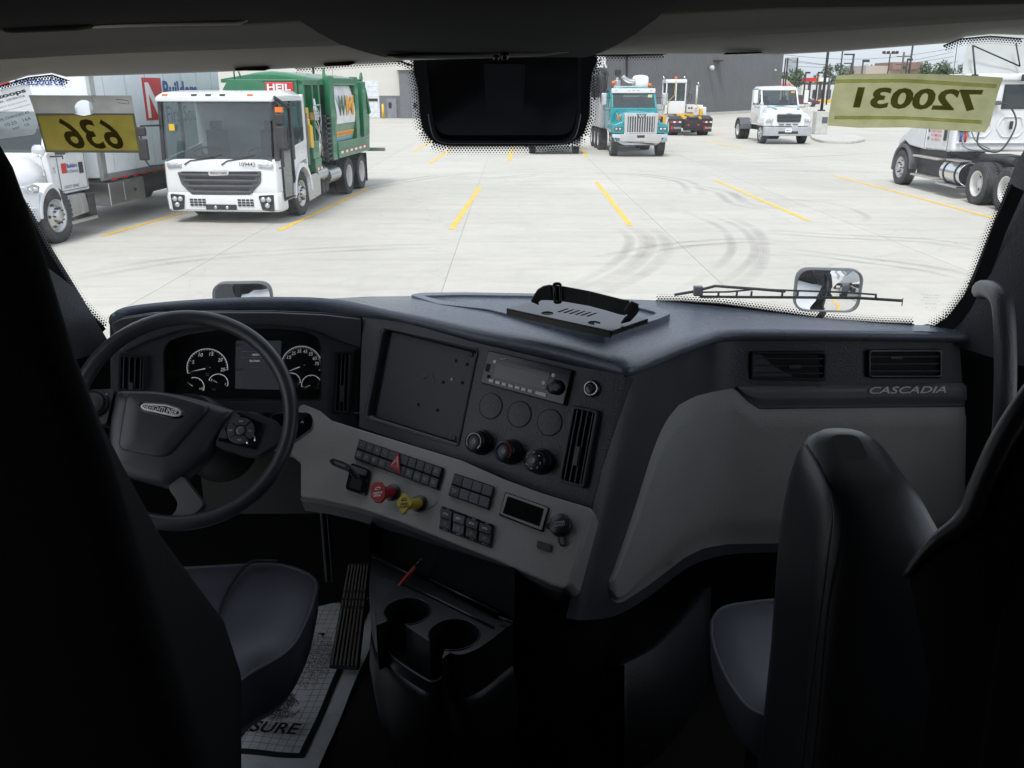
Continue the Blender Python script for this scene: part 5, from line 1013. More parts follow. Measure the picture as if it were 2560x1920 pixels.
# ---- pillars, doors, floor, back wall: closed shell so the only light comes through glass
def pil(name, rowsp): m = MB(); m.loft(rowsp, closed=False, caps=False); return m.build(name, M['dash'], cab)
pil('right_pillar' if 0 else 'pillar', [[Vector((1.06,yg,z)),Vector((1.075,yg-.05,z)),Vector((1.12,yg-.16,z)),Vector((1.19,yg-.27,z)),Vector((1.26,yg-.36,z))] for z,yg in ((2.16,2.03),(2.25,1.99),(2.4,1.93),(2.6,1.86),(2.8,1.72),(2.92,1.62))])
pil('pillar', [[Vector((xg,yg,z)),Vector((xg-.015,yg-.05,z)),Vector((xg-.07,yg-.16,z)),Vector((-1.19,yg-.27,z)),Vector((-1.26,yg-.36,z))] for z,yg,xg in ((2.16,1.98,-.96),(2.25,1.95,-.98),(2.4,1.91,-1.02),(2.6,1.84,-1.055),(2.8,1.71,-1.04),(2.92,1.62,-1.04))])
for s in (-1,1):
    def wv(y,z): return Vector((s*1.25,y,z))
    nn = Vector((-s,0,0)); flat('door', [wv(-1.4,1.15),wv(2.1,1.15),wv(2.1,2.2),wv(1.75,2.3),wv(1.40,3.0),wv(-1.4,3.05)], nn, 0,.05, M['dash'], cab, holes=[rp([wv(.35,2.0 if s>0 else 1.27),wv(1.66,2.0 if s>0 else 1.27),wv(1.60,2.3),wv(1.33,2.86),wv(.35,2.9)],.05)])
    m = MB(); (s>0) and m.add([wv(.3,1.95)+nn*-.02,wv(1.7,1.95)+nn*-.02,wv(1.4,2.95)+nn*-.02,wv(.3,2.95)+nn*-.02],[(0,1,2,3)]); (s>0) and m.build('door_window', M['ws'], cab)
    if s>0: boxp('door_armrest', (s*1.25-(.12 if s>0 else 0),.6,1.95),(s*1.25+(.12 if s<0 else 0),1.5,2.05), M['dark'], cab, bevel=.03)
    # outer skin of the cab (seen only in the hood mirrors)
    flat('outer_door', [wv(-1.4,1.0),wv(2.1,1.0),wv(2.1,2.2),wv(1.75,2.3),wv(1.40,3.0),wv(-1.4,3.3)], Vector((s,0,0)), .03,0, M['white'], cab, holes=[rp([wv(.35,2.0 if s>0 else 1.27),wv(1.66,2.0 if s>0 else 1.27),wv(1.60,2.3),wv(1.33,2.86),wv(.35,2.9)],.05)])
    boxp('side_fairing', (s*1.28-.02,-4.5,.35),(s*1.28+.02,-1.4,1.0), M['white'], cab)
    m = MB(); m.cyl((s*1.05,-1.2,.65),(s*1.05,.6,.65),.32,24); m.build('fuel_tank', M['chrome'], cab)
boxp('sleeper_wall', (-1.25,-1.45,1.15),(1.25,-1.4,3.1), M['dark'], cab); boxp('outer_roof', (-1.3,-1.45,3.12),(1.3,1.35,3.2), M['white'], cab); boxp('outer_roof', (-1.3,1.3,2.98),(1.3,1.75,3.12), M['white'], cab)
boxp('floor', (-1.3,-1.45,1.14),(1.3,2.45,1.2), M['carpet'], cab)
GX = [-1.28,-1.2,-1.08,-.95,-.7,-.4,0,.4,.6,.76,.91,1.03,1.12,1.22,1.28]
m = MB(); m.loft([[Vector((x,lerp1(GB,x)+.005,2.15 if x<.95 else 2.195)) for x in GX],[Vector((x,lerp1(GB,x)+.02,2.0)) for x in GX],[Vector((x,lerp1(GB,x)+.03,1.14)) for x in GX]],closed=False,caps=False); m.build('firewall', M['liner'], cab)
m = MB(); m.loft([[Vector((x*w_,y,z-.12*abs(x)**2.5)) for x in [-1+2*k/12 for k in range(13)]] for y,z,w_ in ((2.0,1.99,1.2),(2.5,1.95,1.15),(3.2,1.80,1.12),(3.8,1.64,1.05),(4.1,1.5,1.0),(4.25,1.2,.95))], closed=False, caps=False); m.build('bonnet', M['white'], cab)
# grab handle on the right pillar
P = smooth_curve([ony(2122,626,1.72),ony(2148,630,1.62),ony(2166,660,1.56),ony(2172,760,1.52),ony(2170,880,1.50),ony(2160,985,1.52),ony(2140,1020,1.6)],6)
m = MB(); m.tube(P, [.020]*4+[.019]*(len(P)-4), 12); m.build('grab_handle', M['dash'], cab)
# the driver's door stands open: leaf swung forward about its front edge
m = MB(); hx, hy = -1.30, 1.72; dd = Vector((-.93,.36,0)).normalized(); nn2 = Vector((dd.y,-dd.x,0))
def dl(s_,z): return Vector((hx,hy,z))+dd*s_
flat('open_door', rp([dl(0,1.2),dl(1.3,1.2),dl(1.3,2.85),dl(.35,2.85),dl(.05,2.3)],.05), nn2, .0,.06, M['dash'], cab, holes=[rp([dl(.15,2.05),dl(1.2,2.05),dl(1.2,2.75),dl(.42,2.75)],.05)])
# ---- dashboard pad
FT = [(233,684,2.258),(262,668,2.26),(330,658,2.26),(430,650,2.26),(540,645,2.26),(622,645,2.255),(691,647,2.25),(760,656,2.245),(837,674,2.238),(930,693,2.228),(1019,714,2.22),(1147,740,2.21),(1238,762,2.204),(1310,782,2.2),(1354,793,2.2),(1390,782,2.2),(1436,762,2.2),(1480,744,2.2),(1527,727,2.2),(1560,719,2.2),(1610,716,2.2),(1753,717,2.2),(1889,719,2.2),(2020,720,2.2),(2096,722,2.2)]
LB = [(237,706),(268,691),(330,682),(430,681),(540,680),(622,681),(691,682),(760,686),(837,692),(930,717),(1019,742),(1147,773),(1238,795),(1310,809),(1354,816),(1390,803),(1436,784),(1480,765),(1527,748),(1560,740),(1610,737),(1753,737),(1889,738),(2020,740),(2098,741)]
PB = [(-1.2,1.85),(-1.08,1.95),(-.95,2.05),(-.7,2.26),(-.4,2.34),(0,2.36),(.42,2.29),(.61,2.2),(.76,2.11),(.91,2.05),(1.03,2.03),(1.2,2.0)]
F3 = [onz(u,v,z) for u,v,z in FT]; L3 = [ony(u,v,F3[i].y+.004) for i,(u,v) in enumerate(LB)]
F3 = smooth_curve(F3,3); L3 = smooth_curve(L3,3)
for i in (42,): F3[i] = F3[i]
st = []
for f,l in zip(F3,L3):
    b = Vector((f.x, max(lerp1(PB,f.x), f.y+.03), 2.2)); h = (f.z-l.z)
    inn = (b-f); inn.z = 0; inn = inn.normalized() if inn.length > 1e-4 else Vector((0,1,0))
    a1 = f + (b-f)*.12; top = [b+Vector((0,.06,-.03)), b, b+(f-b)*.3, b+(f-b)*.6, b+(f-b)*.85, f+inn*.014+Vector((0,0,.001)), f+inn*.004-Vector((0,0,.004)), f-Vector((0,0,.012)), l+Vector((0,0,.006)), l+inn*.004, l+inn*.03+Vector((0,0,.002))]
    st.append(top)
m = MB(); m.loft(st, closed=False, caps=False); m.add(st[0],[tuple(range(len(st[0])))]); m.add(st[-1],[tuple(range(len(st[-1])))]); m.build('dash_top', M['pad'], dash)
ptree = BVHTree.FromPolygons([p for s_ in st for p in s_], [(k*11+i,k*11+i+1,(k+1)*11+i+1,(k+1)*11+i) for k in range(len(st)-1) for i in range(10)])
def tcast(tree,u,v,off=0):
    r = ray(u,v).normalized(); h = tree.ray_cast(CAM,r)
    if h[0] is None: return None
    n = h[1] if h[1].dot(r)<0 else -h[1]; return h[0]+n*off
# ---- main panels
PL = Plane(ony(240,700,1.89), ony(781,688,2.062), ony(765,912,2.0)); PS = Plane(ony(781,688,2.062), ony(1345,815,1.705), ony(1270,1090,1.62))
PG = Plane(ony(1275,1100,1.575), ony(1215,1268,1.475), ony(690,1000,1.84))
arch = [(355,866),(352,760),(362,738),(400,724),(470,713),(590,709),(660,716),(688,730),(696,756),(694,866)]
flat('left_panel', PL.L([(237,700),(262,686),(330,676),(430,673),(590,672),(700,676),(786,684),(776,938),(713,926),(690,912),(650,896),(560,890),(240,880)]), PL.n, 0,.06, M['dash'], dash, holes=[rp(PL.L(arch),.01)])
flat('cluster_brow', PL.L([(240,700),(262,688),(330,677),(430,674),(590,674),(700,679),(780,688),(778,752),(735,738),(690,718),(650,708),(590,702),(470,703),(380,716),(320,736),(270,760),(262,757)]), PL.n, .014,.0, M['dash'], dash, bevel=.005)
flat('panel_gap', PL.L([(779,688),(783,688),(773,918),(769,917)]), PL.n, .0016,0, M['gloss'], dash)
so = [R4(365,280),R4(940,405),R4(820,990),R4(265,815)]; si = [R4(402,300),R4(922,432),R4(815,962),R4(308,803)]
flat('centre_panel', PS.L([(783,682),(837,688),(930,712),(1019,738),(1147,768),(1238,790),(1348,810),(1278,1096),(1165,1062),(1085,1032),(994,992),(895,962),(776,922)]), PS.n, 0,.08, M['dash'], dash, holes=[rp(PS.L(so),.012)])
o_ = rp(PS.L(so),.012); i_ = rp(PS.L(si),.008,4)
m = MB(); m.loft([[p+PS.n*.002 for p in o_],[p*.3+q*.7+PS.n*.001 for p,q in zip(o_,i_)],[p-PS.n*.02 for p in i_]], caps=False); m.build('screen_surround', M['satin'], dash)
m = MB(); m.tube([p+PS.n*.002 for p in o_]+[o_[0]+PS.n*.002], .0014, 6); m.build('surround_rim', M['dash'], dash)
pl_ = flat('blanking_plate', i_, PS.n, -.012,.004, plastic('plate', (.036,.038,.042), .45, 200,.15), dash)
def disc(c, n, r, h, mat, par, name, seg=20, dome=0, **k): m = MB(); m.lathe([(r,0),(r,h*.8),(r*.93,h),(.004,h+dome)], c, n, seg); return m.build(name, mat, par, **k)
for z in ((408,330),(897,443),(796,936),(320,784)):
    c = PS(*R4(*z),-.012); s_ = disc(c, PS.n, .0055,.003, M['satin'], pl_, 'screw', 14); disc(c+PS.n*.003, PS.n, .0022,.0004, M['frit'], s_, 'screw_socket', 6) if 0 else disc(c+PS.n*.0025, PS.n, .0024,.001, M['keyg'], pl_, 'screw_socket', 6)
for z in ((806,479),(873,499),(730,605),(845,609),(585,738),(697,771),(618,574)): disc(PS(*R4(*z),-.012), PS.n, .002,.0008, M['frit'], pl_, 'drilled_hole', 10)
disc(PS(*R4(780,589),-.012), PS.n, .0018,.0012, M['print'], pl_, 'drilled_hole', 10)
m = MB(); m.add([PS(*R4(*z),-.0108) for z in ((650,545),(662,552),(678,590),(680,612),(665,600),(652,570))],[tuple(range(6))]); m.add([PS(*R4(*z),-.0108) for z in ((605,555),(625,548),(640,560),(628,572),(610,585))],[tuple(range(5))]); m.build('glue_smear', pm('smear',(.085,.088,.09),.7), pl_)
def qf(pl, zs, f=None, off=0):
    Q = [pl(*(f(*z) if f else z), off) for z in zs]
    return lambda s,t,h=0: (Q[0]*(1-s)+Q[1]*s)*(1-t)+(Q[3]*(1-s)+Q[2]*s)*t + pl.n*h
def qbox(q, s0,s1,t0,t1,h0,h1,n,name,mat,par,r=0,bevel=.0008,**k):
    P = [q(s0,t0),q(s1,t0),q(s1,t1),q(s0,t1)]; P = rp(P,r,3) if r else P
    return flat(name, P, n, h1, -h0, mat, par, bevel=bevel, **k)
def vent(pl, zs, f, nsl, along, tab, mat=None, par=None, rim=None):
    q = qf(pl, zs, f); v_ = bpy.data.objects.new('air_vent', None); C.objects.link(v_); v_.parent = par or dash
    P = rp([q(0,0),q(1,0),q(1,1),q(0,1)],.008,4); w_ = (q(1,0)-q(0,0)).length; h_ = (q(0,1)-q(0,0)).length; a_ = .007/w_; b_ = .007/h_
    I = rp([q(a_,b_),q(1-a_,b_),q(1-a_,1-b_),q(a_,1-b_)],.005,4)
    flat('vent_frame', P, pl.n, .012,0, rim or M['satin'], v_, holes=[I], bevel=.0012); flat('vent_back', I, pl.n, .0015,0, M['frit'], v_)
    for k in range(nsl):
        c = (k+1)/(nsl+1); e = .0011
        if along=='v': qq = [q(c-e/w_,b_),q(c+e/w_,b_),q(c+e/w_,1-b_),q(c-e/w_,1-b_)]
        else: qq = [q(a_,c-e/h_),q(1-a_,c-e/h_),q(1-a_,c+e/h_),q(a_,c+e/h_)]
        flat('vent_slat', qq, pl.n, .0095,-.002, M['key'], v_)
    s0,t0,s1,t1 = tab; flat('vent_tab', [q(s0,t0),q(s1,t0),q(s1,t1),q(s0,t1)], pl.n, .013,-.008, M['key'], v_, bevel=.0008)
    return v_
vent(PL,((80,418),(195,418),(181,795),(64,786)),R4,4,'v',(.42,.55,.58,.8)); vent(PS,((1508,742),(1662,775),(1578,1238),(1422,1195)),R4,4,'v',(.42,.5,.58,.75)); vent(PL,((365,490),(555,500),(548,745),(358,745)),R3,4,'v',(.42,.75,.56,.95))
# ---- instrument cluster
CP = Plane(*[p-PL.n*.045 for p in PL.L([(240,700),(781,688),(765,912)])])
bk = rp(CP.L([(340,880),(340,735),(400,700),(600,695),(705,716),(712,760),(710,880)]),.01)
cl = flat('instrument_cluster', bk, CP.n, 0,.01, pm('gauge_face',(.016,.017,.02),.45), dash)
m = MB(); A_ = rp(PL.L(arch),.01); m.loft([A_,[p-PL.n*.05 for p in A_]], caps=False); m.build('cluster_shroud', M['dark'], dash)
LIT = pm('gauge_lit', (.8,.82,.85), .6, emis=.16)
def dial(zc_, rz, f, a0, a1, labels, needle, nm='gauge', tick=20, tsize=.0075, name=None):
    c = CP(*f(*zc_),.001); xd = CP.x; yd = CP.y; e = CP(*f(zc_[0]+rz,zc_[1]),.001); R = abs((e-c).dot(xd))
    g = disc(c-CP.n*.0005, CP.n, R*1.02,.001, M['frit'], cl, nm, 40); m = MB()
    def pt(a,r,h=.0): a = math.radians(a); return c+xd*math.cos(a)*r+yd*math.sin(a)*r+CP.n*(.0015+h)
    P = [pt(a0+(a1-a0)*k/40,R) for k in range(41)]; m.tube(P,.0009,5); m.build('scale_arc', LIT, cl)
    m = MB()
    for k in range(tick+1):
        a = a0+(a1-a0)*k/tick; l_ = .1 if k%(tick//5 if tick>=10 else 2)==0 else .055
        m.tube([pt(a,R*.97),pt(a,R*(.97-l_))],.0005,4)
    m.build('scale_ticks', LIT, cl, kind='stuff')
    for s_,a in labels: text(s_, pt(a,R*.76), xd, yd, tsize*.68*len(s_), tsize*1.1, LIT, cl, name='numeral', shear=.2)
    m = MB(); m.prism([pt(needle,R*.85,.003),pt(needle+90,R*.03,.003),pt(needle+180,R*.18,.003),pt(needle-90,R*.03,.003)],CP.n*.001); m.build('needle', LIT, cl); disc(pt(0,0,.001),CP.n,R*.11,.005,M['satin'],cl,'needle_hub',16)
ga = lambda k,n,a0,a1: a0+(a1-a0)*k/n
dial((960,588),135,R3,195,-8,[(s_,ga(k,5,195,-8)) for k,s_ in ((1,'5'),(2,'10'),(3,'15'),(4,'20'),(5,'25'))],191,nm='gauge',tick=25)
dial((1032,690),65,R3,160,-20,[('E',150),('F',-10)],145,tick=4,tsize=.005); dial((870,715),68,R3,100,-25,[('150',-15)],140,tick=5,tsize=.0045)
dial((1590,575),135,R3,165,-15,[(s_,ga(k,8,165,-15)) for k,s_ in ((1,'15'),(2,'25'),(3,'35'),(4,'45'),(5,'55'),(6,'65'),(7,'75'))],200,tick=35)
dial((1655,700),65,R3,190,0,[],200,tick=4); dial((1520,680),60,R3,160,-10,[],150,tick=4)
text('RPM\nx100', CP(*R3(958,633),.002), CP.x,CP.y,.008,.007,M['printd'],cl); text('FUEL', CP(*R3(1003,732),.002), CP.x,CP.y,.009,.004,M['printd'],cl)
q = qf(CP,((1150,405),(1455,405),(1440,735),(1145,728)),R3); ds = qbox(q,0,1,0,1,0,.002,CP.n,'message_screen',pm('screen_glow',(.10,.11,.13),.3,emis=.10),cl,r=.003); qbox(q,-.02,1.02,-.02,1.02,0,.0012,CP.n,'screen_frame',M['gloss'],cl,r=.004)
m = MB(); m.tube([p+CP.n*.003 for p in rp([q(.13,.22),q(.9,.22),q(.9,.35),q(.13,.35)],.003)]+[rp([q(.13,.22),q(.9,.22),q(.9,.35),q(.13,.35)],.003)[0]+CP.n*.003],.0004,4); m.build('logo_outline', M['print'], cl)
text('FREIGHTLINER', q(.52,.285,.003), CP.x,CP.y,.034,.0045,LIT,cl,shear=.2); text('Run Smart', q(.42,.41,.003), CP.x,CP.y,.024,.0055,LIT,cl,shear=.2,bold=.01); text('422,714 mi', q(.42,.55,.003), CP.x,CP.y,.02,.0038,M['printd'],cl)
m = MB(); rs = []                       # lens right end bowed forward so it catches a reflection from the doorway
for k in range(25):
    u = 360+330*k/24; s_ = k/24; dd_ = -.043 + (.0 if s_ < .5 else .165*(s_-.5)**2); vt = lerp1([(360,770),(372,744),(405,733),(470,726),(590,724),(655,728),(680,738),(690,762)], u)
    rs.append([PL(u, vt+(866-vt)*j/6, dd_) for j in range(7)])
m.loft(rs, closed=False, caps=False); m.build('cluster_lens', M['lensglass'], dash)
# ---- radio
q = qf(PS,((1010,425),(1502,540),(1455,740),(965,608)),R4); n = PS.n
rd = qbox(q,0,1,0,1,0,.010,n,'radio',M['gloss'],dash,r=.003,bevel=.001); qbox(q,-.02,1.02,-.03,1.03,0,.003,n,'radio_gap',M['frit'],dash,r=.003)
def zq(pl, zs, f, h0, h1, name, mat, par, r=0, bevel=.0006, **k): P = [pl(*f(*z)) for z in zs]; P = rp(P,r,3) if r else P; return flat(name,P,pl.n,h1,-h0,mat,par,bevel=bevel,**k)
zq(PS,((1058,472),(1375,550),(1352,658),(1043,580)),R4,.01,.0108,'radio_display',pm('display_grey',(.16,.155,.16),.25),rd,r=.004)
zq(PS,((1062,462),(1380,545),(1375,572),(1056,498)),R4,.0108,.0112,'display_shade',M['gloss'],rd,r=.002)
text('Bluetooth', PS(*R4(1085,468),.0113), PS.x,PS.y,.014,.003,M['print'],rd)
for k in range(7):
    x = 1030+k*38.2; y = 600+k*10
    kk = zq(PS,((x-13,y-10),(x+13,y-4),(x+10,y+13),(x-15,y+7)),R4,.01,.0125,'radio_button',M['print'],rd,r=.001)
zq(PS,((1292,660),(1355,676),(1350,696),(1288,678)),R4,.01,.0125,'radio_button',M['print'],rd,r=.001)
for z in ((1037,484),(1382,565),(1325,610)): disc(PS(*R4(*z),.01),n,.0042,.002,M['print'],rd,'round_button',14)
zq(PS,((1000,497),(1024,502),(1014,548),(990,542)),R4,.01,.0112,'usb_socket',M['frit'],rd); disc(PS(*R4(999,572),.01),n,.004,.001,M['keyg'],rd,'aux_socket',14); disc(PS(*R4(999,572),.0112),n,.0025,.0006,M['frit'],rd,'aux_hole',12)
disc(PS(*R4(1398,635),.01),n,.0165,.016,M['satin'],rd,'volume_knob',28); disc(PS(*R4(1398,635),.0258),n,.008,.001,M['key'],rd,'knob_cap',20)
# ---- blank gauge covers, knobs, push button
for z in ((1012,747),(1182,795),(1362,845)):
    c = PS(*R4(*z)); m = MB(); m.lathe([(.0300,0),(.0300,.0008),(.0292,.0008),(.0292,0)],c,n,48,close=True); m.build('blank_cover_groove', M['frit'], dash); disc(c,n,.0288,.0012,M['dash'],dash,'blank_cover',48)
for i,z in enumerate(((958,962),(1132,1018),(1308,1075))):
    c = PS(*R4(*z)); k_ = disc(c,n,.0285,.010,M['satin'],dash,'climate_knob',40); m = MB(); m.lathe([(.0255,.01),(.0245,.033),(.022,.036),(.004,.036)],c,n,40); m.build('knob_grip', M['satin'], k_)
    def kp(a,r,h=.0368): a=math.radians(a); return c+PS.x*math.cos(a)*r+PS.y*math.sin(a)*r+n*h
    def arc(a0,a1,r,mat,w=.0009): m = MB(); m.tube([kp(a0+(a1-a0)*j/24,r) for j in range(25)],w,5); m.build('dial_mark', mat, k_)
    if i==0: arc(215,-20,.018,M['print']); arc(-25,-60,.018,M['print'],.0015)
    if i==1: arc(235,95,.0185,pm('mark_blue',(.02,.09,.3),.5),.0014); arc(85,-55,.0185,pm('mark_red',(.35,.02,.02),.5),.0014)
    if i==2:
        for a in (90,35,150,-20,200,250,300): m = MB(); m.tube([kp(a-8,.0165),kp(a,.0185),kp(a+8,.0165),kp(a+4,.0145)],.0006,4); m.build('dial_mark', M['print'], k_)
    m = MB(); m.tube([kp(150,.004),kp(90,.005),kp(30,.004),kp(-60,.0035)],.0006,4); m.build('dial_icon', M['print'], k_); disc(kp(0,0),n,.0062,.0003,M['gloss'],k_,'knob_dimple',20)
c = PS(*R4(1612,645)); disc(c,n,.0185,.006,M['satin'],dash,'push_button_collar',30); m = MB(); m.lathe([(.0155,.006),(.0155,.009),(.0128,.009),(.0128,.006)],c,n,36,close=True); m.build('push_button_ring', pm('ring_bright',(.75,.77,.8),.25,metal=.6), dash); disc(c+n*.006,n,.012,.001,M['gloss'],dash,'push_button',30)
# ribbed strip down the right edge of the centre panel
m = MB()
for k in range(46):
    a = k/46; b = (k+.55)/46; p = lambda s,t: PS((1337+(1352-1337)*s)*(1-t)+(1266+(1282-1266)*s)*t, 815*(1-t)+1094*t)
    m.prism([p(0,a),p(1,a),p(1,b),p(0,b)],n*.0012)
m.build('edge_ribs', M['dash'], dash, kind='stuff')
# ---- grey switch panel
gpo = [(505,866),(650,870),(690,886),(713,906),(770,924),(895,962),(994,992),(1085,1032),(1165,1062),(1276,1096),(1281,1112),(1232,1262),(1218,1272),(1192,1264),(1075,1212),(950,1162),(860,1126),(778,1098),(700,1080),(648,1073),(648,1000),(600,960),(520,930)]
flat('switch_panel', PG.L(gpo), PG.n, 0,.10, M['dashg'], dash, bevel=.006, seg=3)
ng = PG.n
# woven strip and under-fascia
def ruled(name, A, B, mat, par, n_=3):
    m = MB(); m.loft([smooth_curve(A,4), smooth_curve(B,4)], closed=False, caps=False); return m.build(name, mat, par)
e0 = PG.L([(648,1075),(700,1082),(778,1100),(860,1128),(950,1164),(1075,1214),(1192,1266),(1226,1272)],-.004)
e1 = [p+Vector((0,.012,-.016)) for p in e0]; e2 = [p+Vector((0,.035,-.052)) for p in e0]; e3 = [p+Vector((-.02,.16,-.085)) for p in e0]
ruled('woven_strip', e0, e1, M['weave'], dash); ruled('lower_fascia', e1, e2, M['dash'], dash); ruled('fascia_underside', e2, e3, M['liner'], dash)
# switches
def keys(zs, cols, rows_, f, gaps=(), texts=None, blank=()):
    q = qf(PG, zs, f); b_ = qbox(q,0,1,0,1,0,.006,ng,'switch_bank',M['gloss'],dash,r=.002,bevel=.0008); k=0
    for (s0,s1) in cols:
        for (t0,t1) in rows_:
            kb = qbox(q,s0,s1,t0,t1,.006,.0095,ng,'key',M['keyg'] if k in blank else M['key'],b_,bevel=.0008)
            if k not in blank:
                tx = (texts or {}).get(k)
                if tx: text(tx, q((s0+s1)/2,(t0+t1)/2,.0098), q(1,.5)-q(0,.5), q(.5,0)-q(.5,1), (q(s1,.5)-q(s0,.5)).length*.5, (q(.5,t1)-q(.5,t0)).length*.4, M['printd'], kb)
                else:
                    m = MB(); c0 = q((s0+s1)/2,(t0+t1)/2,.0099); xx = (q(1,.5)-q(0,.5)).normalized(); yy=(q(.5,0)-q(.5,1)).normalized(); j=k*1.7
                    m.tube([c0-xx*.003+yy*math.sin(j)*.002,c0+yy*.002,c0+xx*.003-yy*.001,c0-yy*.002,c0-xx*.002],.0004,4); m.build('key_symbol', M['printd'], kb)
            k+=1
    return q,b_
cols = [(.012+.094*k,.10+.094*k) for k in range(4)]+[(.615+.094*k,.70+.094*k) for k in range(4)]
q,b_ = keys(((240,948),(740,1120),(705,1250),(208,1062)), cols, [(.05,.46),(.56,.96)], R4, texts={1:'RUN\nDRSE',3:'DIST\nLOCK',5:'LIGHT\nTEST',7:'ENG\nLIGHT',9:'UTILITY\nLIGHT',11:'ATC\nSPIN',13:'LOW\nPRO',14:'REG\nDIAG',15:'FAN\nMODE'})
qbox(q,.385,.61,.05,.46,.006,.0095,ng,'key',M['key'],b_); qbox(q,.385,.61,.56,.96,.006,.0095,ng,'key',M['key'],b_)
c = q(.5,.5,.010); hz = [q(.5,.02,.0105),q(.575,.93,.0105),q(.435,.80,.0105)]; m = MB(); m.prism(rp(hz,.002),ng*.004); hb = m.build('hazard_button', pm('hazard_red',(.42,.015,.03),.3), b_, bevel=.0006)
g = sum(hz,Vector())/3+ng*.0046
for s_ in (.62,.36): P=[g+(p-sum(hz,Vector())/3)*s_ for p in hz]; m = MB(); m.tube(P+[P[0]],.0006,4); m.build('hazard_triangle', M['print'], hb)
keys(((803,1150),(1037,1228),(1002,1366),(765,1280)), [(.02+.245*k,.25+.245*k) for k in range(4)], [(.05,.46),(.55,.96)], R4, blank=(2,3,4,5,6,7), texts={1:'PWR\nOFF'})
for k,(a_,b2) in enumerate((('LOCK','INTR\nAXLE'),('','CAM\nINT'),('SLIDE','AIR\nSLIDE'),('LOWER','SUSP\nHGT'))):
    x=725+k*77; y=1342+k*28.5; q=qf(PG,((x,y),(x+78,y+26),(x+58,y+163),(x-16,y+136)),R4)
    r_ = qbox(q,0,1,0,1,0,.004,ng,'rocker_switch',M['gloss'],dash,r=.002); qbox(q,.06,.94,.14,.50,.004,.014,ng,'rocker_top',M['keyg'] if k==1 else M['key'],r_,bevel=.0015); qbox(q,.06,.94,.50,.88,.004,.0095,ng,'rocker_bottom',M['keyg'] if k==1 else M['key'],r_,bevel=.0015)
    xx=q(1,.5)-q(0,.5); yy=q(.5,0)-q(.5,1)
    if a_: text(a_, q(.5,.06,.0044), xx,yy,.008,.0022,M['print'],r_)
    text(b2, q(.5,.7,.0098), xx,yy,.009,.007,M['printd'],r_); text(('UNLOCK','','SLIDE','NORMAL')[k] or 'OFF', q(.5,.94,.0044), xx,yy,.009,.0022,M['print'],r_)
    m = MB(); c0=q(.5,.32,.0146); m.tube([c0-xx*.2,c0+yy*.03-xx*.1,c0+yy*.03+xx*.1,c0+xx*.2],.0006,4); m.tube([c0-xx*.2-yy*.03,c0+xx*.2-yy*.03],.0005,4); m.build('switch_symbol', M['print'], r_)
zq(PG,((1100,1258),(1362,1350),(1322,1496),(1063,1396)),R4,0,.003,'display_recess',M['gloss'],dash,r=.003); zq(PG,((1106,1266),(1354,1354),(1318,1488),(1070,1390)),R4,.0,.006,'display_bezel',M['dashg'],dash,r=.003,bevel=.0015); zq(PG,((1118,1286),(1332,1362),(1305,1466),(1088,1386)),R4,.0,.0066,'small_display',M['gloss'],dash,r=.002)
c = PG(*R4(1430,1458)); d_ = disc(c,ng,.0235,.014,M['satin'],dash,'outlet_cap',32); text('POWER\nOUTLET', c+ng*.0145, PG.x,PG.y,.024,.011,M['printd'],d_,bold=.02); m = MB(); m.prism([c+ng*.004-PG.x*.03-PG.y*.004,c+ng*.004-PG.x*.018-PG.y*.01,c+ng*.004-PG.x*.018+PG.y*.008,c+ng*.004-PG.x*.03+PG.y*.004],ng*.006); m.build('cap_tab', M['satin'], d_)
m = MB(); m.tube(smooth_curve([c-PG.y*.02+ng*.006,c-PG.y*.03-PG.x*.004+ng*.008,c-PG.y*.042+ng*.006,c-PG.y*.040+PG.x*.008+ng*.004,c-PG.y*.025+PG.x*.008+ng*.004],4),.0022,6); m.build('cap_strap', M['satin'], d_)
zq(PG,((1290,1545),(1373,1571),(1367,1617),(1287,1589)),R4,0,.005,'blank_switch',M['key'],dash,r=.003,bevel=.001)
# trailer brake lever
zq(PG,((193,1088),(308,1130),(278,1284),(158,1246)),R4,0,.008,'brake_lever_housing',M['gloss'],dash,r=.008,bevel=.003); zq(PG,((200,1170),(262,1192),(250,1256),(178,1236)),R4,.008,.009,'housing_recess',M['frit'],dash,r=.004); zq(PG,((195,1108),(292,1140),(284,1172),(198,1146)),R4,.008,.016,'housing_block',M['keyg'],dash,r=.004,bevel=.002)
a = PG(*R4(225,1175),.03); b = PG(*R4(175,1120),.05); c2 = PG(*R4(68,1085),.06)
m = MB(); m.tube([a,(a+b)/2,b],[.008,.007,.006],10); pr = [PG(*R4(*z),.055) for z in ((62,1075),(85,1062),(140,1078),(185,1100),(195,1125),(175,1140),(120,1120),(75,1100))]; m.prism(rp(pr,.003),ng*.008); lv = m.build('brake_lever', M['satin'], dash, bevel=.002)
text('TRAILER BRAKE', PG(*R4(118,1092),.064), PG(*R4(160,1112))-PG(*R4(75,1080)), PG.y, .032,.0052, M['printd'], lv)
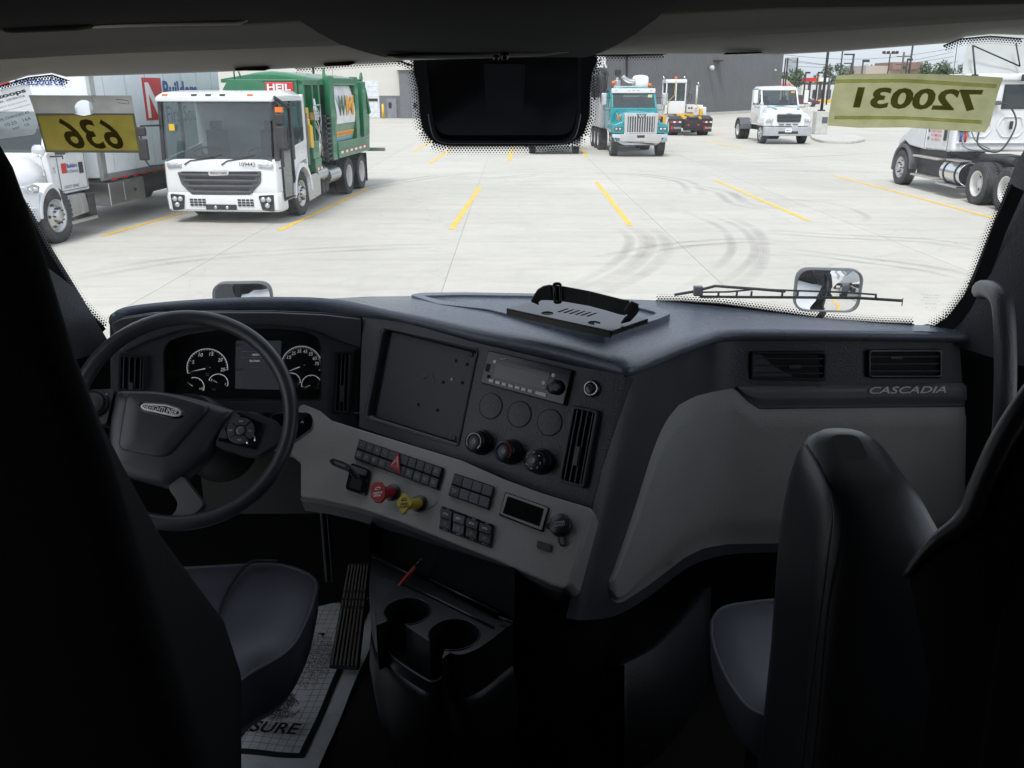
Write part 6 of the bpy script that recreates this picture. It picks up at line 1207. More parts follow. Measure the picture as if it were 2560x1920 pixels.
# red octagon and yellow diamond pull knobs
def knob(zb, zf, pts, mat, txt, arrow):
    base = PG(*R4(*zb)); col = disc(base,ng,.019,.008,M['satin'],dash,'pull_knob_collar',26); tip = PG(*R4(*zf),.052); d_ = (tip-base).normalized()
    P0 = [PG(*R4(zf[0]+x,zf[1]+y),.052) for x,y in pts]
    m = MB(); m.tube([base+ng*.006,base+(tip-base)*.5,tip-ng*.004],[.0125,.0115,.011],14); m.prism(rp(P0,.002),ng*.008); k_ = m.build('pull_knob', mat, dash, bevel=.0016)
    text(txt, tip+ng*.0082-PG.y*.006, -PG.x, -PG.y, .024,.011, M['frit'] if arrow else M['print'], k_, bold=.02)
    m = MB(); c0=tip+ng*.0088+PG.y*.008; m.tube([c0-PG.x*.006,c0+PG.y*.003,c0+PG.x*.006,c0+PG.x*.006-PG.y*.003,c0-PG.x*.006-PG.y*.003,c0-PG.x*.006],.0008,4); m.build('truck_symbol', M['frit'] if arrow else M['print'], k_)
knob((432,1262),(352,1262),((-18,-60),(22,-58),(44,-30),(42,30),(18,62),(-20,60),(-44,32),(-44,-30)), pm('knob_red',(.33,.012,.018),.4), 'TRAILER\nAIR SUPPLY', 0)
knob((590,1328),(508,1328),((-2,-66),(50,0),(-10,68),(-48,-2)), pm('knob_yellow',(.50,.36,.03),.4), 'PARKING\nBRAKE', 1)
zq(PG,((335,1172),(400,1180),(700,1290),(690,1330),(560,1400),(330,1320)),R4,0,.0012,'knob_surround',M['dashg'],dash,r=.012)
m = MB(); m.box((-.86,2.16,1.62),(.45,2.17,2.17)); m.build('leak_blocker', M['dark'], dash)  # added unseen sheet that blocks daylight leaking through the panel gaps
# ---- passenger side: curved face, glove box, trim strip, vents
Tp = [(1351,815),(1380,806),(1436,784),(1480,765),(1527,748),(1560,740),(1610,737),(1753,737),(1889,738),(2099,741)]
Bp_ = [(1222,1335,1.50),(1262,1340,1.51),(1330,1330,1.60),(1400,1290,1.72),(1480,1230,1.84),(1540,1205,1.91),(1610,1195,1.93),(1753,1192,1.93),(1889,1192,1.93),(2100,1192,1.93)]
TT = smooth_curve([onz(u,v,2.168)+Vector((0,.012,0)) for u,v in Tp],4); BB = smooth_curve([ony(u,v,y) for u,v,y in Bp_],4)
NR = 14; G3 = [[a+(b-a)*(j/NR) for a,b in zip(TT,BB)] for j in range(NR+1)]
m = MB(); m.loft(G3, closed=False, caps=False); m.build('passenger_fascia', M['dash'], dash)
nc = len(TT); stree = BVHTree.FromPolygons([p for r in G3 for p in r], [(j*nc+i,j*nc+i+1,(j+1)*nc+i+1,(j+1)*nc+i) for j in range(NR) for i in range(nc-1)])
# end face on the right side of the dashboard
m = MB(); e = [G3[0][-1]+Vector((0,0,.03)),G3[-1][-1],G3[-1][-1]+Vector((.2,.15,0)),G3[0][-1]+Vector((.2,.15,.03))]; m.add(e,[(0,1,2,3)]); m.build('dash_end', M['dark'], dash)
def patch(name, top, bot, off, mat, par=None, n_=40, rr=8, bulge=0):
    us0, us1 = top[0][0], top[-1][0]; cols_=[]
    for k in range(n_+1):
        t_ = k/n_; u = us0+(us1-us0)*(t_**1.25 if us1-us0>500 else t_); v0 = lerp1(top,u); v1 = lerp1(bot,u); c=[]
        for j in range(rr+1):
            s_=j/rr; v=v0+(v1-v0)*s_; e_=min(s_*rr,(1-s_)*rr,k*1.0,(n_-k)*1.0); o=off*(1 if e_>=1 else .1)
            p=tcast(stree,u,v,o)
            if p is None: p=tcast(stree,max(1230,min(2090,u)),min(v,1180),o) or Vector((0,0,0))
            c.append(p)
        cols_.append(c)
    m = MB(); m.loft(cols_, closed=False, caps=False); return m.build(name, mat, par or dash)
gt_ = [(1313,1255),(1322,1235),(1340,1185),(1370,1098),(1400,1000),(1420,945),(1440,905),(1465,875),(1500,856),(1540,846),(1587,838),(1612,866),(1640,884),(2088,879)]
gb_ = [(1313,1270),(1318,1292),(1330,1303),(1345,1300),(1400,1264),(1480,1203),(1520,1184),(1570,1175),(1700,1173),(2088,1170)]
patch('glove_panel', gt_, gb_, .012, M['dashg'], n_=70, rr=14)
patch('carbon_strip', [(1589,834),(2094,827)], [(1589,836),(1612,864),(1640,881),(2094,875)], .010, M['weave'], n_=50, rr=6)
pr_ = Plane(tcast(stree,1700,770),tcast(stree,2000,770),tcast(stree,1850,830)); 
vent(pr_,((905,262),(1266,260),(1263,400),(905,396)),S1,3,'h',(.5,.45,.66,.58)); vent(pr_,((1460,254),(1815,251),(1816,388),(1460,388)),S1,3,'h',(.3,.22,.46,.32),rim=M['gloss'])
pc = Plane(tcast(stree,1700,850),tcast(stree,2000,850),tcast(stree,1850,880)); a = pc(1878,843,.012); b = pc(2044,841,.012)
text('CASCADIA', pc(1961,842,.0125), b-a, pc.y, (b-a).length, .0175, pm('badge_silver',(.85,.86,.87),.3,metal=.1), dash, ext=.001, bold=.012, shear=.25); m = MB()
a = tcast(stree,1425,1222,.013); b = tcast(stree,1447,1205,.013); 
if a and b: text('PULL', (a+b)/2, b-a, Vector((0,0,1)), .034,.014, M['dash'], dash, shear=.3)
# ============================================================ steering wheel
wc = ond(397, 902, 1.83); wn = Vector((.13,-.84,.53)).normalized()
PW = Plane(wc, wc+wn.orthogonal(), wc+wn.cross(wn.orthogonal()))
sw = thing('steering_wheel', 'black steering wheel with silver badge and buttons on its right spoke', 'steering wheel', tuple(wc), world=True)
m = MB(); prof=[(.2225+.0160*math.cos(a), .0175*math.sin(a)) for a in [2*math.pi*k/14 for k in range(14)]]+[]; m.lathe(prof+[prof[0]], wc, wn, 72, close=False); m.build('rim', M['wheelr'], sw)
W3 = lambda zs, off=0: [PW(*R3(*z), off) for z in zs]
def pillow(name, P, n, h, base, mat, par, steps=((1,0),(1,.35),(.97,.7),(.9,.92),(.75,1.0),(.4,1.03)), **k):
    c = sum(P, Vector())/len(P); rings = [[c+(p-c)*s+n*(base+(h-base)*t) for p in P] for s,t in steps]; m = MB(); m.loft(rings, caps=False); m.add(rings[-1],[tuple(range(len(P)))]); return m.build(name, mat, par, **k)
hub = rp(W3([(335,728),(600,728),(760,752),(960,802),(1168,872),(1080,980),(1020,1080),(960,1190),(840,1290),(690,1392),(480,1335),(400,1310),(290,1270),(284,1150),(292,940)]),.016,4)
hb = pillow('hub_cover', hub, wn, .012, -.045, M['wheelr'], sw)
pad_ = rp(W3([(425,752),(600,748),(760,775),(1010,850),(900,980),(720,1190),(640,1200),(395,1150),(370,1110)]),.02,5); pillow('horn_pad', pad_, wn, .021, .0, M['wheelr'], sw, steps=((1,0),(.985,.45),(.95,.85),(.88,1.0),(.5,1.05)))
bd = W3([(540,830),(700,838),(790,868),(826,900),(815,935),(770,945),(650,920),(545,895),(516,860)]); pillow('badge_recess', rp(bd,.006), wn, .0222,.012,M['gloss'],sw,steps=((1,0),(1,1),(.5,1.0)))
bi = rp(W3([(552,840),(700,850),(780,875),(806,900),(798,922),(755,928),(650,905),(552,882),(528,860)]),.005); pillow('badge', bi, wn, .0245,.02,MATS['badge_silver'],sw,steps=((1,0),(1,.8),(.97,1),(.5,1))); bj = rp(W3([(560,850),(700,860),(770,882),(790,900),(782,912),(750,916),(650,894),(560,874),(543,860)]),.004); pillow('badge_field', bj, wn, .0252,.02,M['gloss'],sw,steps=((1,0),(1,1),(.5,1)))
a = W3([(548,860)],.0)[0]; b = W3([(785,905)],.0)[0]; text('FREIGHTLINER', (a+b)/2+wn*.0256, b-a, wn.cross(b-a), (b-a).length*.93,.0115, MATS['badge_silver'], sw, bold=.015, shear=.1)
# spokes
def spoke(zs, h0, h1, r=.008, mat=None, nm='spoke'): return flat(nm, rp(W3(zs),r,3), wn, h1, -h0, mat or M['wheelr'], sw, bevel=.006, seg=3)
spoke([(1130,872),(1230,880),(1420,940),(1480,1010),(1420,1100),(1290,1180),(1180,1165),(1010,1110),(1050,1000)],-.04,.002); spoke_low = 1
spoke([(790,1300),(860,1400),(940,1500),(880,1560),(800,1620),(640,1640),(740,1560),(765,1490),(690,1385)],-.04,-.002,.012,plastic('spoke_grey',(.10,.105,.115),.4,600,.3))
spoke([(340,728),(180,735),(60,760),(60,900),(180,960),(285,970)],-.04,.002)
bp_ = spoke([(1165,885),(1335,965),(1282,1138),(1030,1078)],.0,.008,.004,M['gloss'],'button_pod')
cc = W3([(1188,1015)])[0]; R_ = .0295
disc(cc,wn,R_,.0105,M['satin'],sw,'button_ring',36); 
for k in range(4):
    a0 = 45+90*k+5; ring=[]; 
    for j in range(9): a=math.radians(a0+80*j/8); ring.append(cc+PW.x*math.cos(a)*R_*.95+PW.y*math.sin(a)*R_*.95)
    for j in range(8,-1,-1): a=math.radians(a0+80*j/8); ring.append(cc+PW.x*math.cos(a)*R_*.42+PW.y*math.sin(a)*R_*.42)
    kb = flat('wheel_button', ring, wn, .013,0, M['key'], sw, bevel=.001)
    text(('OFF','SET','RES','ACC')[k], cc+wn*.0135+PW.x*math.cos(math.radians(a0+40))*R_*.68+PW.y*math.sin(math.radians(a0+40))*R_*.68, PW.x,PW.y,.008,.003,M['print'],kb)
disc(cc,wn,R_*.34,.0145,M['keyg'],sw,'centre_button',20); disc(W3([(1250,1072)])[0],wn,.0115,.0105,M['chrome'],sw,'round_key',24); disc(W3([(1250,1072)])[0],wn,.0085,.0112,M['gloss'],sw,'round_key_face',24)
for zs in (((1150,895),(1190,915),(1130,970),(1110,960)),((1065,1000),(1085,1005),(1100,1065),(1045,1060))): flat('corner_key', rp(W3(zs),.002), wn,.011,0,M['key'],sw,bevel=.001)
c0 = W3([(200,830)])[0]; disc(c0,wn,.03,.010,M['satin'],sw,'button_ring',30); disc(c0,wn,.022,.013,M['key'],sw,'wheel_button',30); text('+', W3([(282,765)],.004)[0],PW.x,PW.y,.006,.006,M['print'],sw); text('-', W3([(250,885)],.004)[0],PW.x,PW.y,.006,.0015,M['print'],sw)
# column and stalk
m = MB(); m.tube([wc-wn*.03,wc-wn*.12,wc-wn*.30,wc-wn*.42],[.06,.075,.085,.09],20); m.build('column_shroud', M['dark'], dash)
q0 = PW(*R3(1480,1030),-.07); st_ = [PW(*R3(*z),-.06) for z in ((1380,900),(1480,880),(1640,885),(1665,920),(1662,985),(1560,1060),(1480,1110),(1380,1100))]
s2 = thing('shift_stalk', 'thick black lever with white gear letters behind the right of the steering wheel', 'lever', tuple(q0), world=True)
m = MB(); m.prism(rp(st_,.008,3), -wn*.035); m.build('lever_head', M['gloss'], s2, bevel=.006, seg=3); m = MB(); m.tube([PW(*R3(1440,1000),-.08),PW(*R3(1150,1010),-.09)],[.02,.016],12); m.build('lever_arm', M['satin'], s2)
text('M  A', PW(*R3(1570,950),-.058), PW.x,PW.y,.022,.0055,M['print'],s2,shear=.2); flat('lever_slot', rp([PW(*R3(*z),-.059) for z in ((1530,900),(1600,895),(1640,905),(1520,960))],.003), wn,.0015,0,M['satin'],s2)
# ============================================================ seats
def rrect(cx, hw, y0, y1, z, r=.06, tilt=0):
    P = [Vector((cx-hw,y0,z)),Vector((cx+hw,y0,z)),Vector((cx+hw,y1,z+tilt)),Vector((cx-hw,y1,z+tilt))]; return rp(P, r, 4)
ds = thing('driver_seat', 'black driver seat with blue-black leather cushion, seen from behind', 'seat', (-.69,1.1,1.2), world=True)
def dsr(xb,xf,y0,y1,z,r): return rp([Vector((-.98,y0,z)),Vector((xb,y0,z)),Vector((xf,y1,z)),Vector((-.95,y1,z))],r,4)
m = MB(); m.loft([dsr(-.40,-.62,.79,1.20,1.48,.05),dsr(-.34,-.52,.79,1.22,1.62,.05),dsr(-.34,-.474,.79,1.22,1.72,.05),dsr(-.345,-.447,.79,1.20,1.85,.05),dsr(-.355,-.431,.785,1.12,2.0,.05),dsr(-.378,-.465,.785,1.02,2.2,.05),dsr(-.395,-.50,.785,.97,2.38,.045),dsr(-.415,-.515,.785,.95,2.5,.045),dsr(-.428,-.52,.785,.94,2.6,.04),dsr(-.445,-.53,.79,.93,2.68,.035),dsr(-.47,-.55,.80,.92,2.73,.03),dsr(-.53,-.6,.83,.90,2.755,.02)]); m.build('backrest', M['cloth'], ds)
def cushion(par, outline, z, th, zdome, name, mat):
    P = rp(outline, .05, 5); c = sum(P,Vector())/len(P); rings=[]
    for s_,dz in ((.84,-th),(.93,-th*.8),(.99,-th*.4),(1.0,-.006),(.985,.004),(.96,.006),(.90,.012),(.7,.02+zdome*.6),(.4,.02+zdome)): rings.append([Vector((c.x+(p.x-c.x)*s_, c.y+(p.y-c.y)*s_, z+dz)) for p in P])
    m = MB(); m.loft(rings); o=m.build(name, mat, par)
    m = MB(); rr=[Vector((c.x+(p.x-c.x)*.992, c.y+(p.y-c.y)*.992, z+.003)) for p in P]; m.tube(rr+[rr[0]],.0045,6); m.build('piping', M['leather'], o)
    m = MB()
    for i in range(0,len(rr)): 
        a_=rr[i]; b_=rr[(i+1)%len(rr)]; L_=(b_-a_).length; n_=max(1,int(L_/.012))
        for k in range(n_): p0=a_+(b_-a_)*(k+.2)/n_; p1=a_+(b_-a_)*(k+.75)/n_; off=(c-p0); off.z=0; off=off.normalized()*.016; m.tube([p0+off+Vector((0,0,.004)),p1+off+Vector((0,0,.004))],.0009,4)
    m.build('stitching', M['dark'], o, kind='stuff'); return o
q = [onz(445,1205,1.74),onz(600,1210,1.74),onz(680,1232,1.74),onz(686,1260,1.735),onz(640,1400,1.72),onz(520,1500,1.70)]
cs = cushion(ds,[Vector((-.97,1.66,0)),Vector((-.52,q[1].y,0)),Vector((q[3].x+.0,q[2].y-.02,0)),Vector((q[3].x+.01,q[4].y+.1,0)),Vector((q[4].x,q[4].y-.03,0)),Vector((q[5].x+.0,q[5].y,0)),Vector((-.55,1.05,0)),Vector((-.97,1.05,0))],1.73,.13,.006,'seat_cushion',M['leather'])
m = MB(); a=[onz(u,v,1.762) for u,v in ((600,1212),(540,1215),(500,1262),(478,1305),(470,1340))]; m.tube(smooth_curve([p for p in a],4),.0035,6); m.build('cushion_seam', M['dark'], cs)
m = MB(); m.box((-.95,1.08,1.2),(-.58,1.5,1.62)); m.build('seat_base', M['dark'], ds, bevel=.03)
ps = thing('passenger_seat', 'black passenger seat with upright back in the lower right corner', 'seat', (.69,1.1,1.2), world=True)
def prr(x0,x1,y0,y1,z,r,tl=0): P=[Vector((x0,y0,z)),Vector((x1,y0,z)),Vector((x1,y1,z+tl)),Vector((x0,y1,z+tl))]; return rp(P,r,4)
m = MB(); m.loft([prr(.40,.98,.93,1.17,1.55,.05),prr(.405,.95,.945,1.17,1.75,.05),prr(.41,.86,.95,1.19,1.92,.05),prr(.408,.62,.96,1.20,2.05,.05),prr(.406,.600,.965,1.20,2.10,.055),prr(.407,.585,.972,1.20,2.15,.055,.004),prr(.410,.570,.982,1.198,2.19,.055,.012),prr(.416,.552,1.0,1.192,2.22,.05,.022),prr(.424,.534,1.025,1.18,2.24,.045,.028),prr(.436,.515,1.055,1.165,2.252,.035,.028),prr(.455,.495,1.09,1.14,2.262,.015,.018)]); bk_=m.build('backrest', pm('seat_leather_dark',(.018,.019,.022),.33,bump=.3,bscale=1100,wave='v'), ps)
m = MB(); P=smooth_curve([Vector(q_) for q_ in ((.424,1.15,2.262),(.424,1.08,2.252),(.419,1.01,2.228),(.411,.985,2.18),(.408,.977,2.10),(.405,.968,2.0),(.403,.958,1.88),(.400,.95,1.74))],5); m.tube(P,.0018,6); m.build('piping', M['dark'], bk_)
q = [onz(1660,1290,1.72),onz(1560,1302,1.715),onz(1530,1320,1.71),onz(1535,1400,1.70),onz(1570,1500,1.69),onz(1620,1590,1.68)]
cushion(ps,[Vector((.95,q[0].y+.03,0)),Vector((q[0].x,q[0].y,0)),Vector((q[1].x,q[1].y-.01,0)),Vector((q[2].x,q[2].y-.03,0)),Vector((q[3].x+.0,q[3].y,0)),Vector((q[4].x,q[4].y,0)),Vector((q[5].x+.01,q[5].y,0)),Vector((.95,q[5].y,0))],1.71,.12,.006,'seat_cushion',M['leather'])
m = MB(); m.box((.5,1.1,1.2),(.95,1.5,1.56)); m.cyl((.47,1.2,1.45),(.44,1.2,1.45),.05,16); m.build('seat_base', M['dark'], ps, bevel=.03)
ar = thing('folded_armrest', 'black padded armrest with a rolled edge at the right border of the view', 'armrest', (.62,.75,1.9), world=True)
P=[ond(1955,1245,.92),ond(2010,1180,.9),ond(2085,1125,.885),ond(2115,1060,.88),ond(2160,960,.87),ond(2215,872,.86),ond(2300,760,.85)]; S_=smooth_curve(P,5)
m = MB(); m.tube(S_,[.003+.009*min(1,i_/10) for i_ in range(len(S_))],10); m.build('rolled_edge', MATS['seat_leather_dark'], ar)
lo=[p+Vector((.10,-.02,-.42)) for p in S_]; m = MB(); m.loft([[p+Vector((.004,0,0)) for p in S_],[p+Vector((.02,-.05,-.1)) for p in S_],[p+Vector((.04,-.06,-.5)) for p in S_],[p+Vector((.3,.02,-.5)) for p in S_]], closed=False, caps=False); m.build('pad', M['cloth'], ar)
# ============================================================ lower console with cup holders
ch = thing('cup_holder_console', 'black plastic floor console with two round cup holders below the dashboard', 'console', (-.1,1.5,1.2), world=True)
ZC = 1.745; C3 = lambda *zs: [onz(*S3(*z), ZC) for z in zs]
k1 = sum(C3((125,620),(395,560),(190,690),(330,510)),Vector())/4; k2 = sum(C3((365,735),(650,690),(500,840),(560,630)),Vector())/4
R1, R2 = .0475, .0505
def arcp(c, r, pa, pb, n_=26):
    """round the back of a cup from pa to pb"""
    a0 = math.atan2(pa.y-c.y, pa.x-c.x); a1 = math.atan2(pb.y-c.y, pb.x-c.x)
    while a1 > a0: a1 -= 2*math.pi
    return [Vector((c.x+math.cos(a0+(a1-a0)*k/n_)*r, c.y+math.sin(a0+(a1-a0)*k/n_)*r, ZC)) for k in range(n_+1)]
pA, pB = C3((100,672),(245,702)); pC, pD = C3((358,772),(440,852))
back = rp(C3((75,590),(48,480),(55,395),(62,300),(400,440),(760,640),(850,655),(800,690),(720,755),(640,808),(540,842)),[.01,.008,.004,.004,.01,.01,.004,.02,.03,.03,.02],4)
A1 = arcp(k1, R1, pA, pB); A2 = arcp(k2, R2, pC, pD)
outl = back + [pD + Vector((.004,-.002,0))] + A2[::-1] + A1[::-1] + [pA + Vector((-.004,0,0))]
tri = rp(C3((80,395),(215,440),(150,510),(92,550)),.006)
flat('console_top', outl, Z_, .0,.105, M['satin'], ch, holes=[tri], bevel=.0025, seg=2)
for A_ in (A1, A2): m = MB(); m.tube([p+Z_*.0005 for p in A_], .0018, 6); m.build('cup_rim', M['satin'], ch)
m = MB(); m.loft([tri,[p-Z_*.07 for p in tri]]); m.build('tray_well', M['dark'], ch)
ZB = ZC-.10; fr_ = [onz(*S3(*z), ZC-.07) for z in ((150,805),(185,850),(260,905),(340,955),(405,985),(450,960))]
lowo = [Vector((p.x,p.y,ZB)) for p in back] + [Vector((p.x,p.y,ZB)) for p in fr_[::-1]]
cen = sum(lowo,Vector())/len(lowo)
def shrink(k,z,dy=0,dx=0): return [Vector((cen.x+(p.x-cen.x)*k+dx, cen.y+(p.y-cen.y)*k+dy, z)) for p in lowo]
m = MB(); m.add(lowo,[tuple(range(len(lowo)))]); m.loft([lowo, shrink(1.03,ZB-.03), shrink(1.08,ZB-.10,.01), shrink(1.07,ZB-.2,.04), shrink(1.0,ZB-.32,.08), shrink(.95,1.2,.12)], caps=False); m.build('console_body', pm('console_black',(.014,.0145,.016),.42), ch)
fs = smooth_curve(fr_,6); m = MB(); m.loft([[Vector((p.x,p.y,ZB)) for p in fs],[p-Z_*.004 for p in fs],[p+Vector((0,.002,0)) for p in fs],[p+Vector((.001,.007,-.001)) for p in fs],[p+Vector((.002,.010,-.03)) for p in fs]],closed=False,caps=False); m.build('front_lip', M['satin'], ch)
for c,r_ in ((k1,R1),(k2,R2)): m = MB(); m.lathe([(r_*.8,0),(r_*.78,.002),(.004,.002)],Vector((c.x,c.y,ZB+.001)),Z_,32); m.build('cup_mat', M['carpet'], ch)
rw = [ony(*S3(*z),1.60) for z in ((60,262),(345,385),(385,415),(770,600),(850,655),(850,500),(780,470),(400,330),(70,230))]; m = MB(); m.tube([onz(*S3(*z),1.757) for z in ((65,285),(250,375),(330,410),(350,380))],.002,6); m.tube([onz(*S3(*z),1.757) for z in ((385,415),(560,500),(770,605))],.0022,6); m.tube([onz(*S3(*z),1.757) for z in ((770,625),(840,655),(850,640))],.003,6); m.tube([onz(*S3(*z),1.748) for z in ((245,440),(420,520),(600,610),(740,680))],.0022,6); m.build('tray_ribs', M['satin'], ch)
m = MB(); bw=[onz(*S3(*z),ZC) for z in ((50,320),(60,265),(400,410),(780,590),(855,640))]; m.loft([bw,[p+Vector((0,.03,.06)) for p in bw],[p+Vector((0,.12,.12)) for p in bw]],closed=False,caps=False); m.build('back_wall', M['liner'], ch)
m = MB(); e=[S3(780,470),S3(850,500),S3(850,640),S3(770,600)]; m.prism([ony(u,v,1.53) for u,v in e],(0,.05,0)); m.build('side_post', M['dark'], ch, bevel=.004)
# dark tunnel column under the centre panel, storage net lip at the passenger side
m = MB(); col=[ony(1000,1215,1.64),ony(1120,1262,1.57),ony(1205,1300,1.53),ony(1255,1318,1.55),ony(1310,1300,1.64),ony(1330,1305,1.72)]; low=[Vector((p.x*1.0+.02,p.y+.12,1.2)) for p in col]; m.loft([[p+Z_*.06 for p in col],col,[p*.6+q*.4+Vector((0,-.02,0)) for p,q in zip(col,low)],low],closed=False,caps=False); m.build('tunnel_cover', MATS['console_black'], ch)
m = MB(); S_=smooth_curve([onz(u,v,1.5) for u,v in ((1330,1440),(1400,1405),(1450,1360),(1490,1315),(1520,1270))],6); m.loft([[p for p in S_],[p+Vector((.02,.0,.004)) for p in S_],[p+Vector((.03,-.02,-.30)) for p in S_]],closed=False,caps=False); m.loft([[p+Vector((-.0,0,0)) for p in S_],[p+Vector((-.02,.02,-.02)) for p in S_],[p+Vector((-.02,.04,-.3)) for p in S_]],closed=False,caps=False); m.build('storage_bin_lip', M['dash'], ch)
c_=onz(1145,1545,1.28); m = MB(); m.lathe([(.062,0),(.060,.004),(.056,.002),(.055,-.06),(.004,-.06)],c_,Z_,32); m.build('lower_cup_well', M['dark'], ch); m = MB(); m.loft([rp([onz(u,v,1.277) for u,v in ((1040,1480),(1110,1455),(1270,1510),(1300,1540),(1200,1600),(1100,1590))],.02)]+[rp([onz(u,v,1.277)+Vector((0,0,-.07)) for u,v in ((1040,1480),(1110,1455),(1270,1510),(1300,1540),(1200,1600),(1100,1590))],.02)],caps=False); m.build('lower_tray', M['dark'], ch)
m = MB(); m.tube(smooth_curve([ony(1195,1325,1.52),ony(1225,1337,1.51),ony(1262,1325,1.56),ony(1310,1295,1.66)],5),.0022,6); m.build('tunnel_seam', M['satin'], ch)
# pen in the cup-holder tray
a=onz(*S3(178,500),ZC-.02); b=onz(*S3(345,300),ZC); b=ony(*S3(345,300),a.y+.025); m = MB(); m.tube([a,a+(b-a)*.1,a+(b-a)*.78],[.003,.0045,.0045],10); 
pn = thing('pen','red pen leaning in the tray beside the cup holders','pen',tuple(a),world=True); m.build('barrel', pm('pen_red',(.30,.025,.02),.4), pn); m = MB(); m.tube([a+(b-a)*.78,b],[.0042,.003],10); m.build('cap', M['gloss'], pn)
# accelerator pedal
pd = thing('accelerator_pedal','long ribbed black rubber accelerator pedal above the paper mat','pedal',(-.45,2.0,1.2),world=True)
c0=[ond(710,1443,2.35),ond(775,1447,2.35),ond(800,1215,2.48),ond(752,1215,2.48)]; PPn=Plane(c0[0],c0[1],c0[3]); q = lambda s,t,h=0: (c0[0]*(1-s)+c0[1]*s)*(1-t)+(c0[3]*(1-s)+c0[2]*s)*t+PPn.n*h
m = MB(); m.prism(rp([q(0,0),q(1,0),q(1,1),q(0,1)],.008),-PPn.n*.014); m.build('pedal_plate', M['dark'], pd, bevel=.003)
for k in range(7):
    s0=.05+k*.135
    for t0,t1 in ((.03,.55),(.575,.63),(.65,.705),(.725,.97)):
        m = MB(); m.prism([q(s0,t0,.0),q(s0+.085,t0,.0),q(s0+.085,t1,.0),q(s0,t1,.0)],PPn.n*.006); m.build('tread_rib', M['carpet'] if 0 else plastic('rubber_rib',(.12,.11,.10),.6,300,.3), pd, bevel=.0015)
m = MB(); m.tube([q(.5,.6,-.015),q(.5,.6,-.015)+Vector((0,.12,.0))],.015,8); m.build('pedal_arm', M['dark'], pd)
# steel post left of the pedal
m = MB(); m.box((-.47,2.15,1.2),(-.455,2.2,1.75)); 
o=boxp('heater_pipe',(-.487,1.95,1.53),(-.478,1.98,1.88),M['dash'],None,bevel=.003); tag(o,'slim dark upright post in the footwell right of the driver cushion','post'); boxp('pipe_edge',(-.470,1.95,1.53),(-.467,1.98,1.88),M['dash'],o)
# paper floor mat
mt = thing('paper_mat','white printed paper floor mat with black border and grid on the driver floor','floor mat',(-.6,1.9,1.205),world=True)
a=onz(781,1440,1.206); b=onz(690,1659,1.206); dy=(b-a).normalized(); dx=Vector((dy.y,-dy.x,0)); dx = dx if dx.x<0 else -dx
ZM=1.206
def mp(x,y,h=0):   # x metres in from the right edge, y metres towards the viewer from the top right corner
    w_=.004*math.sin(y*21+x*9)+.003*math.sin(x*31+y*5); p=a+dx*x+dy*y; return Vector((p.x,p.y,ZM+h+w_))
def mrect(name,x0,y0,x1,y1,h,mat,par,nx=10,ny=22,**k):
    rows_=[[mp(x0+(x1-x0)*i/nx, y0+(y1-y0)*j/ny, h) for i in range(nx+1)] for j in range(ny+1)]; m = MB(); m.loft(rows_,closed=False,caps=False); return m.build(name,mat,par,**k)
M['paper']=pm('mat_paper',(.84,.87,.89),.75,var=.05,vscale=8,dirt=(.22,.21,.20,.5),dscale=7); M['ink']=pm('ink_black',(.012,.012,.014),.6,var=.02); M['gridink']=pm('grid_ink',(.16,.17,.19),.7,var=.05)
sh = mrect('sheet',-.0,-.55,.52,.56,0,M['paper'],mt)
mrect('border',.045,-.4,.062,.36,.0016,M['ink'],mt,2,20); mrect('border',.045,.345,.5,.362,.0016,M['ink'],mt,12,2)
for k in range(17): mrect('grid_line',.062+.0215*k,-.28,.0632+.0215*k,.345,.0012,M['gridink'],mt,1,22)
for k in range(29): mrect('grid_line',.062,-.28+.0215*k,.45,-.2788+.0215*k,.0012,M['gridink'],mt,12,1)
def foot(name,cx,cy,rx,ry,rot):
    m = MB(); random.seed(int(cy*1000)+9)
    for _ in range(1000):
        r_=math.sqrt(random.random()); t_=random.uniform(0,6.283); x=r_*math.cos(t_)*rx*(1+.12*math.sin(3*t_)); y=r_*math.sin(t_)*ry; X=cx+x*math.cos(rot)-y*math.sin(rot); Y=cy+x*math.sin(rot)+y*math.cos(rot); s_=random.uniform(.0007,.0014); a_=random.uniform(0,3)
        m.add([mp(X+s_*2*math.cos(a_),Y+s_*2*math.sin(a_),.0018),mp(X-s_*math.sin(a_),Y+s_*math.cos(a_),.0018),mp(X-s_*2*math.cos(a_),Y-s_*2*math.sin(a_),.0018),mp(X+s_*math.sin(a_),Y-s_*math.cos(a_),.0018)],[(0,1,2,3)])
    m.build(name,M['ink'],mt,kind='stuff')
foot('footprint_stipple',.145,-.02,.06,.125,.15); foot('footprint_heel',.17,.18,.05,.055,.1)
def mtext(s,x,y,wd,ht,off=.0045): 
    p=mp(x,y,.002); text(s,p,-dx,-dy,wd,ht,M['ink'],mt,off=off,bold=.02,shear=.15)
mtext('MEASURE',.20,.275,.23,.040); mtext('YOU',.27,.305,.10,.036); mtext('MINI',.13,-.31,.16,.05); mtext('KEEP',.235,-.17,.05,.018); mtext('CLEAN',.24,-.145,.06,.018); mtext('In',.25,-.02,.03,.016)
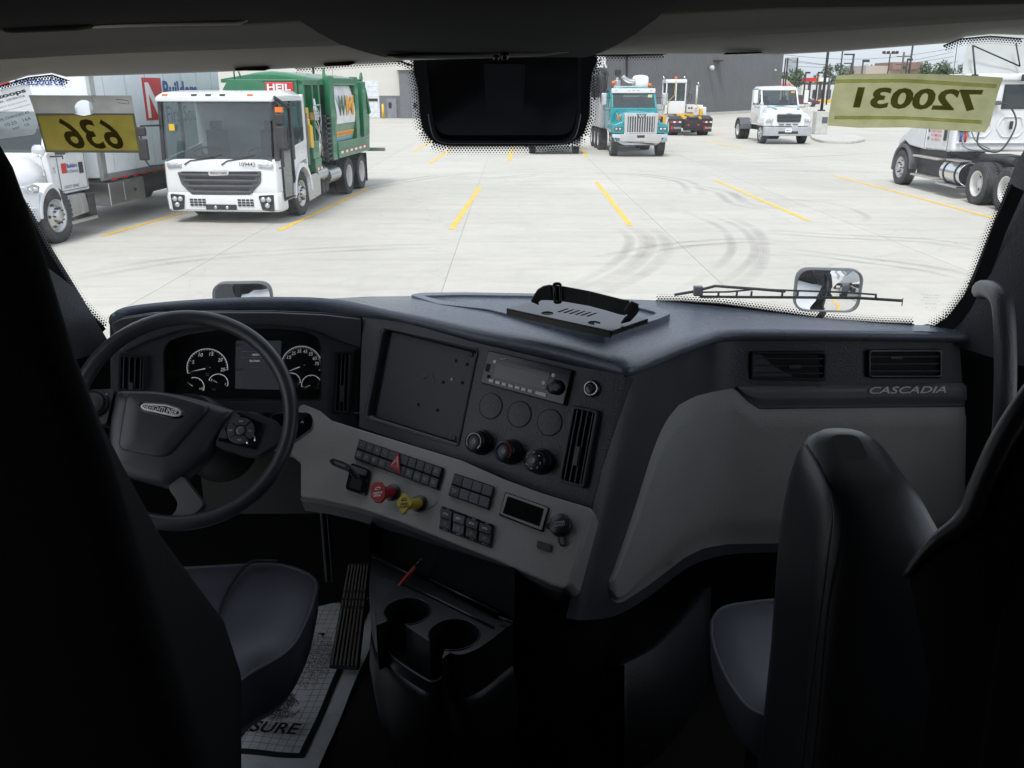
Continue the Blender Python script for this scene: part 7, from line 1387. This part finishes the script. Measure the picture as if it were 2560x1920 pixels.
# ============================================================ dash tray, tablet plate and strap
def pc_(u,v,off=0): 
    p=tcast(ptree,u,v,0); 
    if p is None: p=onz(u,v,2.2)
    return p+Z_*off
to = [(886,644),(910,639.5),(1000,638.5),(1146,641),(1300,648),(1379,664),(1434,675),(1449,685.5),(1420,698),(1360,716),(1307,733),(1286,731),(1160,702),(1054,676),(946,664)]
ti = [(915,646),(1000,644),(1146,646.5),(1295,653),(1370,670),(1412,681),(1418,685),(1400,693),(1350,709),(1303,722),(1288,722),(1165,694),(1060,669),(955,657)]
TPz = 2.222
PT = Plane(onz(900,645,2.2),onz(1300,650,2.203),onz(1300,733,2.208))
flat('tray_rim', rp(PT.L(to),.012,3), PT.n, .010,.012, M['pad'], dash, holes=[rp(PT.L(ti),.008,3)], bevel=.002); flat('tray_floor', rp(PT.L(ti),.008,3), PT.n, .0035,.003, M['pad'], dash)
tm = thing('tablet_mount','black metal plate with slots and an elastic strap lying on the dash tray','tablet mount',tuple(PT(1240,690)),world=True)
PP = Plane(ond(*T6(190,375),1.905+.0),ond(*T6(1270,605),1.775),ond(*T6(1640,480),1.85)); 
tp = [T6(190,372),T6(540,283),T6(1000,330),T6(1640,478),T6(1270,605)]
sl = []
for k in range(6):
    x=705+k*58; sl.append([T6(x,408+k*9),T6(x+105,372+k*9),T6(x+128,375+k*9),T6(x+30,413+k*9)])
hs2=[rp(PP.L(s_),.001,2) for s_ in sl]
for cz in ((608,422),(1087,521)):
    cc_=PP(*T6(*cz)); hs2.append([cc_+PP.x*math.cos(k*math.pi/10)*.0135+PP.y*math.sin(k*math.pi/10)*.0135 for k in range(20)])
pl2 = flat('plate', PP.L(tp), PP.n, 0,.004, pm('powder_coat',(.07,.075,.085),.25,coat=.2), tm, holes=hs2)
m = MB(); A_=PP.L([T6(190,372),T6(1270,605)]); m.prism([A_[0],A_[1],A_[1]-PP.n*.016,A_[0]-PP.n*.016],PP.y*.004); m.build('plate_flange', M['satin'], tm); m = MB(); A_=PP.L([T6(1270,605),T6(1640,478)]); m.prism([A_[0],A_[1],A_[1]-PP.n*.01,A_[0]-PP.n*.01],PP.x*-.004); m.build('plate_flange', M['satin'], tm)
m = MB(); m.prism(rp([PP(*T6(*z),-.016) for z in ((1075,560),(1200,590),(1190,625),(1090,625))],.003),PP.n*.014); m.build('latch', M['gloss'], tm, bevel=.003)
m = MB(); P5=PP.L([T6(230,390),T6(600,330),T6(1500,480),T6(1240,590)],-.02); m.prism(P5,-PT.n*.004); m.build('lower_plate', M['dark'], tm)
gb=PP(*T6(480,320),.0); ge=PP(*T6(1400,525),.0)
def sp(z,D): return ond(*T6(*z),D)
web = pm('webbing',(.022,.022,.024),.9,bump=.8,bscale=900)
def ribbon(cs_, ws, th, name, mat):
    m = MB(); rings=[]
    for c,w_ in zip(cs_,ws): 
        rings.append([c+w_+Vector((0,th/2,0)),c+w_-Vector((0,th/2,0)),c-w_-Vector((0,th/2,0)),c-w_+Vector((0,th/2,0))])
    m.loft(rings,smooth=False); return m.build(name,mat,tm,bevel=.001)
def edge(tops,bots,Ds,name,mat,th=.004):
    cs_=[];ws=[]
    for a_,b_,D in zip(tops,bots,Ds): p=sp(a_,D);q_=sp(b_,D); cs_.append((p+q_)/2); ws.append((p-q_)/2)
    return ribbon(cs_,ws,th,name,mat)
edge([(440,300),(470,240),(510,180),(570,145),(640,132)],[(520,335),(520,300),(545,285),(600,282),(660,285)],[1.885,1.885,1.88,1.875,1.87],'strap_end',web,.012)
edge([(640,132),(760,143),(1040,195),(1280,255),(1400,285),(1450,290)],[(660,290),(760,300),(1030,345),(1200,390),(1350,435),(1400,442)],[1.87,1.865,1.85,1.83,1.82,1.815],'strap_band',pm('strap_elastic',(.025,.025,.028),.55,bump=.4,bscale=500))
edge([(1400,400),(1470,300),(1545,330)],[(1395,440),(1470,400),(1470,420)],[1.81,1.80,1.80],'strap_end',web,.012); edge([(1450,310),(1530,330),(1550,380),(1520,430),(1455,500)],[(1390,400),(1420,430),(1440,440),(1400,470),(1360,525)],[1.805,1.80,1.80,1.80,1.81],'strap_end',web,.012)
m = MB(); P=[sp(z,1.862) for z in ((675,120),(740,120),(745,310),(685,315))]; m.tube(rp(P,.004,3)+[rp(P,.004,3)[0]],.0035,6); m.build('buckle', M['gloss'], tm)
for x in (1040,1300): m = MB(); m.tube([sp((x,200+ (x-1040)*.22),1.848-(x-1040)*.00006),sp((x-8,340+(x-1040)*.25),1.848-(x-1040)*.00006)],.0009,4); m.build('strap_stitch', M['keyg'], tm)
# ============================================================ papers on the glass
def paper(name, col, al=.0, **k):
    m = bpy.data.materials.new(name); m.use_nodes=True; nt=m.node_tree; n=nt.nodes; l=nt.links; n.clear(); o=n.new('ShaderNodeOutputMaterial'); d=n.new('ShaderNodeBsdfDiffuse'); t_=n.new('ShaderNodeBsdfTranslucent'); tr=n.new('ShaderNodeBsdfTransparent')
    tc=n.new('ShaderNodeTexCoord'); no=n.new('ShaderNodeTexNoise'); no.inputs['Scale'].default_value=28; no.inputs['Detail'].default_value=8; l.new(tc.outputs['Object'],no.inputs[0]); mr=n.new('ShaderNodeMapRange'); mr.inputs[1].default_value=.3; mr.inputs[2].default_value=.7; mr.inputs[3].default_value=.86; mr.inputs[4].default_value=1.1; l.new(no.outputs[0],mr.inputs[0]); v_=n.new('ShaderNodeVectorMath'); v_.operation='SCALE'; v_.inputs[0].default_value=col; l.new(mr.outputs[0],v_.inputs['Scale']); l.new(v_.outputs[0],d.inputs[0]); l.new(v_.outputs[0],t_.inputs[0])
    m1=n.new('ShaderNodeMixShader'); m1.inputs[0].default_value=.75; l.new(d.outputs[0],m1.inputs[1]); l.new(t_.outputs[0],m1.inputs[2]); m2=n.new('ShaderNodeMixShader'); m2.inputs[0].default_value=al; l.new(m1.outputs[0],m2.inputs[1]); l.new(tr.outputs[0],m2.inputs[2]); l.new(m2.outputs[0],o.inputs[0]); return m
def gplane(a,b,c,off): return Plane(og(*a,off),og(*b,off),og(*c,off))
g1 = gplane((63,210),(285,210),(180,330),.045)
tg = thing('hanging_tag','brown and yellow hanging tag with the number 636 showing through mirrored','tag',tuple(g1(180,260)),world=True)
hole = g1.L([(181+20*math.cos(a),233+17*math.sin(a)) for a in [2*math.pi*k/28 for k in range(28)]]); 
flat('tag_sheet', g1.L([(62,206),(284,207),(307,331),(103,330)]), g1.n, 0,.0006, paper('tag_grey',(.50,.48,.44)), tg, holes=[g1.L([(76,245),(160,245),(163,249),(181,251),(199,249),(203,245),(290,245),(305,329),(96,328)])]) if 0 else None
flat('tag_sheet', g1.L([(62,206),(284,207),(290,245),(201,245)]+[(181+20*math.cos(a),233+17*math.sin(a)) for a in [math.radians(40-260*k/20) for k in range(21)]]+[(161,245),(76,245)]), g1.n, 0,.0006, paper('tag_grey',(.52,.50,.46)), tg)
fq=[(81,250),(162,249),(168,250),(181,252.5),(194,250),(200,249),(286,248.5),(299,325),(102,324.5)]
flat('tag_border', g1.L([(76,245),(160,245),(166,247.5),(181,250.5),(196,247.5),(202,245),(290,245),(306,330),(99,329)]), g1.n, .0003,.0, paper('tag_ink',(.16,.14,.10)), tg, holes=[g1.L(fq)]) 
h2=g1.L([(181+20*math.cos(a),233+17*math.sin(a)) for a in [2*math.pi*k/28 for k in range(28)]])
flat('tag_field', g1.L([(81,250),(162,249),(168,250),(181,252.5),(194,250),(200,249),(286,248.5),(299,325),(102,324.5)]), g1.n, .0003,.0, paper('tag_yellow',(.36,.285,.06)), tg)
text('636', g1(197,289,.0022), g1(262,290)-g1(138,288), g1.y, (g1(260,290)-g1(135,288)).length, (g1(197,257)-g1(197,325)).length, paper('tag_digit',(.10,.09,.06)), tg, mirror=True, bold=.02)
m = MB(); m.tube([g1(196,210,.001),g1(203,221,.001)],.0004,4); m.tube(rp(g1.L([(251,214),(276,217),(279,225),(256,222)],.0012),.002)+[],.0005,4); m.build('tag_print', paper('tag_ink2',(.16,.14,.10)), tg)
g2 = gplane((1800,170),(2150,180),(1970,260),.006)
yt = thing('number_strip','olive yellow paper strip with mirrored number 720031 taped to the windscreen','paper strip',tuple(g2(1970,220)),world=True)
def zr(*z): return [Zr_(*p) for p in z]
Zr_ = zc(1280,80,1280,2212)
flat('strip_sheet', g2.L([Zr_(*z) for z in ((1402,188),(1500,182),(1700,180),(1880,184),(2010,190),(2122,198),(2100,260),(2065,400),(2043,434),(1900,425),(1700,412),(1500,414),(1362,404),(1380,290))]), g2.n, 0,.0005, paper('strip_olive',(.66,.63,.33)), yt)
tp_=paper('strip_tape',(.76,.76,.40))
flat('tape_band', g2.L([Zr_(*z) for z in ((1400,205),(1700,202),(2095,226),(2092,242),(1700,217),(1398,220))]), g2.n, .0008,.0, tp_, yt); flat('tape_band', g2.L([Zr_(*z) for z in ((1395,362),(1700,364),(2030,382),(2028,396),(1700,377),(1392,376))]), g2.n, .0008,.0, tp_, yt)
text('720031', g2(*Zr_(1742,288),.0014), g2(*Zr_(2012,296))-g2(*Zr_(1470,282)), g2.y, (g2(*Zr_(2014,296))-g2(*Zr_(1470,282))).length, (g2(*Zr_(1742,240))-g2(*Zr_(1742,334))).length, paper('strip_digit',(.16,.16,.06)), yt, mirror=True, bold=.035, shear=.12)
g3 = gplane((5,200),(70,200),(40,290),.004)
sk = thing('oil_change_sticker','clear white service sticker with black lettering in the left top corner of the glass','sticker',tuple(g3(40,240)),world=True)
flat('sticker_film', rp(g3.L([(-60,205),(62,180),(72,215),(82,270),(76,290),(-40,305)]),.006), g3.n, 0,.0004, paper('film_white',(.80,.82,.84),.6), sk)
xd=g3(60,196)-g3(0,212)
def st3(s,u,v,wd,ht,b=0): p0=g3(u-wd/2,v); p1=g3(u+wd/2,v); text(s,g3(u,v,.001),xd,g3.n.cross(xd),(p1-p0).length,ht,M['ink'],sk,bold=b)
st3('Stoops',20,204,78,.012,.04); st3('FREIGHTLINER - WESTERN STAR',12,217,92,.0045,.02); st3('DIVISION OF TRUCK COUNTRY',22,226,80,.003); st3('Service | Parts | stoops.com',22,236,92,.004); st3('OIL CHANGED AT',30,250,74,.006,.01); st3('10.25   164',38,262,60,.007); st3('yes   10',45,273,40,.008)
e_ = gplane((1990,640),(2030,640),(2010,670),.003); lm = thing('glass_stamp','small faint maker stamp etched in the lower right of the windscreen','glass stamp',tuple(e_(2010,650)),world=True)
gm = paper('etch',(.35,.35,.35),.45)
for s_,v,w_ in (('SOLAR TEMPERED AS1',637,40),('GLASS DIVISION',643,34),('M3 DOT 25 LAMINATED',649,42),('43R 00127',655,26),('E4 . 2',664,22)): text(s_, e_(2010,v+ (0),.0005), e_(2030,v+2)-e_(1990,v), e_.y, (e_(2010+w_/2,v)-e_(2010-w_/2,v)).length,.0035, gm, lm, mirror=True)
# ============================================================ wiper and hood mirrors outside
wp_ = thing('wiper','black windscreen wiper resting on the outside of the glass at right','wiper',tuple(og(1700,650)),world=True)
def o7(x,y,off=-.03): return og(*T7(x,y),off)
m = MB(); m.tube([o7(120,155),o7(250,130),o7(405,92),o7(470,97),o7(700,112),o7(900,128)],.0038,8); m.build('wiper_arm', M['black'], wp_)
m = MB(); m.tube([o7(300,150,-.02),o7(650,152,-.02),o7(1000,155,-.02),o7(1420,160,-.02),o7(1750,182,-.02)],.0036,8); m.build('wiper_blade', M['black'], wp_)
m = MB(); m.tube([o7(300,135),o7(500,132),o7(700,112),o7(900,120),o7(1300,135),o7(1560,155)],.0024,8)
for a_,b_ in ((430,140),(560,148),(660,150),(880,150),(990,152),(1160,155),(1300,157),(1560,165)): m.tube([o7(a_,128 if a_<1300 else 150),o7(a_,b_+4,-.02)],.003,5)
m.build('wiper_bridge', M['black'], wp_); m = MB(); c=o7(280,128); m.box(c-Vector((.012,.01,.012)),c+Vector((.012,.01,.014))); m.build('washer_nozzle', M['keyg'], wp_, bevel=.002)
m = MB(); m.tube([o7(1753,182),o7(1747,235),o7(1750,205),o7(1705,205)],.0012,4); m.build('loose_rubber', M['black'], wp_)
def hmirror(u0,v0,u1,v1,y,n,lab,base):
    c=ony((u0+u1)/2,(v0+v1)/2,y); n=Vector(n).normalized(); xd=Vector((0,0,1)).cross(n)*-1; xd=n.cross(Vector((0,0,1))).normalized(); xd = xd if xd.x>0 else -xd; yd=n.cross(xd); yd = yd if yd.z>0 else -yd
    hw=(ony(u1,v0,y)-ony(u0,v0,y)).length/2; hh=(ony(u0,v1,y)-ony(u0,v0,y)).length/2
    t=thing('hood_mirror',lab,'mirror',tuple(c),world=True,group='hood mirrors of this truck')
    O=rp([c-xd*hw-yd*hh,c+xd*hw-yd*hh,c+xd*hw*1.03+yd*hh,c-xd*hw*1.0+yd*hh],.05,6); mid=sum(O,Vector())/len(O)
    m=MB(); m.loft([[mid+(p-mid)*.94+n*.0 for p in O],[mid+(p-mid)*.955+n*.010 for p in O],[mid+(p-mid)*1.0+n*.008 for p in O],[mid+(p-mid)*1.0-n*.03 for p in O],[mid+(p-mid)*.8-n*.07 for p in O],[mid+(p-mid)*.4-n*.085 for p in O]],caps=False); m.build('mirror_housing',M['greyp'],t)
    rings=[]; R_=.75
    for s_ in (.955,.75,.58,.42,.26,.12,.03): rings.append([ (mid+(p-mid)*s_)+n*(.010-((p-mid)*s_).length_squared/(2*R_)) for p in O])
    m=MB(); m.loft(rings,caps=False); m.add(rings[-1],[tuple(range(len(O)))],True); m.build('mirror_glass',M['mirror'],t)
    m=MB(); m.tube(smooth_curve([c-n*.06-yd*hh*.6,c-n*.05-yd*hh*1.3,Vector(base)],4),.014,8); m.build('mirror_stem',M['black'],t)
hmirror(1719,582,1857,673,3.2,(-.128,-.99,.005),'rounded square hood mirror behind the wiper on the right side',(1.05,3.2,1.72)); hmirror(462,611,586,690,3.2,(.078,-.997,0),'hood mirror peeking over the dashboard on the left side',(-1.0,3.2,1.7))
# what the hood mirrors look back at: bay line and the neighbour's tractor
m = MB(); m.add([(2.05,-14,.004),(2.17,-14,.004),(2.17,3.0,.004),(2.05,3.0,.004)],[(0,1,2,3)]); m.build('parking_line', M['yline'], ground)
m = MB(); m.add([(-2.25,-14,.004),(-2.13,-14,.004),(-2.13,3.0,.004),(-2.25,3.0,.004)],[(0,1,2,3)]); m.build('parking_line', M['yline'], ground)
_src = [o for o in bpy.data.objects if o.name.startswith('day_cab_truck')][0]
cp = copy_tree(_src); cp['label'] = 'white day cab truck standing behind on the right, seen only in the right hood mirror'; place(cp, 4.2, -9.5, 0)
